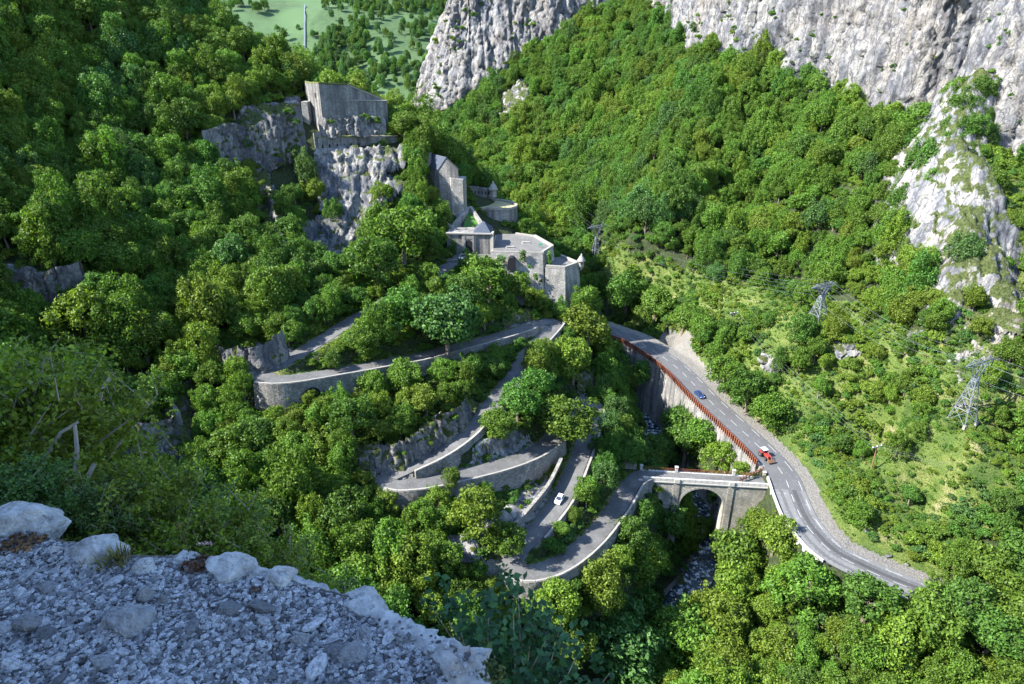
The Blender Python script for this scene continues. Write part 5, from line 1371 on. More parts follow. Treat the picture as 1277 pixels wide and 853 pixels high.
mbx = MB().box((gfl[0] - 4 - o0[0], gfl[1] + 6 - o0[1], gfl[2] + 3.2 - o0[2]), (2.2, 2.2, 5)); mbx.build('chimney', M['fort'], bar_o)

# round upper bastion with its sentry turret
bo = empty('round_bastion', tuple(PY(622, 262, 276))); tag(bo, 'rounded upper bastion with a dry gravel top and pale coping', 'fort')
o0 = np.array(bo.location)
tops = [PY(606, 263, 273), PY(616, 262, 271.5), PY(628, 261.5, 271.5), PY(637, 260, 272.5), PY(643, 257.5, 275), PY(645, 254, 278), PY(638, 248.5, 283), PY(624, 245, 287), PY(602, 246, 289), PY(590, 252, 284), PY(594, 260, 275)]
zt_ = np.mean([p[2] for p in tops[:5]])
tops = [np.array([p[0], p[1], zt_]) for p in tops]
cen = np.mean(tops, 0)
foot2 = [xy(cen + (p - cen) * 1.06) for p in tops]
poly_block('drum', M['fort'], bo, tops, None, 69, foot2)
poly_block('terrace', simple('dry gravel terrace', (0.26, 0.23, 0.12), 0.95, 0, 0.3, 1.0), bo, [cen + (p - cen) * 0.94 + [0, 0, .06] for p in tops], None, zt_ - 0.3)
for k in range(8):
    a_, b_ = cen + (tops[k] - cen) * 0.99, cen + (tops[k + 1] - cen) * 0.99
    m_ = (a_ + b_) / 2 - o0; L = np.linalg.norm(b_ - a_)
    st = MB().box((0, 0, 0.35), (L * 0.99, 0.7, 0.9)).build('parapet_stone', M['coping'], bo); st.location = tuple(m_); st.rotation_euler = (0, 0, math.atan2(b_[1] - a_[1], b_[0] - a_[0]))
w0, w1 = PY(577, 233, 291), PY(613, 236, 288)
wl = empty('loopholed_wall', (w0[0], w0[1], w0[2] - 4)); tag(wl, 'dark curtain wall with loopholes behind the round bastion, left of its turret', 'wall')
poly_block('masonry', M['fort'], wl, [w0 + [0, 0, .5], w1, w1 + [0, 1.6, 0], w0 + [0, 1.6, .5]], None, 74)
for u in np.linspace(.1, .9, 8): on_face('loophole', M['dark'], wl, w0, w1, u, w1[2] - 1.6, 0.45, 1.1)
def turret(p, r, h, label, cone=False, s=1.0):
    o = empty('sentry_turret', tuple(p)); tag(o, label, 'turret', 'stone sentry turrets of the fort')
    prof = [(r * .15, -h * .9), (r * .55, -h * .45), (r * .92, -h * .08), (r * .92, h)] if cone else [(r, -0.5), (r, h)]
    MB().lathe(prof, n=16).build('body', M['fortlight'], o)
    MB().lathe([(r * 1.38, h), (r * 1.38, h + .2 * s), (r * .95, h + .9 * s), (r * .75, h + 1.5 * s), (r * .28, h + 2.1 * s), (r * .3, h + 2.5 * s), (0.05, h + 2.9 * s)], n=16).build('dome', M['coping'], o, True)
    MB().box((0, -r * .93, h * .55), (0.3, 0.14, 0.7)).build('slit', M['dark'], o)
    return o
turret(PY(615, 244, 285.0), 1.5, 2.6, 'pale domed sentry turret on the rounded upper bastion', False, 1.25)

# gatehouse, sloping lawn and its side walls
ga, gb = PY(557, 291, 248), PY(612, 292, 247.0)
go_ = empty('gatehouse', (ga[0], ga[1], 71)); tag(go_, 'grey gatehouse with an arched entrance beside the parked white car', 'building')
gbk = back(ga, gb, 9)
zg = ga[2]
A_, B_ = np.array([*xy(ga), zg]), np.array([*xy(gb), zg])
poly_block('front_block', M['fort'], go_, [A_, B_, B_ + [*gbk, 0], A_ + [*gbk, 0]], None, 68)
MB().box(((A_[0] + B_[0]) / 2 - go_.location.x, (A_[1] + B_[1]) / 2 - go_.location.y - .1, zg - 71 + .12), (np.linalg.norm((B_ - A_)[:2]) + .5, 1.0, .45), math.atan2(B_[1] - A_[1], B_[0] - A_[0])).build('cornice', M['coping'], go_)
u_ = lambda px_: (PY(px_, 305, 247.5)[0] - A_[0]) / (B_[0] - A_[0])
zc_ = PY(585, 306, 247.5)[2]
on_face('gate_surround', M['coping'], go_, A_, B_, u_(585), zc_ + .2, 5.2, 7.4, False, .3, .35)
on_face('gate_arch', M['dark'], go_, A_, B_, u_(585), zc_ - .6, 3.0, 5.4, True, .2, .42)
for du in (-1, 1): on_face('gate_pilaster', M['fortlight'], go_, A_, B_, u_(585 + du * 5.4), zc_ + .2, 0.55, 7.4, False, .2, .6)
on_face('gate_tablet', M['fortlight'], go_, A_, B_, u_(585), zc_ + 3.0, 2.6, 0.9, False, .2, .5)
ivy(go_, PY(566, 308, 246.6), 2.2, 6.5, 1.0)
ivy(go_, PY(560, 312, 246.9), 3.0, 4.0, 1.0)
e0, e1 = PY(611, 291, 247), PY(615, 291, 246.5)
poly_block('end_pier', M['coping'], go_, [e0, e1, e1 + [0.3, 3, 0], e0 + [0.3, 3, 0]], None, 72)
# slate pyramid roof on the right
c0, c1 = PY(590, 291, 247.6), PY(612, 292, 247.2); c0[2] = c1[2] = zg + .35
apx = (c0 + c1) / 2 + [*(gbk * .45), 3.4]; apx[0] += 0.4
o0 = np.array(go_.location)
mb = MB(); mb.add([p - o0 for p in (c0, c1, c1 + [*gbk, 0], c0 + [*gbk, 0], apx)], [[0, 1, 4], [1, 2, 4], [2, 3, 4], [3, 0, 4], [3, 2, 1, 0]]); mb.build('pyramid_roof', M['slate'], go_)
# lawn
lw = [PY(575, 290, 256), PY(600, 290, 256), PY(593, 264, 267), PY(583, 264, 267)]
lo = empty('sloping_lawn', tuple(lw[0])); lo['kind'] = 'structure'
poly_block('turf', M['lawn'], lo, lw, None, 70)
def path_wall(name, label, a, b, w, h, mat='fortlight'):
    a, b = np.array(a), np.array(b); o = empty(name, tuple(a)); tag(o, label, 'wall', 'walls beside the fort lawn')
    t = (b - a)[:2]; t /= np.linalg.norm(t); n_ = np.array([t[1], -t[0], 0]) * w / 2
    poly_block('masonry', M[mat], o, [a + n_, b + n_, b - n_, a - n_], None, [a[2] - h, b[2] - h, b[2] - h, a[2] - h]); return o
path_wall('lawn_wall', 'pale sloping wall on the right edge of the fort lawn', PY(608, 288, 254), PY(587, 257, 268), 1.0, 4)
path_wall('lawn_wall', 'pale sloping wall on the left edge of the fort lawn', PY(563, 283, 256), PY(584, 258, 268), 1.6, 4)
path_wall('lawn_wall', 'short dark stepped wall left of the gatehouse roof', PY(556, 276, 256), PY(575, 292, 254), 0.9, 5, 'fort')

# artillery platform: the big bastion above the upper hairpin
ptop = [PY(612, 314, 241.5), PY(677, 318.5, 240.2), PY(690, 307, 248), PY(667, 290.5, 262), PY(643, 288.5, 266), PY(618, 290, 266)]
zp = np.mean([p[2] for p in ptop[:3]]); ptop = [np.array([p[0], p[1], zp]) for p in ptop]
po = empty('platform_bastion', (ptop[0][0], ptop[0][1], 56)); tag(po, 'large pale bastion with a flat courtyard above the upper hairpin', 'fort')
pfoot = [xy(p) for p in ptop]; f0 = back(ptop[0], ptop[1], -5.0)
pfoot[0] = xy(ptop[0][:2] + f0); pfoot[1] = xy(ptop[1][:2] + f0 + np.array([1.0, 0])); pfoot[2] = xy(ptop[2][:2] + np.array([2.5, -1]))
poly_block('battered_wall', M['fortlight'], po, ptop, None, 52, pfoot)
poly_block('courtyard', M['court'], po, [ptop[0] + [.6, .8, .05], ptop[1] + [-.5, .8, .05], ptop[2] + [-.8, 0, .05], ptop[3] + [-.5, -.5, .05], ptop[4] + [0, -.5, .05], ptop[5] + [.5, -.5, .05]], None, zp - .4)
cpx = np.mean(ptop, 0)
for k, (i0, i1, hh) in enumerate(((0, 1, .45), (1, 2, .9), (2, 3, .9), (3, 4, .6))):
    a_, b_ = ptop[i0], ptop[i1]; nn = max(3, int(np.linalg.norm(b_ - a_) / 3))
    for s_ in range(nn):
        q0, q1 = a_ + (b_ - a_) * s_ / nn, a_ + (b_ - a_) * (s_ + 1) / nn; m_ = (q0 + q1) / 2
        st = MB().box((0, 0, hh / 2), (np.linalg.norm(q1 - q0) * .98, .9 if hh > .5 else .5, hh)).build('parapet_stone', M['coping'], po)
        st.location = tuple(m_ + (cpx - m_) * .02 - np.array(po.location)); st.rotation_euler = (0, 0, math.atan2((b_ - a_)[1], (b_ - a_)[0]))
fa, fb = ptop[0] + [*f0 * .45, 0], ptop[1] + [*f0 * .45, 0]
uu = lambda px_: (PY(px_, 330, 240)[0] - fa[0]) / (fb[0] - fa[0])
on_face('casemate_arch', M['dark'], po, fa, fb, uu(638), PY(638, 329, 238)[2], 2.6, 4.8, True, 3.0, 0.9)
rw = PY(683, 312, 244)
ivy(po, PY(652, 318, 239.2), 2.6, 4.5, 1.6)
ivy(po, PY(625, 322, 239.0), 4.0, 3.5, 1.6)
ivy(po, PY(685, 322, 241), 2.0, 6.0, 2.4)
ivy(po, PY(668, 345, 236.5), 2.0, 3.0, 1.4, 120)
for _q in ((645, 340), (660, 332), (675, 350), (640, 352)): ivy(po, PY(_q[0], _q[1], 237.2), 1.4, 1.6, 1.2, 60)
# lower bastion with hanging turret
dtop = [PY(680, 335.5, 239), PY(705, 335.5, 237.5), PY(722, 328, 243), PY(700, 319, 252), PY(686, 320, 250)]
zd = np.mean([p[2] for p in dtop[:3]]); dtop = [np.array([p[0], p[1], zd]) for p in dtop]
do = empty('lower_bastion', (dtop[0][0], dtop[0][1], 56)); tag(do, 'small pointed lower bastion right of the courtyard, with a corner turret', 'fort')
dfoot = [xy(p) for p in dtop]; dfoot[0] = xy(dtop[0][:2] + f0 * .5); dfoot[1] = xy(dtop[1][:2] + f0 * .5 + [.5, 0]); dfoot[2] = xy(dtop[2][:2] + [1.5, -1])
poly_block('battered_wall', M['fortlight'], do, dtop, None, 52, dfoot)
poly_block('floor', M['court'], do, [d + (np.mean(dtop, 0) - d) * .12 + [0, 0, .06] for d in dtop], None, zd - .4)
for i0, i1 in ((0, 1), (1, 2), (2, 3)):
    a_, b_ = dtop[i0], dtop[i1]; nn = 4
    for s_ in range(nn):
        q0, q1 = a_ + (b_ - a_) * s_ / nn, a_ + (b_ - a_) * (s_ + 1) / nn; m_ = (q0 + q1) / 2
        st = MB().box((0, 0, .5), (np.linalg.norm(q1 - q0) * .98, .8, 1.0)).build('parapet_stone', M['coping'], do)
        st.location = tuple(m_ + (np.mean(dtop, 0) - m_) * .05 - np.array(do.location)); st.rotation_euler = (0, 0, math.atan2((b_ - a_)[1], (b_ - a_)[0]))
turret(dtop[2] + [.8, -.3, -.6], 1.15, 2.0, 'pale domed sentry turret hanging from the tip of the lower bastion', True)
# things standing on the courtyard
for px_, py_, lab in ((656, 303.5, 'pale stone bench in the middle of the fort courtyard'), (636, 309, 'pale stone bench near the front edge of the fort courtyard')):
    o = empty('stone_bench', (*P(px_, py_, zp)[:2], zp + .05)); tag(o, lab, 'bench', 'benches on the fort courtyard')
    MB().box((0, 0, .5), (3.0, 1.1, .18)).build('seat', M['coping'], o, bevel=.03)
    for dx in (-1.1, 1.1): MB().box((dx, 0, .2), (.3, .9, .42)).build('leg', M['concrete'], o)
    MB().box((0, 0, .05), (3.6, 2.4, .08)).build('slab', M['concrete'], o)
o = empty('green_stand', (*P(674, 309, zp)[:2], zp + .05)); tag(o, 'small pale green stand at the front corner of the fort courtyard', 'stand')
for dx in (-.5, .5): MB().box((dx, 0, .8), (.14, .14, 1.6)).build('post', M['green'], o)
MB().box((0, 0, 1.3), (1.3, .1, .8)).build('panel', M['green'], o)
# entrance terrace
et = [PY(553, 335, 238.5), PY(612, 326, 243), PY(612, 318, 247.5), PY(557, 320, 248.5)]; et = [np.array([p[0], p[1], 71.25]) for p in et]
poly_block('entrance_terrace', M['court'], None, et, None, 66)['kind'] = 'structure'
path_wall('terrace_wall', 'low stone wall along the front of the gatehouse forecourt', np.array([*xy(PY(565, 338, 238)), 72.0]), np.array([*xy(PY(592, 329, 241)), 72.0]), .6, 5, 'wall')
tr = [hit(*a) for a in [(335, 213), (342, 203), (352, 190), (360, 180), (370, 174)]]
tr = smooth_line([t + np.array([0, 0, .25]) for t in tr if t is not None], 1.0); ribbon('dirt_track', tr, normals2(tr), 2.6, M['court'], 0.1, 3)

# ------------------------------------------------------------------ vehicles
def wheel(parent, x, y, r, w, rim=True):
    wt = MB(); wt.lathe([(r * .55, -w / 2), (r * .92, -w / 2), (r, -w / 4), (r, w / 4), (r * .92, w / 2), (r * .55, w / 2)], n=18)
    t = wt.build('tyre', M['tyre'], None, True); h = MB().lathe([(r * .58, -w * .42), (r * .58, w * .46), (r * .2, w * .52)], n=14).build('rim', M['steel'], None)
    e = empty('wheel'); e.parent = parent; e.location = (x, y, r); e.rotation_euler = (pi / 2 if y < 0 else -pi / 2, 0, 0)
    t.parent = e; h.parent = e
def car(loc, rz, paint, label, L=4.1, Wd=1.75, H=1.48, slope=None, group='cars'):
    root = empty('car', tuple(loc), rz); tag(root, label, 'car', None)
    if slope: root.rotation_euler = (0, slope, rz)
    hw = Wd / 2
    prof = [(-L / 2, .32), (-L / 2 - .02, .62), (-L / 2 + .12, .90), (L * .16, .92), (L * .42, .78), (L / 2, .62), (L / 2 + .03, .34), (L / 2 - .1, .24), (-L / 2 + .1, .24)]
    n = len(prof); v, f = [], []
    for y_, ins in ((-hw, 0.0), (-hw * .97, .0), (hw * .97, .0), (hw, 0)):
        sc = .97 if abs(y_) == hw else 1
        v += [(p[0] * sc, y_, .55 + (p[1] - .55) * (sc if sc == 1 else .93)) for p in prof]
    for a_ in range(3):
        for i in range(n): f.append((a_ * n + i, a_ * n + (i + 1) % n, (a_ + 1) * n + (i + 1) % n, (a_ + 1) * n + i))
    f += [tuple(range(n))[::-1], tuple(3 * n + k for k in range(n))]
    mb = MB(); mb.add(v, f); mb.build('body', paint, root)
    g0 = [(-L * .46, .90), (-L * .36, H - .04), (L * .02, H - .02), (L * .24, .90)]
    def cab(name, mat, ins, prof2, z):
        v = []
        for y_, kk in ((-1, 0), (1, 0)): v += [(p[0], y_ * (hw * (.95 if p[1] < 1 else .78) + ins), p[1] + z) for p in prof2]
        m = len(prof2); mb = MB(); mb.add(v, [list(range(m))[::-1], list(range(m, 2 * m))] + [[i, (i + 1) % m, m + (i + 1) % m, m + i] for i in range(m)]); return mb.build(name, mat, root)
    cab('windows', M['glass'], 0, g0, 0)
    mb = MB(); x0, x1 = -L * .35, L * .01; y_ = hw * .79
    mb.add([(x0, -y_, H - .05), (x1, -y_, H - .03), (x1, y_, H - .03), (x0, y_, H - .05), (x0 + .06, -y_ + .06, H + .02), (x1 - .05, -y_ + .06, H + .03), (x1 - .05, y_ - .06, H + .03), (x0 + .06, y_ - .06, H + .02)], [(3, 2, 1, 0), (4, 5, 6, 7), (0, 1, 5, 4), (1, 2, 6, 5), (2, 3, 7, 6), (3, 0, 4, 7)]); mb.build('roof', paint, root)
    for s in (-1, 1):
        for a_, b_ in (((-L * .46, .9), (-L * .355, H - .04)), ((L * .24, .9), (L * .015, H - .02)), ((-L * .12, .9), (-L * .12, H - .03))):
            mb = MB(); mb.tube([(a_[0], s * hw * .955, a_[1]), (b_[0], s * hw * .79, b_[1])], .045, 4); mb.build('pillar', paint, root)
        MB().box((L / 2 - .06, s * hw * .72, .66), (.16, .34, .14)).build('headlight', M['glassy'], root)
        MB().box((-L / 2 + .03, s * hw * .78, .76), (.12, .22, .2)).build('tail_light', M['redp'], root)
        MB().box((L * .17, s * (hw + .08), .98), (.12, .16, .12)).build('mirror', paint, root)
        for x_ in (-L * .31, L * .31): wheel(root, x_, s * (hw - .09), .31, .2)
    MB().box((L / 2, 0, .42), (.1, .52, .12)).build('number_plate', M['white'], root)
    return root
M['glassy'] = simple('lamp glass', (0.6, 0.62, 0.65), 0.15)
M['silver'] = simple('white car paint', (0.72, 0.73, 0.75), 0.25, 0.0, 0.03)
def road_heading(line, px_, py_):
    a, b, _ = project(line); k = int(np.argmin((a - px_) ** 2 + (b - py_) ** 2)); t = line[min(k + 2, len(line) - 1)] - line[max(k - 2, 0)]
    return k, math.atan2(t[1], t[0]), t
k, hd, t = road_heading(OLD, 703, 627)
p = OLD[k] - np.array([*(NO[k] * 0.1), 0])
car((p[0], p[1], p[2] + .02), hd + pi, M['silver'], 'small white car driving down the shaded lower leg of the old road', 3.6, 1.62, 1.45, slope=math.atan2(t[2], np.linalg.norm(t[:2])))
k, hd, t = road_heading(MAIN, 880, 492)
p = MAIN[k] + np.array([*(NM[k] * 1.9), 0])
car((p[0], p[1], p[2] + .07), hd, M['blue'], 'dark blue car driving down the main road just out of the shadow', 4.2, 1.78, 1.46)
p = P(577, 322.5, 71.3)
car((p[0], p[1], 71.28), radians(-105), M['silver'], 'white car parked in front of the fort gatehouse', 4.4, 1.8, 1.7)
def tractor(loc, rz):
    r = empty('tractor', tuple(loc), rz); tag(r, 'red tractor with a white cab roof and a front loader on the main road', 'tractor')
    MB().prism([(.1, -.42), (2.1, -.36), (2.1, .36), (.1, .42)], .85, 1.55, [(.1, -.38), (2.0, -.3), (2.0, .3), (.1, .38)]).build('bonnet', M['redp'], r, bevel=.04)
    MB().box((.6, 0, .75), (3.2, .6, .5)).build('chassis', M['tyre'], r)
    MB().prism([(-1.35, -.72), (.2, -.62), (.2, .62), (-1.35, .72)], 1.1, 2.5, [(-1.25, -.66), (0.05, -.58), (0.05, .58), (-1.25, .66)]).build('cab', M['glass'], r)
    MB().box((-.6, 0, 2.6), (1.75, 1.5, .2)).build('cab_roof', M['white'], r, bevel=.05)
    for x_ in (-1.3, .1):
        for s in (-1, 1): MB().tube([(x_, s * .68, 1.1), (x_ * .95, s * .64, 2.5)], .05, 4).build('cab_post', M['redp'], r)
    for s in (-1, 1):
        wheel(r, -.9, s * .92, .82, .5); wheel(r, 1.55, s * .82, .55, .4)
        MB().prism([(-1.7, s * .7), (-.05, s * .7), (-.05, s * 1.2), (-1.7, s * 1.2)][::s], 1.62, 1.74).build('mudguard', M['redp'], r)
        MB().tube([(.3, s * .55, 1.7), (1.8, s * .58, 1.5), (2.9, s * .6, .6)], .09, 4).build('loader_arm', M['redp'], r)
    MB().box((1.2, .35, 2.0), (.1, .1, 1.0)).build('exhaust', M['steel'], r)
    mb = MB(); mb.add([(2.8, -1.05, .3), (3.6, -1.05, .25), (3.1, -1.05, 1.05), (2.8, -1.05, .9), (2.8, 1.05, .3), (3.6, 1.05, .25), (3.1, 1.05, 1.05), (2.8, 1.05, .9)], [(0, 1, 2, 3), (7, 6, 5, 4), (0, 4, 5, 1), (1, 5, 6, 2), (2, 6, 7, 3), (3, 7, 4, 0)]); mb.build('bucket', M['wood'], r)
    MB().box((-1.7, 0, .9), (.3, 1.2, .5)).build('rear_linkage', M['redp'], r)
k, hd, t = road_heading(MAIN, 960, 566)
p = MAIN[k] + np.array([*(NM[k] * 1.4), 0])
tractor((p[0], p[1], p[2] + .07), hd)

# ------------------------------------------------------------------ pylons, poles and wires
def pylon(foot_px, H, rz, label, spread=5.0):
    p = hit(*foot_px); r = empty('pylon', tuple(p), rz); tag(r, label, 'pylon', 'lattice pylons on the right slope')
    s = spread / 2; waist = .70
    def leg_at(sx, sy, z):
        t = min(1, z / (H * waist)); a = s * (1 - t) + .55 * t; return (sx * a, sy * a, z)
    for sx in (-1, 1):
        for sy in (-1, 1):
            mb = MB(); mb.tube([leg_at(sx, sy, -2.5), leg_at(sx, sy, H * waist)], .14, 4); mb.build('leg', M['steel'], r)
            MB().box((sx * s, sy * s, 0), (.7, .7, 1.2)).build('footing', M['concrete'], r)
    lv = [0, .22, .40, .55, .66, .70]
    for a, b in zip(lv[:-1], lv[1:]):
        for (x0, y0, x1, y1) in ((-1, -1, 1, -1), (1, -1, 1, 1), (1, 1, -1, 1), (-1, 1, -1, -1)):
            mb = MB(); mb.tube([leg_at(x0, y0, a * H), leg_at(x1, y1, b * H)], .06, 4); mb.tube([leg_at(x1, y1, a * H), leg_at(x0, y0, b * H)], .06, 4)
            mb.tube([leg_at(x0, y0, b * H), leg_at(x1, y1, b * H)], .08, 4); mb.build('brace', M['steel'], r)
    # the open "cat's head": two inclined arms, top beam with raised ends
    zw, zt = H * waist, H * .93
    for sx in (-1, 1):
        for sy in (-.5, .5):
            mb = MB(); mb.tube([(sx * .5, sy, zw), (sx * 3.0, sy, zt)], .11, 4); mb.tube([(sx * .1, sy, zw + .3), (sx * 2.2, sy, zt)], .08, 4)
            for q in np.linspace(.15, .9, 5): mb.tube([(sx * (.5 + 2.5 * q), sy, zw + (zt - zw) * q), (sx * (.1 + 2.1 * min(1, q + .12)), sy, zw + (zt - zw) * min(1, q + .12))], .06, 4)
            mb.build('arm', M['steel'], r)
        mb = MB(); mb.tube([(sx * 2.4, 0, zt + .9), (sx * 3.2, 0, H * 1.03)], .1, 4); mb.tube([(sx * 3.6, 0, zt + .9), (sx * 3.2, 0, H * 1.03)], .1, 4); mb.build('earth_peak', M['steel'], r)
    mb = MB()
    for sy in (-.5, .5):
        mb.tube([(-5.6, 0, zt + .3), (-3, sy, zt), (3, sy, zt), (5.6, 0, zt + .3)], .13, 4); mb.tube([(-5.6, 0, zt + .35), (-3, sy, zt + 1.0), (3, sy, zt + 1.0), (5.6, 0, zt + .35)], .11, 4)
        for q in np.linspace(-3, 3, 7): mb.tube([(q, sy, zt), (q + .5, sy, zt + 1)], .07, 4)
    mb.build('crossbeam', M['steel'], r)
    tips = []
    for x_ in (-5.4, 0, 5.4):
        MB().tube([(x_, 0, zt + .2), (x_, 0, zt - 1.8)], .11, 5).build('insulator', M['glass'], r)
        tips.append(Vector(p) + Matrix.Rotation(rz, 3, 'Z') @ Vector((x_, 0, zt - 1.8)))
    for x_ in (-3.2, 3.2): tips.append(Vector(p) + Matrix.Rotation(rz, 3, 'Z') @ Vector((x_, 0, H * 1.03)))
    return tips
def wire(a, b, sag, label, r_=.018, group='wires between the pylons'):
    a, b = Vector(a), Vector(b); pts = [a.lerp(b, t) - Vector((0, 0, sag * 4 * t * (1 - t))) for t in np.linspace(0, 1, 17)]
    o = MB().tube(pts, r_, 4).build('power_line', M['steel']); tag(o, label, 'power line', group); return o
pd = {1: ((742, 332), 23), 2: ((1018, 404), 18), 3: ((1199, 526), 21)}
p3, p2, p1 = hit(1199, 526), hit(1018, 404), hit(742, 332)
a12 = math.atan2((p2 - p1)[1], (p2 - p1)[0]) + pi / 2; a23 = math.atan2((p3 - p2)[1], (p3 - p2)[0]) + pi / 2
D1 = lambda p, y0, y1: (y1 - y0) / F * project(p)[2][0] / cos(radians(27))
t3 = pylon((1199, 526), float(D1(p3, 447, 524)), a23 + pi, 'large lattice pylon low on the slope below the white rock spur')
t2 = pylon((1018, 404), float(D1(p2, 359, 404)), (a12 + a23) / 2 + pi, 'lattice pylon in the middle of the open slope, below the forest edge')
t1 = pylon((742, 332), float(D1(p1, 285, 332)), a12 + pi, 'distant lattice pylon among trees right of the fort')
NMW = ['left-hand phase', 'middle phase', 'right-hand phase', 'left earth', 'right earth']
for k in range(5):
    wire(t1[k], t2[k], 5, f'{NMW[k]} wire strung between the far pylon and the middle pylon')
    wire(t2[k], t3[k], 4, f'{NMW[k]} wire strung between the middle pylon and the large pylon')
    dv = Vector(t3[k]) - Vector(t2[k]); e = Vector(t3[k]) + Vector((dv.x * .9 + 10, dv.y * .9, 10)); wire(t3[k], e, 4, f'{NMW[k]} wire running from the large pylon out past the right edge')
    dv = Vector(t1[k]) - Vector(t2[k]); wire(t1[k], Vector(t1[k]) + Vector((-40, 150, 14)), 4, f'{NMW[k]} wire running from the far pylon up the valley behind the fort')
def pole(foot_px, H, label, rz=0.3):
    p = hit(*foot_px); r = empty('utility_pole', tuple(p), rz); tag(r, label, 'pole', 'utility poles on the slope')
    MB().tube([(0, 0, -1), (0, 0, H)], [.2, .13], 7).build('pole_shaft', M['wood'], r)
    MB().box((0, 0, H - .2), (3.4, .22, .26)).build('crossarm', M['steel'], r)
    tips = []
    for x_ in (-1.5, 0, 1.5):
        MB().lathe([(.09, 0), (.12, .12), (.05, .35)], (x_, 0, H - .08), 8).build('insulator', M['white'], r); tips.append(Vector(p) + Matrix.Rotation(rz, 3, 'Z') @ Vector((x_, 0, H + .25)))
    return tips
q1 = pole((1085, 590), 8.5, 'rusty pole with a pale crossarm above the main road bend', .35)
q0 = pole((912, 416), 8.0, 'brown pole standing above the dark bushes beside the main road', .35)
for k in range(3):
    wire(q1[k], q1[k] + Vector((62, -36, 3)), 2, f'{NMW[k]} line from the rusty pole running down to the right edge'.replace('phase ', ''), .016, 'wires from the poles')
    wire(q0[k], q1[k], 3, f'{NMW[k]} line between the two poles on the slope'.replace('phase ', ''), .016, 'wires from the poles')

# ------------------------------------------------------------------ cable anchors above the lowest hairpin
for px_, py_, lab in ((578, 674, 'pale concrete block, upper anchor of the left cable by the lowest hairpin'), (584, 671, 'pale concrete block, upper anchor of the right cable by the lowest hairpin')):
    p = hit(px_, py_)
    o = MB().box((0, 0, .4), (1.3, 1.0, 1.6), .4).build('concrete_block', M['concrete']); o.location = tuple(p); tag(o, lab, 'block')
for (a, b, lab) in (((580, 692), (601, 722), 'left grey cable stay slanting down to the lowest hairpin'), ((584, 676), (614, 719), 'right grey cable stay slanting down to the lowest hairpin')):
    pa, pb = hit(*a), hit(*b); o = MB().tube([pa + [0, 0, 1.2], pb + [0, 0, .6]], .11, 6).build('cable', M['steel']); tag(o, lab, 'cable')

# ------------------------------------------------------------------ boulders and loose rocks
BOUL = [rock_mesh('boulder', 900 + i, 3, .7, 'spur') for i in range(5)]
def boulder(px_, py_, rpx, label, group='boulders', z=None, k=0, name='boulder'):
    p = hit(px_, py_)
    if p is None: return
    r = rpx * project(p)[2][0] / F
    o = obj(name, BOUL[k % 5], None, tuple(p + [0, 0, r * .25])); o.scale = (r, r * (.7 + .1 * (k % 4)), r * .9); o.rotation_euler = (.2 * (k % 3), .1, k * 1.3)
    tag(o, label, 'boulder', group)
riv = [(873, 702, 6.5, 'large pale boulder in the middle of the stream pool'), (889, 699, 8, 'broad pale boulder at the right bank of the stream pool'), (852, 711, 5, 'rounded grey boulder on the left edge of the stream pool'), (849, 728, 6.5, 'long pale slab lying across the lower stream'),
       (855, 740, 4.5, 'dark grey boulder in the lower stream pool'), (877, 725, 4.5, 'white-splashed boulder below the stream pool'), (870, 692, 4, 'grey boulder above the stream pool'), (884, 716, 3, 'small pale stone near the right bank'),
       (861, 725, 3.2, 'small bluish stone between the lower boulders'), (866, 747, 4, 'half-sunk boulder at the lowest visible stretch of the stream'), (897, 712, 5, 'pale ledge boulder on the right bank below the bridge'), (858, 702, 3.5, 'small dark stone on the left bank of the pool')]
for k, (a, b, r_, lab) in enumerate(riv): boulder(a, b, r_, lab, 'boulders in the stream', k=k)
rr = random.Random(5)
stones_ = []
for k in range(30):
    kk = rr.randint(int(len(RIVER) * .28), int(len(RIVER) * .62)); q = RIVER[kk][:2] + NR[kk] * rr.uniform(-5, 5)
    r_ = rr.uniform(.35, 1.0); o = obj('boulder', BOUL[k % 5], None, (q[0], q[1], RIVER[kk][2] + r_ * .1)); o.scale = (r_, r_ * .8, r_ * .8); o.rotation_euler = (.3, .1, k)
    tag(o, None, 'boulder', 'water-worn stones of the stream bed'); u_p = project(np.array(o.location)); stones_.append((o, u_p[0][0], u_p[1][0], 'large grey' if r_ > .75 else 'small grey'))
assign_labels(stones_, 'water-worn stone', [('the upper stream bend', 803, 520), ('the bridge arch', 872, 630), ('the stream pool', 875, 700), ('the lower stream pool', 850, 740), ('the far stream head', 790, 470), ('the stream above the bridge', 830, 580)])
slope = [(1108, 694, 5, 'pale boulder on the grass just above the main road bend'), (1131, 705, 3.5, 'small white boulder above the lower end of the main road'), (978, 536, 4, 'white boulder beside the gravel verge above the tractor'),
         (952, 452, 8, 'pale rock outcrop in the bushes above the blue car'), (963, 462, 5, 'lower pale rock beside the outcrop above the blue car'), (1060, 436, 9, 'reddish pale rock slab on the open slope'), (1180, 428, 8, 'white rock at the foot of the spur'), (710, 306, 4, 'white rock on the slope right of the courtyard'),
         (1080, 664, 4, 'grey boulder on the grass above the road bend'), (1062, 556, 4, 'grey rocks on the open slope left of the rusty pole')]
for k, (a, b, r_, lab) in enumerate(slope): boulder(a, b, r_, lab, 'boulders on the right slope', k=k)

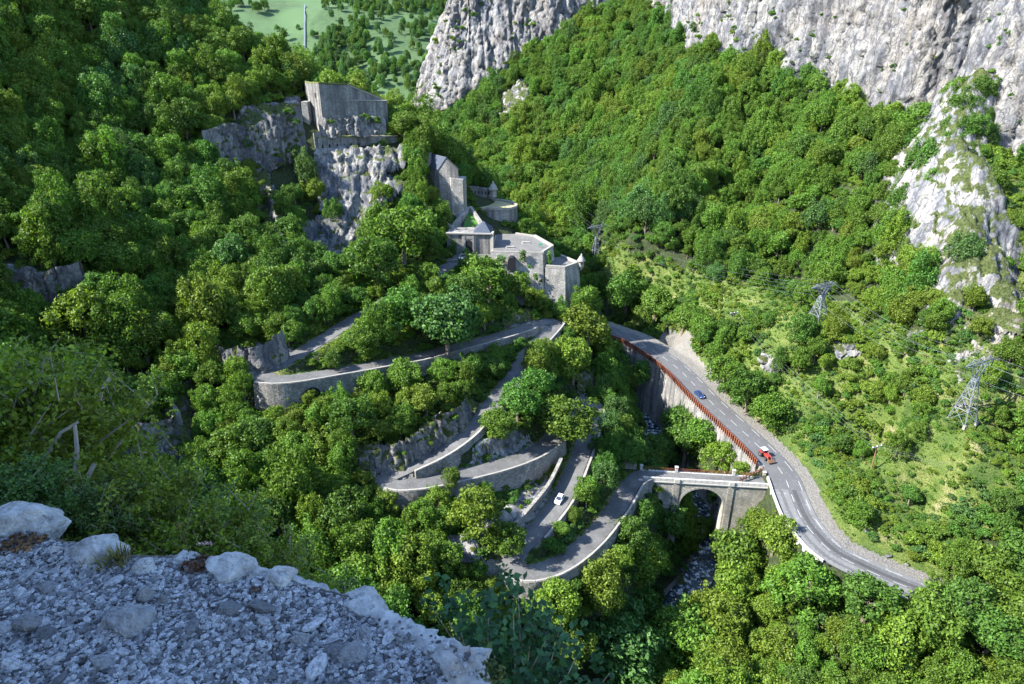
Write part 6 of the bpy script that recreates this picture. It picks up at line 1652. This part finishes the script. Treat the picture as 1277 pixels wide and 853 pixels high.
# ------------------------------------------------------------------ trees of the far hill
rng = np.random.default_rng(77)
n = 17000
x = rng.uniform(-620, 160, n); y = rng.uniform(800, 1750, n)
m_ = fbm(x / 120, y / 120, 3.3, 4) + .35 * ridged(x / 260 + y / 500, y / 300, 1.1, 2) + (x + 170) / 560
ok = (m_ + .12 * rng.normal(size=n) > .17)
x, y = x[ok], y[ok]; n = len(x); z = far_ground(x, y)
r_ = 3.2 + 2.4 * rng.random(n)
instancer('far_wood', np.stack([x, y, z - 1], 1), np.stack([r_ * .8, r_ * .8, r_ * (1.1 + .5 * rng.random(n))], 1), rng.uniform(0, 6, n), rng.integers(0, NSHAPE, n) * 4 + rng.choice([1, 2, 3, 3], n), [[CROWN[i, t]] for i in range(NSHAPE) for t in TINTS])
for k, (px_, py_, r0) in enumerate([(322, 18, 7), (330, 14, 6), (288, 14, 6), (298, 10, 7), (346, 40, 4)]):
    d = ray(px_, py_); t = np.arange(700, 2200, 2.0); zz = CAMZ + d[2] * t; gg = far_ground(d[0] * t, d[1] * t); kk = np.nonzero(zz < gg)[0]
    if len(kk): q = d * t[kk[0]]; plant_tree((q[0], q[1], CAMZ + q[2] - 1), r0, 1.2, k, k % NSHAPE, TINTS[2], ['largest lone dark tree on the far meadow, right of its group', 'smaller dark tree beside the largest one on the far meadow', 'dark tree at the left edge of the far meadow', 'round dark tree right of the leftmost one on the far meadow', 'smallest dark tree low on the far meadow near the pipe'][k], 'lone trees on the far meadow')
def far_hit(px_, py_):
    d = ray(px_, py_); t = np.arange(700, 2200, 2.0); zz = CAMZ + d[2] * t; gg = far_ground(d[0] * t, d[1] * t); kk = np.nonzero(zz < gg)[0]
    q = d * t[kk[0]]; return np.array([q[0], q[1], CAMZ + q[2]])
try:
    pts = [far_hit(380.5 - .02 * k, yy_) + [0, -1, 2.5] for k, yy_ in enumerate((8, 20, 32, 44, 56, 68, 80))]
    o = MB().tube(pts, 0.75, 6).build('penstock', M['steel']); tag(o, 'thin grey pipe running straight down the far hillside', 'pipe')
except IndexError: pass

# ------------------------------------------------------------------ the ledge in front of the camera
LZ = 148.5
EDGE_PX = [(-420, 640), (-160, 652), (0, 664), (70, 672), (150, 690), (230, 694), (290, 702), (340, 714), (380, 722), (430, 738), (480, 758), (530, 786), (575, 808), (603, 830), (617, 856), (640, 905), (690, 1010)]
EDGE = smooth_line([P(a, b, LZ) for a, b in EDGE_PX], 0.02)
EN = normals2(EDGE)                               # right of travel = towards the camera, i.e. inside
def ledge_z(x, y, fine=True):
    i, d = nearest(EDGE, x, y); s = ((np.stack([x, y], 1) - EDGE[i, :2]) * EN[i]).sum(1)     # >0 on the ledge
    s = np.where(s > 0, d, -d)
    px_, py_, _ = project(np.stack([x, y, np.full(len(x), LZ)], 1))
    rim = sstep((px_ - 190) / 120) * sstep((0.05 + 0.07 * sstep((px_ - 430) / 170) + .03 * perlin(x * 5, y * 5, 1.1) - s) / 0.03) * (s > -0.5)
    z = LZ + 0.035 * fbm(x * 1.6, y * 1.6, .4, 3) + 0.012 * fbm(x * 9, y * 9, 1.4, 3) - 0.03 * sstep(s / .5)
    z = z + rim * (0.012 + 0.022 * fbm(x * 7, y * 7, 2.2, 4)) + 0.016 * ridged(x * 14, y * 14, .2, 4) * rim
    out = np.maximum(-s, 0)
    xe = EDGE[i, 0]
    z = z - out * (1.05 + 4.5 * np.maximum(sstep((xe + 1.0) / .32), sstep((px_ - 350) / 90))) - (out > 0) * .10 * sstep(out / .04) * (.6 + .8 * ridged(x * 2.1, y * 2.1, .5, 3)) + (out > .1) * .08 * fbm(x * 3, y * 3, 5.5, 3)
    return z, rim, s
def ledge_sheet(name, ax, ay, lo, hi):
    x, y = np.meshgrid(ax, ay); xr, yr = x.ravel(), y.ravel(); z, rim, s = ledge_z(xr, yr)
    f = grid_faces(len(ay), len(ax)); sm = s[f]
    f = f[(sm.max(1) > lo) & (sm.min(1) < hi)]
    me = mesh_from(name, np.stack([xr, yr, z], 1), f, None, True)
    a = me.attributes.new('rim', 'FLOAT', 'POINT'); a.data.foreach_set('value', np.maximum(rim, (s < -.02) * .9).astype(np.float32))
    return me
ml = Mat('ledge grit'); v = ml.pos()
at = ml.n('ShaderNodeAttribute', attribute_name='rim')
ng_ = ml.noise(v, 60, 5, .7); nb_ = ml.noise(v, 7, 5, .6)
grit = ml.ramp(ng_, [(.3, (.02, .019, .018)), (.5, (.07, .066, .06)), (.7, (.17, .165, .155))])
grit = ml.mix(ml.ramp(nb_, [(.45, 0.0), (.62, .6)]), grit, (.075, .055, .035))
pale = ml.ramp(ml.noise(v, 22, 7, .72), [(.3, (.10, .10, .10)), (.45, (.27, .27, .265)), (.65, (.43, .425, .41))])
pale = ml.mix(ml.ramp(ml.noise(v, 5, 4), [(.55, 0), (.68, .5)]), pale, (.26, .20, .14))
ml.base(ml.mix(ml.ramp(ml.math('ADD', at.outputs['Fac'], ml.math('MULTIPLY', ml.math('SUBTRACT', nb_, .5), .5)), [(.4, 0), (.55, 1)]), grit, pale), .95)
ml.bump(ml.math('ADD', ng_, nb_), .6, .012); M['ledge'] = ml.m
me = ledge_sheet('ledge', np.arange(-3.4, 1.2, .014), np.arange(-.5, 2.5, .014), -.5, 9); me.materials.append(M['ledge']); obj('ledge', me, kind='structure')
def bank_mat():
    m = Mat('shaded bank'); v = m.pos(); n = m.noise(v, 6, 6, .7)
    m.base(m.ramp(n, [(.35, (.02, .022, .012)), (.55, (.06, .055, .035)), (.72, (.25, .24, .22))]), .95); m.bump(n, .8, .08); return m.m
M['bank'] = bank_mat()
me = ledge_sheet('rocky_bank', np.arange(-12, 4, .12), np.arange(-.5, 9, .12), -12, -.3); me.materials.append(M['bank']); obj('rocky_bank', me, kind='structure')

# stones
def gravel_mat(name, lo, hi):
    m = Mat(name); oi = m.n('ShaderNodeObjectInfo'); v = m.coord(); n = m.noise(v, 2.4, 5, .65)
    c = m.mix(oi.outputs['Random'], lo, hi); c = m.mix(m.ramp(n, [(.35, .55), (.55, 0)]), c, tuple(q * .45 for q in lo))
    m.base(c, .92); m.bump(n, .5, .25); return m.m
M['pebble'] = gravel_mat('limestone gravel', (.06, .061, .066), (.52, .52, .53))
STONE = [rock_mesh('stone', 700 + i, 2, [.45, .6, .5, .7, .4, .55][i], 'pebble', .5) for i in range(6)]
PEB = [rock_mesh('pebble', 800 + i, 1, [.5, .65, .45, .6][i], 'pebble', .5) for i in range(4)]
rng = np.random.default_rng(55)
def on_ledge(n, smin=.02, smax=9):
    x = rng.uniform(-2.6, .45, n); y = rng.uniform(.35, 2.2, n); z, rim, s = ledge_z(x, y)
    px_, py_, _ = project(np.stack([x, y, z], 1))
    ok = (s > smin) & (s < smax) & (px_ > -40) & (px_ < 680) & (py_ < 900); return x[ok], y[ok], z[ok], rim[ok], px_[ok], py_[ok]
x, y, z, rim, px_, py_ = on_ledge(230000)
k = (rng.random(len(x)) < np.where(rim > .3, .06, .75)); x, y, z = x[k], y[k], z[k]
n = len(x); r_ = .0035 + .0085 * rng.random(n) ** 2.2
e = instancer('gravel', np.stack([x, y, z + r_ * .2], 1), np.stack([r_ * (1 + .5 * rng.random(n)), r_, r_ * .9], 1), rng.uniform(0, 6.28, n), rng.integers(0, 4, n), [[m_] for m_ in PEB], tilt=.35)
print('GRAVEL', n)
x, y, z, rim, px_, py_ = on_ledge(1500, .05)
pts_ = []
for i in range(len(x)):
    r = .011 + .022 * rng.random() ** 2.6
    if rim[i] > .3 and rng.random() < .85: continue
    if all((x[i] - a[0]) ** 2 + (y[i] - a[1]) ** 2 > (.75 * (r + a[3])) ** 2 for a in pts_): pts_.append((x[i], y[i], z[i], r, px_[i], py_[i]))
    if len(pts_) >= 290: break
stone_items = []
for i, (a, b, c, r, u, w_) in enumerate(pts_):
    o = obj('stone', STONE[i % 6], None, (a, b, c + r * .22)); o.scale = (r * (1.1 + .5 * rng.random()), r * (.75 + .3 * rng.random()), r * .95); o.rotation_euler = (rng.normal() * .25, rng.normal() * .25, rng.uniform(0, 6.28))
    stone_items.append((o, u, w_, 'large' if r > .022 else ('medium' if r > .015 else 'small'))); tag(o, None, 'stone', 'loose limestone pieces on the ledge')
LEDGE_MARKS = [('the largest boulder', 34, 660), ('the second boulder', 118, 690), ('the grass tuft', 150, 705), ('the flower stalk', 236, 695), ('the split upright stone', 185, 750), ('the wide embedded stone', 160, 775), ('the pale flat stone', 36, 777), ('the broad stone', 286, 762), ('the rim slab', 288, 712), ('the mossy rim lump', 352, 722), ('the flat grey stone', 440, 815), ('the angular grey stone', 375, 800), ('the pale corner rock', 588, 826), ('the red stonecrop', 318, 738), ('the flat lower stone', 60, 735), ('the ledge bottom left corner', 20, 840), ('the ledge bottom middle', 260, 840)]
assign_labels(stone_items, 'angular limestone piece', LEDGE_MARKS, 6)
mr = Mat('pale ledge rock'); v = mr.pos()
c = mr.ramp(mr.noise(v, 16, 8, .72), [(.3, (.10, .10, .10)), (.44, (.29, .288, .28)), (.65, (.47, .465, .45))])
c = mr.mix(mr.ramp(mr.noise(v, 7, 4), [(.56, 0), (.68, .55)]), c, (.30, .24, .17)); c = mr.mix(mr.ramp(mr.noise(v, 45, 4, .7), [(.34, .6), (.44, 0)]), c, (.07, .07, .07))
mr.base(c, .92); mr.bump(mr.noise(v, 24, 8, .75), .8, .02); M['ledgerock'] = mr.m
M['greyrock'] = gravel_mat('grey embedded limestone', (.14, .14, .145), (.26, .26, .26))
def ledge_rock(px_, py_, wpx, hpx, label, seed, flat=.6, rz=0.0, lift=0.0):
    grey = py_ > 730 and seed not in (957,)
    if grey: lift = lift - .012
    p = P(px_, py_, LZ + lift); dep = project(p)[2][0]; r = wpx / 2 * dep / F
    o = obj('boulder', rock_mesh('boulder', seed, 5, flat, 'greyrock' if grey else 'ledgerock', .5), None, tuple(p)); o.scale = (r, r * .75, hpx / wpx * r / flat * 1.25); o.rotation_euler = (0, 0, rz); tag(o, label, 'boulder', 'pale rocks along the ledge'); return o
ledge_rock(34, 655, 96, 48, 'largest pale boulder with a dark hole, leftmost on the ledge rim', 941, .6, .1)
ledge_rock(118, 688, 80, 34, 'second pale boulder of the ledge rim, right of the largest one', 942, .55, -.2)
ledge_rock(71, 690, 26, 14, 'small pale stone between the two big boulders of the rim', 943)
ledge_rock(180, 709, 36, 20, 'pale stone right of the dry grass tuft on the rim', 944)
ledge_rock(232, 697, 34, 14, 'small pale rock below the tall flower stalk', 945)
ledge_rock(182, 748, 26, 30, 'grey split upright stone in the gravel', 946, .9, .5)
ledge_rock(205, 752, 18, 22, 'brownish pale stone beside the split upright stone', 947, .9)
ledge_rock(288, 712, 70, 30, 'broad pale rock slab where the rim begins', 948, .5, -.3)
ledge_rock(352, 722, 44, 24, 'dark-mossed rock lump on the rim', 949, .6)
ledge_rock(36, 777, 38, 18, 'pale flat stone at the left of the gravel', 950)
ledge_rock(160, 775, 62, 26, 'wide grey embedded stone in the middle of the gravel', 951, .4)
ledge_rock(286, 762, 40, 22, 'pale broad stone right of the middle of the gravel', 952, .5)
ledge_rock(60, 735, 30, 16, 'flat pale stone in the gravel below the second boulder', 953, .5)
ledge_rock(440, 815, 46, 20, 'flat grey stone near the right part of the gravel', 954, .45)
ledge_rock(375, 800, 26, 16, 'angular grey stone right of the gravel centre', 955, .6)
ledge_rock(588, 826, 60, 30, 'pale rock corner at the right end of the ledge', 957, .7, .4, -.02)
ledge_rock(312, 717, 52, 18, 'cracked pale slab just right of the broad rim slab', 970, .5, -.35, -.006)
ledge_rock(455, 757, 74, 24, 'blocky pale rim stone at the bend of the edge', 957, .5, -.55, -.016)
ledge_rock(532, 795, 34, 20, 'fractured pale rim block near the right end', 957, .6, .4, -.01)
# plants on the ledge
def tuft_at(px_, py_, n, h, mat, label, cat, name, spread=.03, lift=0):
    p = P(px_, py_, LZ); rng = random.Random(int(px_ * 7 + py_)); mb = MB()
    for k in range(n):
        a = rng.uniform(0, 2 * pi); r = rng.uniform(0, spread); L = h * rng.uniform(.5, 1.1); w = .0016
        b = (cos(a) * r, sin(a) * r, 0); t = (b[0] + cos(a) * L * .45, b[1] + sin(a) * L * .45, L)
        m_ = (b[0] + cos(a) * L * .12, b[1] + sin(a) * L * .12, L * .6)
        px2, py2 = -sin(a) * w, cos(a) * w
        mb.add([(b[0] - px2, b[1] - py2, b[2]), (b[0] + px2, b[1] + py2, b[2]), (m_[0] + px2, m_[1] + py2, m_[2]), (m_[0] - px2, m_[1] - py2, m_[2]), t], [(0, 1, 2, 3), (3, 2, 4)])
    o = mb.build(name, mat); o.location = tuple(p); tag(o, label, cat); return o
tuft_at(150, 702, 110, .055, M['straw'], 'tuft of dry straw-coloured grass right of the second boulder', 'grass tuft', 'grass_tuft', .035)
tuft_at(128, 706, 50, .035, M['straw'], 'low dry grass below the second boulder', 'grass tuft', 'grass_tuft', .03)
M['sedum'] = make_leaf('red sedum', (.10, .055, .035), .4, .1); M['moss'] = make_leaf('moss', (.06, .07, .02), .4, .1)
def cushion(px_, py_, r, mat, label, cat='plant', name='stonecrop', n=40):
    p = P(px_, py_, LZ); rng = np.random.default_rng(int(px_)); u = rng.normal(size=(n * 6, 3)); u[:, 2] = np.abs(u[:, 2]); u /= np.linalg.norm(u, axis=1)[:, None]
    v_, f_ = leaf_quads(u * np.array([1, .8, .35]) * (.6 + .4 * rng.random((n * 6, 1))), u, .12, rng); o = obj(name, mesh_from(name, v_ * r, f_, mat), None, tuple(p + [0, 0, .006])); tag(o, label, cat); return o
cushion(248, 706, .055, M['sedum'], 'reddish stonecrop cushion beside the tall flower stalk')
cushion(30, 680, .07, M['sedum'], 'dark reddish stonecrop at the foot of the largest boulder')
cushion(318, 738, .022, M['sedum'], 'small dark red stonecrop on the rim')
cushion(356, 712, .03, M['moss'], 'dark moss cushion on top of the rim rock', 'moss', 'moss')
cushion(608, 842, .05, M['moss'], 'brown moss clump at the right corner of the ledge', 'moss', 'moss')
fl = empty('flower_stalk', tuple(P(236, 693, LZ))); tag(fl, 'single tall pale flower stalk standing on the ledge rim', 'plant')
MB().tube([(0, 0, 0), (.004, 0, .05), (-.004, 0, .095), (-.008, 0, .115)], [.0022, .002, .0016, .0012], 5).build('stem', M['moss'], fl)
u = np.random.default_rng(4).normal(size=(60, 3)); u /= np.linalg.norm(u, axis=1)[:, None]
v_, f_ = leaf_quads(u * .009 + [-.008, 0, .117], u, .0035, np.random.default_rng(1)); obj('flower_head', mesh_from('flower_head', v_, f_, M['straw']), fl)
for k, (a, b) in enumerate(((0.02, .3), (.05, 2.6), (.07, 4.4))):
    v_, f_ = leaf_quads(np.array([[cos(b) * .006, sin(b) * .006, a + q * .004] for q in range(4)]), np.tile([cos(b), sin(b), .4], (4, 1)), .006, np.random.default_rng(k)); obj('leaf', mesh_from('leaf', v_, f_, M['moss']), fl)
pf = empty('pink_flower', tuple(P(258, 688, LZ))); tag(pf, 'small pinkish flower cluster right of the tall flower stalk', 'plant')
for k in range(4): MB().tube([(0, 0, 0), (.012 * (k - 1.5), 0, .03)], .001, 4).build('stem', M['moss'], pf); u = np.random.default_rng(k).normal(size=(20, 3)); v_, f_ = leaf_quads(u * .003 + [.012 * (k - 1.5), 0, .033], u, .003, np.random.default_rng(k)); obj('flower_head', mesh_from('flower_head', v_, f_, simple('pale pink petals', (.45, .30, .28), .8)), pf)
# box bushes behind the rim
M['box'] = make_leaf('box leaves', (.14, .205, .028), .5, .4); M['boxdark'] = make_leaf('dark box leaves', (.06, .11, .028), .45, .3); M['oak'] = make_leaf('dark broad leaves', (.035, .10, .04), .45, .25)
M['twig'] = simple('pale twig bark', (.26, .22, .17), .85, 0, .2, 20)
def bush_mesh(seed, mat, n_st=26, leaf=.016, up=1.0, per=230):
    """many thin upright shoots carrying small leaves along their upper half: returns leaf mesh and twig builder, for a bush of radius 1"""
    rng = np.random.default_rng(seed); tw = MB(); Pn, Nn = [], []
    for k in range(n_st):
        a = rng.uniform(0, 2 * pi); rr_ = np.sqrt(rng.random()); tip = np.array([cos(a) * rr_ * 1.0, sin(a) * rr_ * .9, up * (1.15 - .55 * rr_ ** 2) * rng.uniform(.75, 1.08)])
        mid = tip * [.45, .45, .5] + rng.normal(size=3) * .06; pts = [np.zeros(3), mid, tip]
        if k % 2 == 0: tw.tube(pts, [.022, .013, .004], 5)
        for sub in range(9):
            t = rng.uniform(.35, 1.0); b = (mid * (1 - (t - .35) / .65) + tip * ((t - .35) / .65)); e = b + rng.normal(size=3) * .13 + [0, 0, .14]
            m = per // 9; q = rng.random(m)[:, None]; Pn.append(b * (1 - q) + e * q + rng.normal(size=(m, 3)) * .026); d = (e - b) / np.linalg.norm(e - b); Nn.append(rng.normal(size=(m, 3)) * .6 + d)
            if sub < 2: tw.tube([b, e], [.007, .002], 4)
    v_, f_ = leaf_quads(np.concatenate(Pn), np.concatenate(Nn), leaf, rng, .9)
    return mesh_from('leaves', v_, f_, M[mat]), tw
BUSH = [bush_mesh(60 + k, 'box', 44, .021, 1.0, 300) for k in range(3)] + [bush_mesh(70 + k, 'boxdark', 40, .022, .9, 280) for k in range(2)]
TW = [None] * 5
def bush(px_, py_, Y, r, k, label, rz=0.0, hz=1.0, group='box bushes behind the ledge', name='box_bush', cat='bush'):
    p = PY(px_, py_, Y); o = empty(name, tuple(p), rz); o.scale = (r, r, r * hz); tag(o, label, cat, group)
    obj('leaves', BUSH[k][0], o)
    if TW[k] is None: TW[k] = BUSH[k][1].build('twigs', M['twig'], o).data
    else: obj('twigs', TW[k], o)
    return o
bush(70, 640, 4.2, 1.02, 0, 'tallest bushy box shrub with bare pale stems behind the largest boulder', .4, 1.0)
bush(-30, 620, 4.0, 1.0, 1, 'box shrub cut by the left edge, behind the largest boulder', 1.2, 1.0)
bush(140, 645, 4.6, .70, 2, 'yellowish box shrub right of the tallest one', 2.0, 1.05)
bush(60, 560, 7.5, 1.3, 1, 'further box shrub behind the tallest one', 3.0, .9)
bush(25, 668, 3.1, .5, 3, 'low dark box shrub just behind the largest boulder', .5, .9)
bush(105, 690, 3.1, .45, 4, 'low dark box shrub just behind the second boulder', 1.5, .8)
bush(185, 705, 3.3, .62, 0, 'box shrub behind the dry grass tuft', 2.5, .9)
bush(235, 735, 3.2, .60, 2, 'box shrub behind the tall flower stalk', 3.5, .9)
bush(200, 660, 5.2, .66, 3, 'dark box shrub further down below the tallest one', 4.1, .8)
bush(290, 760, 3.2, .55, 1, 'box shrub right of the tall flower stalk', 5.2, .85)
bush(265, 700, 4.6, .62, 4, 'dark box shrub further down behind the flower stalk', 2.2, .8)
bush(335, 775, 3.3, .50, 0, 'light box shrub behind the broad rim slab', .9, .85)
bush(330, 735, 4.4, .55, 3, 'dark box shrub further down behind the rim slab', 1.9, .75)
bush(385, 790, 3.5, .42, 2, 'thin box shrub at the right end of the row', 2.9, .9)
bush(405, 770, 4.6, .45, 4, 'small dark box shrub lowest in the row', .1, .8)
# bare stems
for k, (pts, lab) in enumerate((([(30, 640, 3.6), (38, 610, 3.7), (55, 575, 3.9), (75, 540, 4.0), (98, 526, 4.1)], 'bare pale stem rising through the tallest box shrub'), ([(96, 625, 3.7), (94, 590, 3.8), (96, 560, 3.9), (93, 530, 4.0)], 'straight bare stem in the middle of the tallest box shrub'),
        ([(92, 650, 3.5), (104, 605, 3.7), (118, 578, 3.8)], 'forked bare stem at the right of the tallest box shrub'), ([(123, 500, 5.0), (127, 485, 5.0), (138, 471, 5.1)], 'dead white branch sticking out of the yellowish box shrub'), ([(-5, 600, 3.2), (12, 612, 3.2), (30, 640, 3.3)], 'low twisted bare stem behind the largest boulder'))):
    o = MB().tube([PY(*q) for q in pts], [.022 - .003 * j for j in range(len(pts))], 6).build('bare_stem', M['twig']); tag(o, lab, 'branch', 'bare stems of the box shrubs')
# broad-leaved sapling just beyond the right end of the ledge
def sapling():
    rng = np.random.default_rng(12); o = empty('oak_sapling', tuple(PY(650, 860, 4.6))); tag(o, 'dark broad-leaved sapling growing just below the right end of the ledge', 'tree')
    o0 = np.array(o.location); st = MB(); base = PY(655, 960, 4.6) - o0; Pn, Nn = [], []
    tips = [(645, 722, 5.4), (668, 735, 5.4), (610, 740, 5.2), (590, 765, 5.0), (700, 775, 5.0), (640, 760, 5.0), (575, 790, 4.8), (560, 775, 4.9), (620, 790, 4.8), (680, 800, 4.8), (720, 815, 4.7), (735, 850, 4.7), (650, 820, 4.7), (600, 815, 4.7), (760, 840, 4.8), (700, 850, 4.5), (660, 860, 4.4), (625, 850, 4.5), (690, 760, 5.2), (560, 745, 5.3), (540, 760, 5.2)]
    for t in tips:
        e = PY(*t) - o0; m = base * .45 + e * .55 + rng.normal(size=3) * .12; st.tube([base, m, e], [.03, .014, .004], 5)
        for sub in range(7):
            b = m + (e - m) * rng.uniform(.25, 1.05); d = rng.normal(size=3) * .22; q = rng.random(11)[:, None]; Pn.append(b + d * q + rng.normal(size=(11, 3)) * .035); Nn.append(np.tile([0, -.3, 1.0], (11, 1)))
    v_, f_ = leaf_quads(np.concatenate(Pn), np.concatenate(Nn), .046, rng, .55); obj('leaves', mesh_from('leaves', v_, f_, M['oak']), o); st.build('stem', M['twig'], o)
sapling()
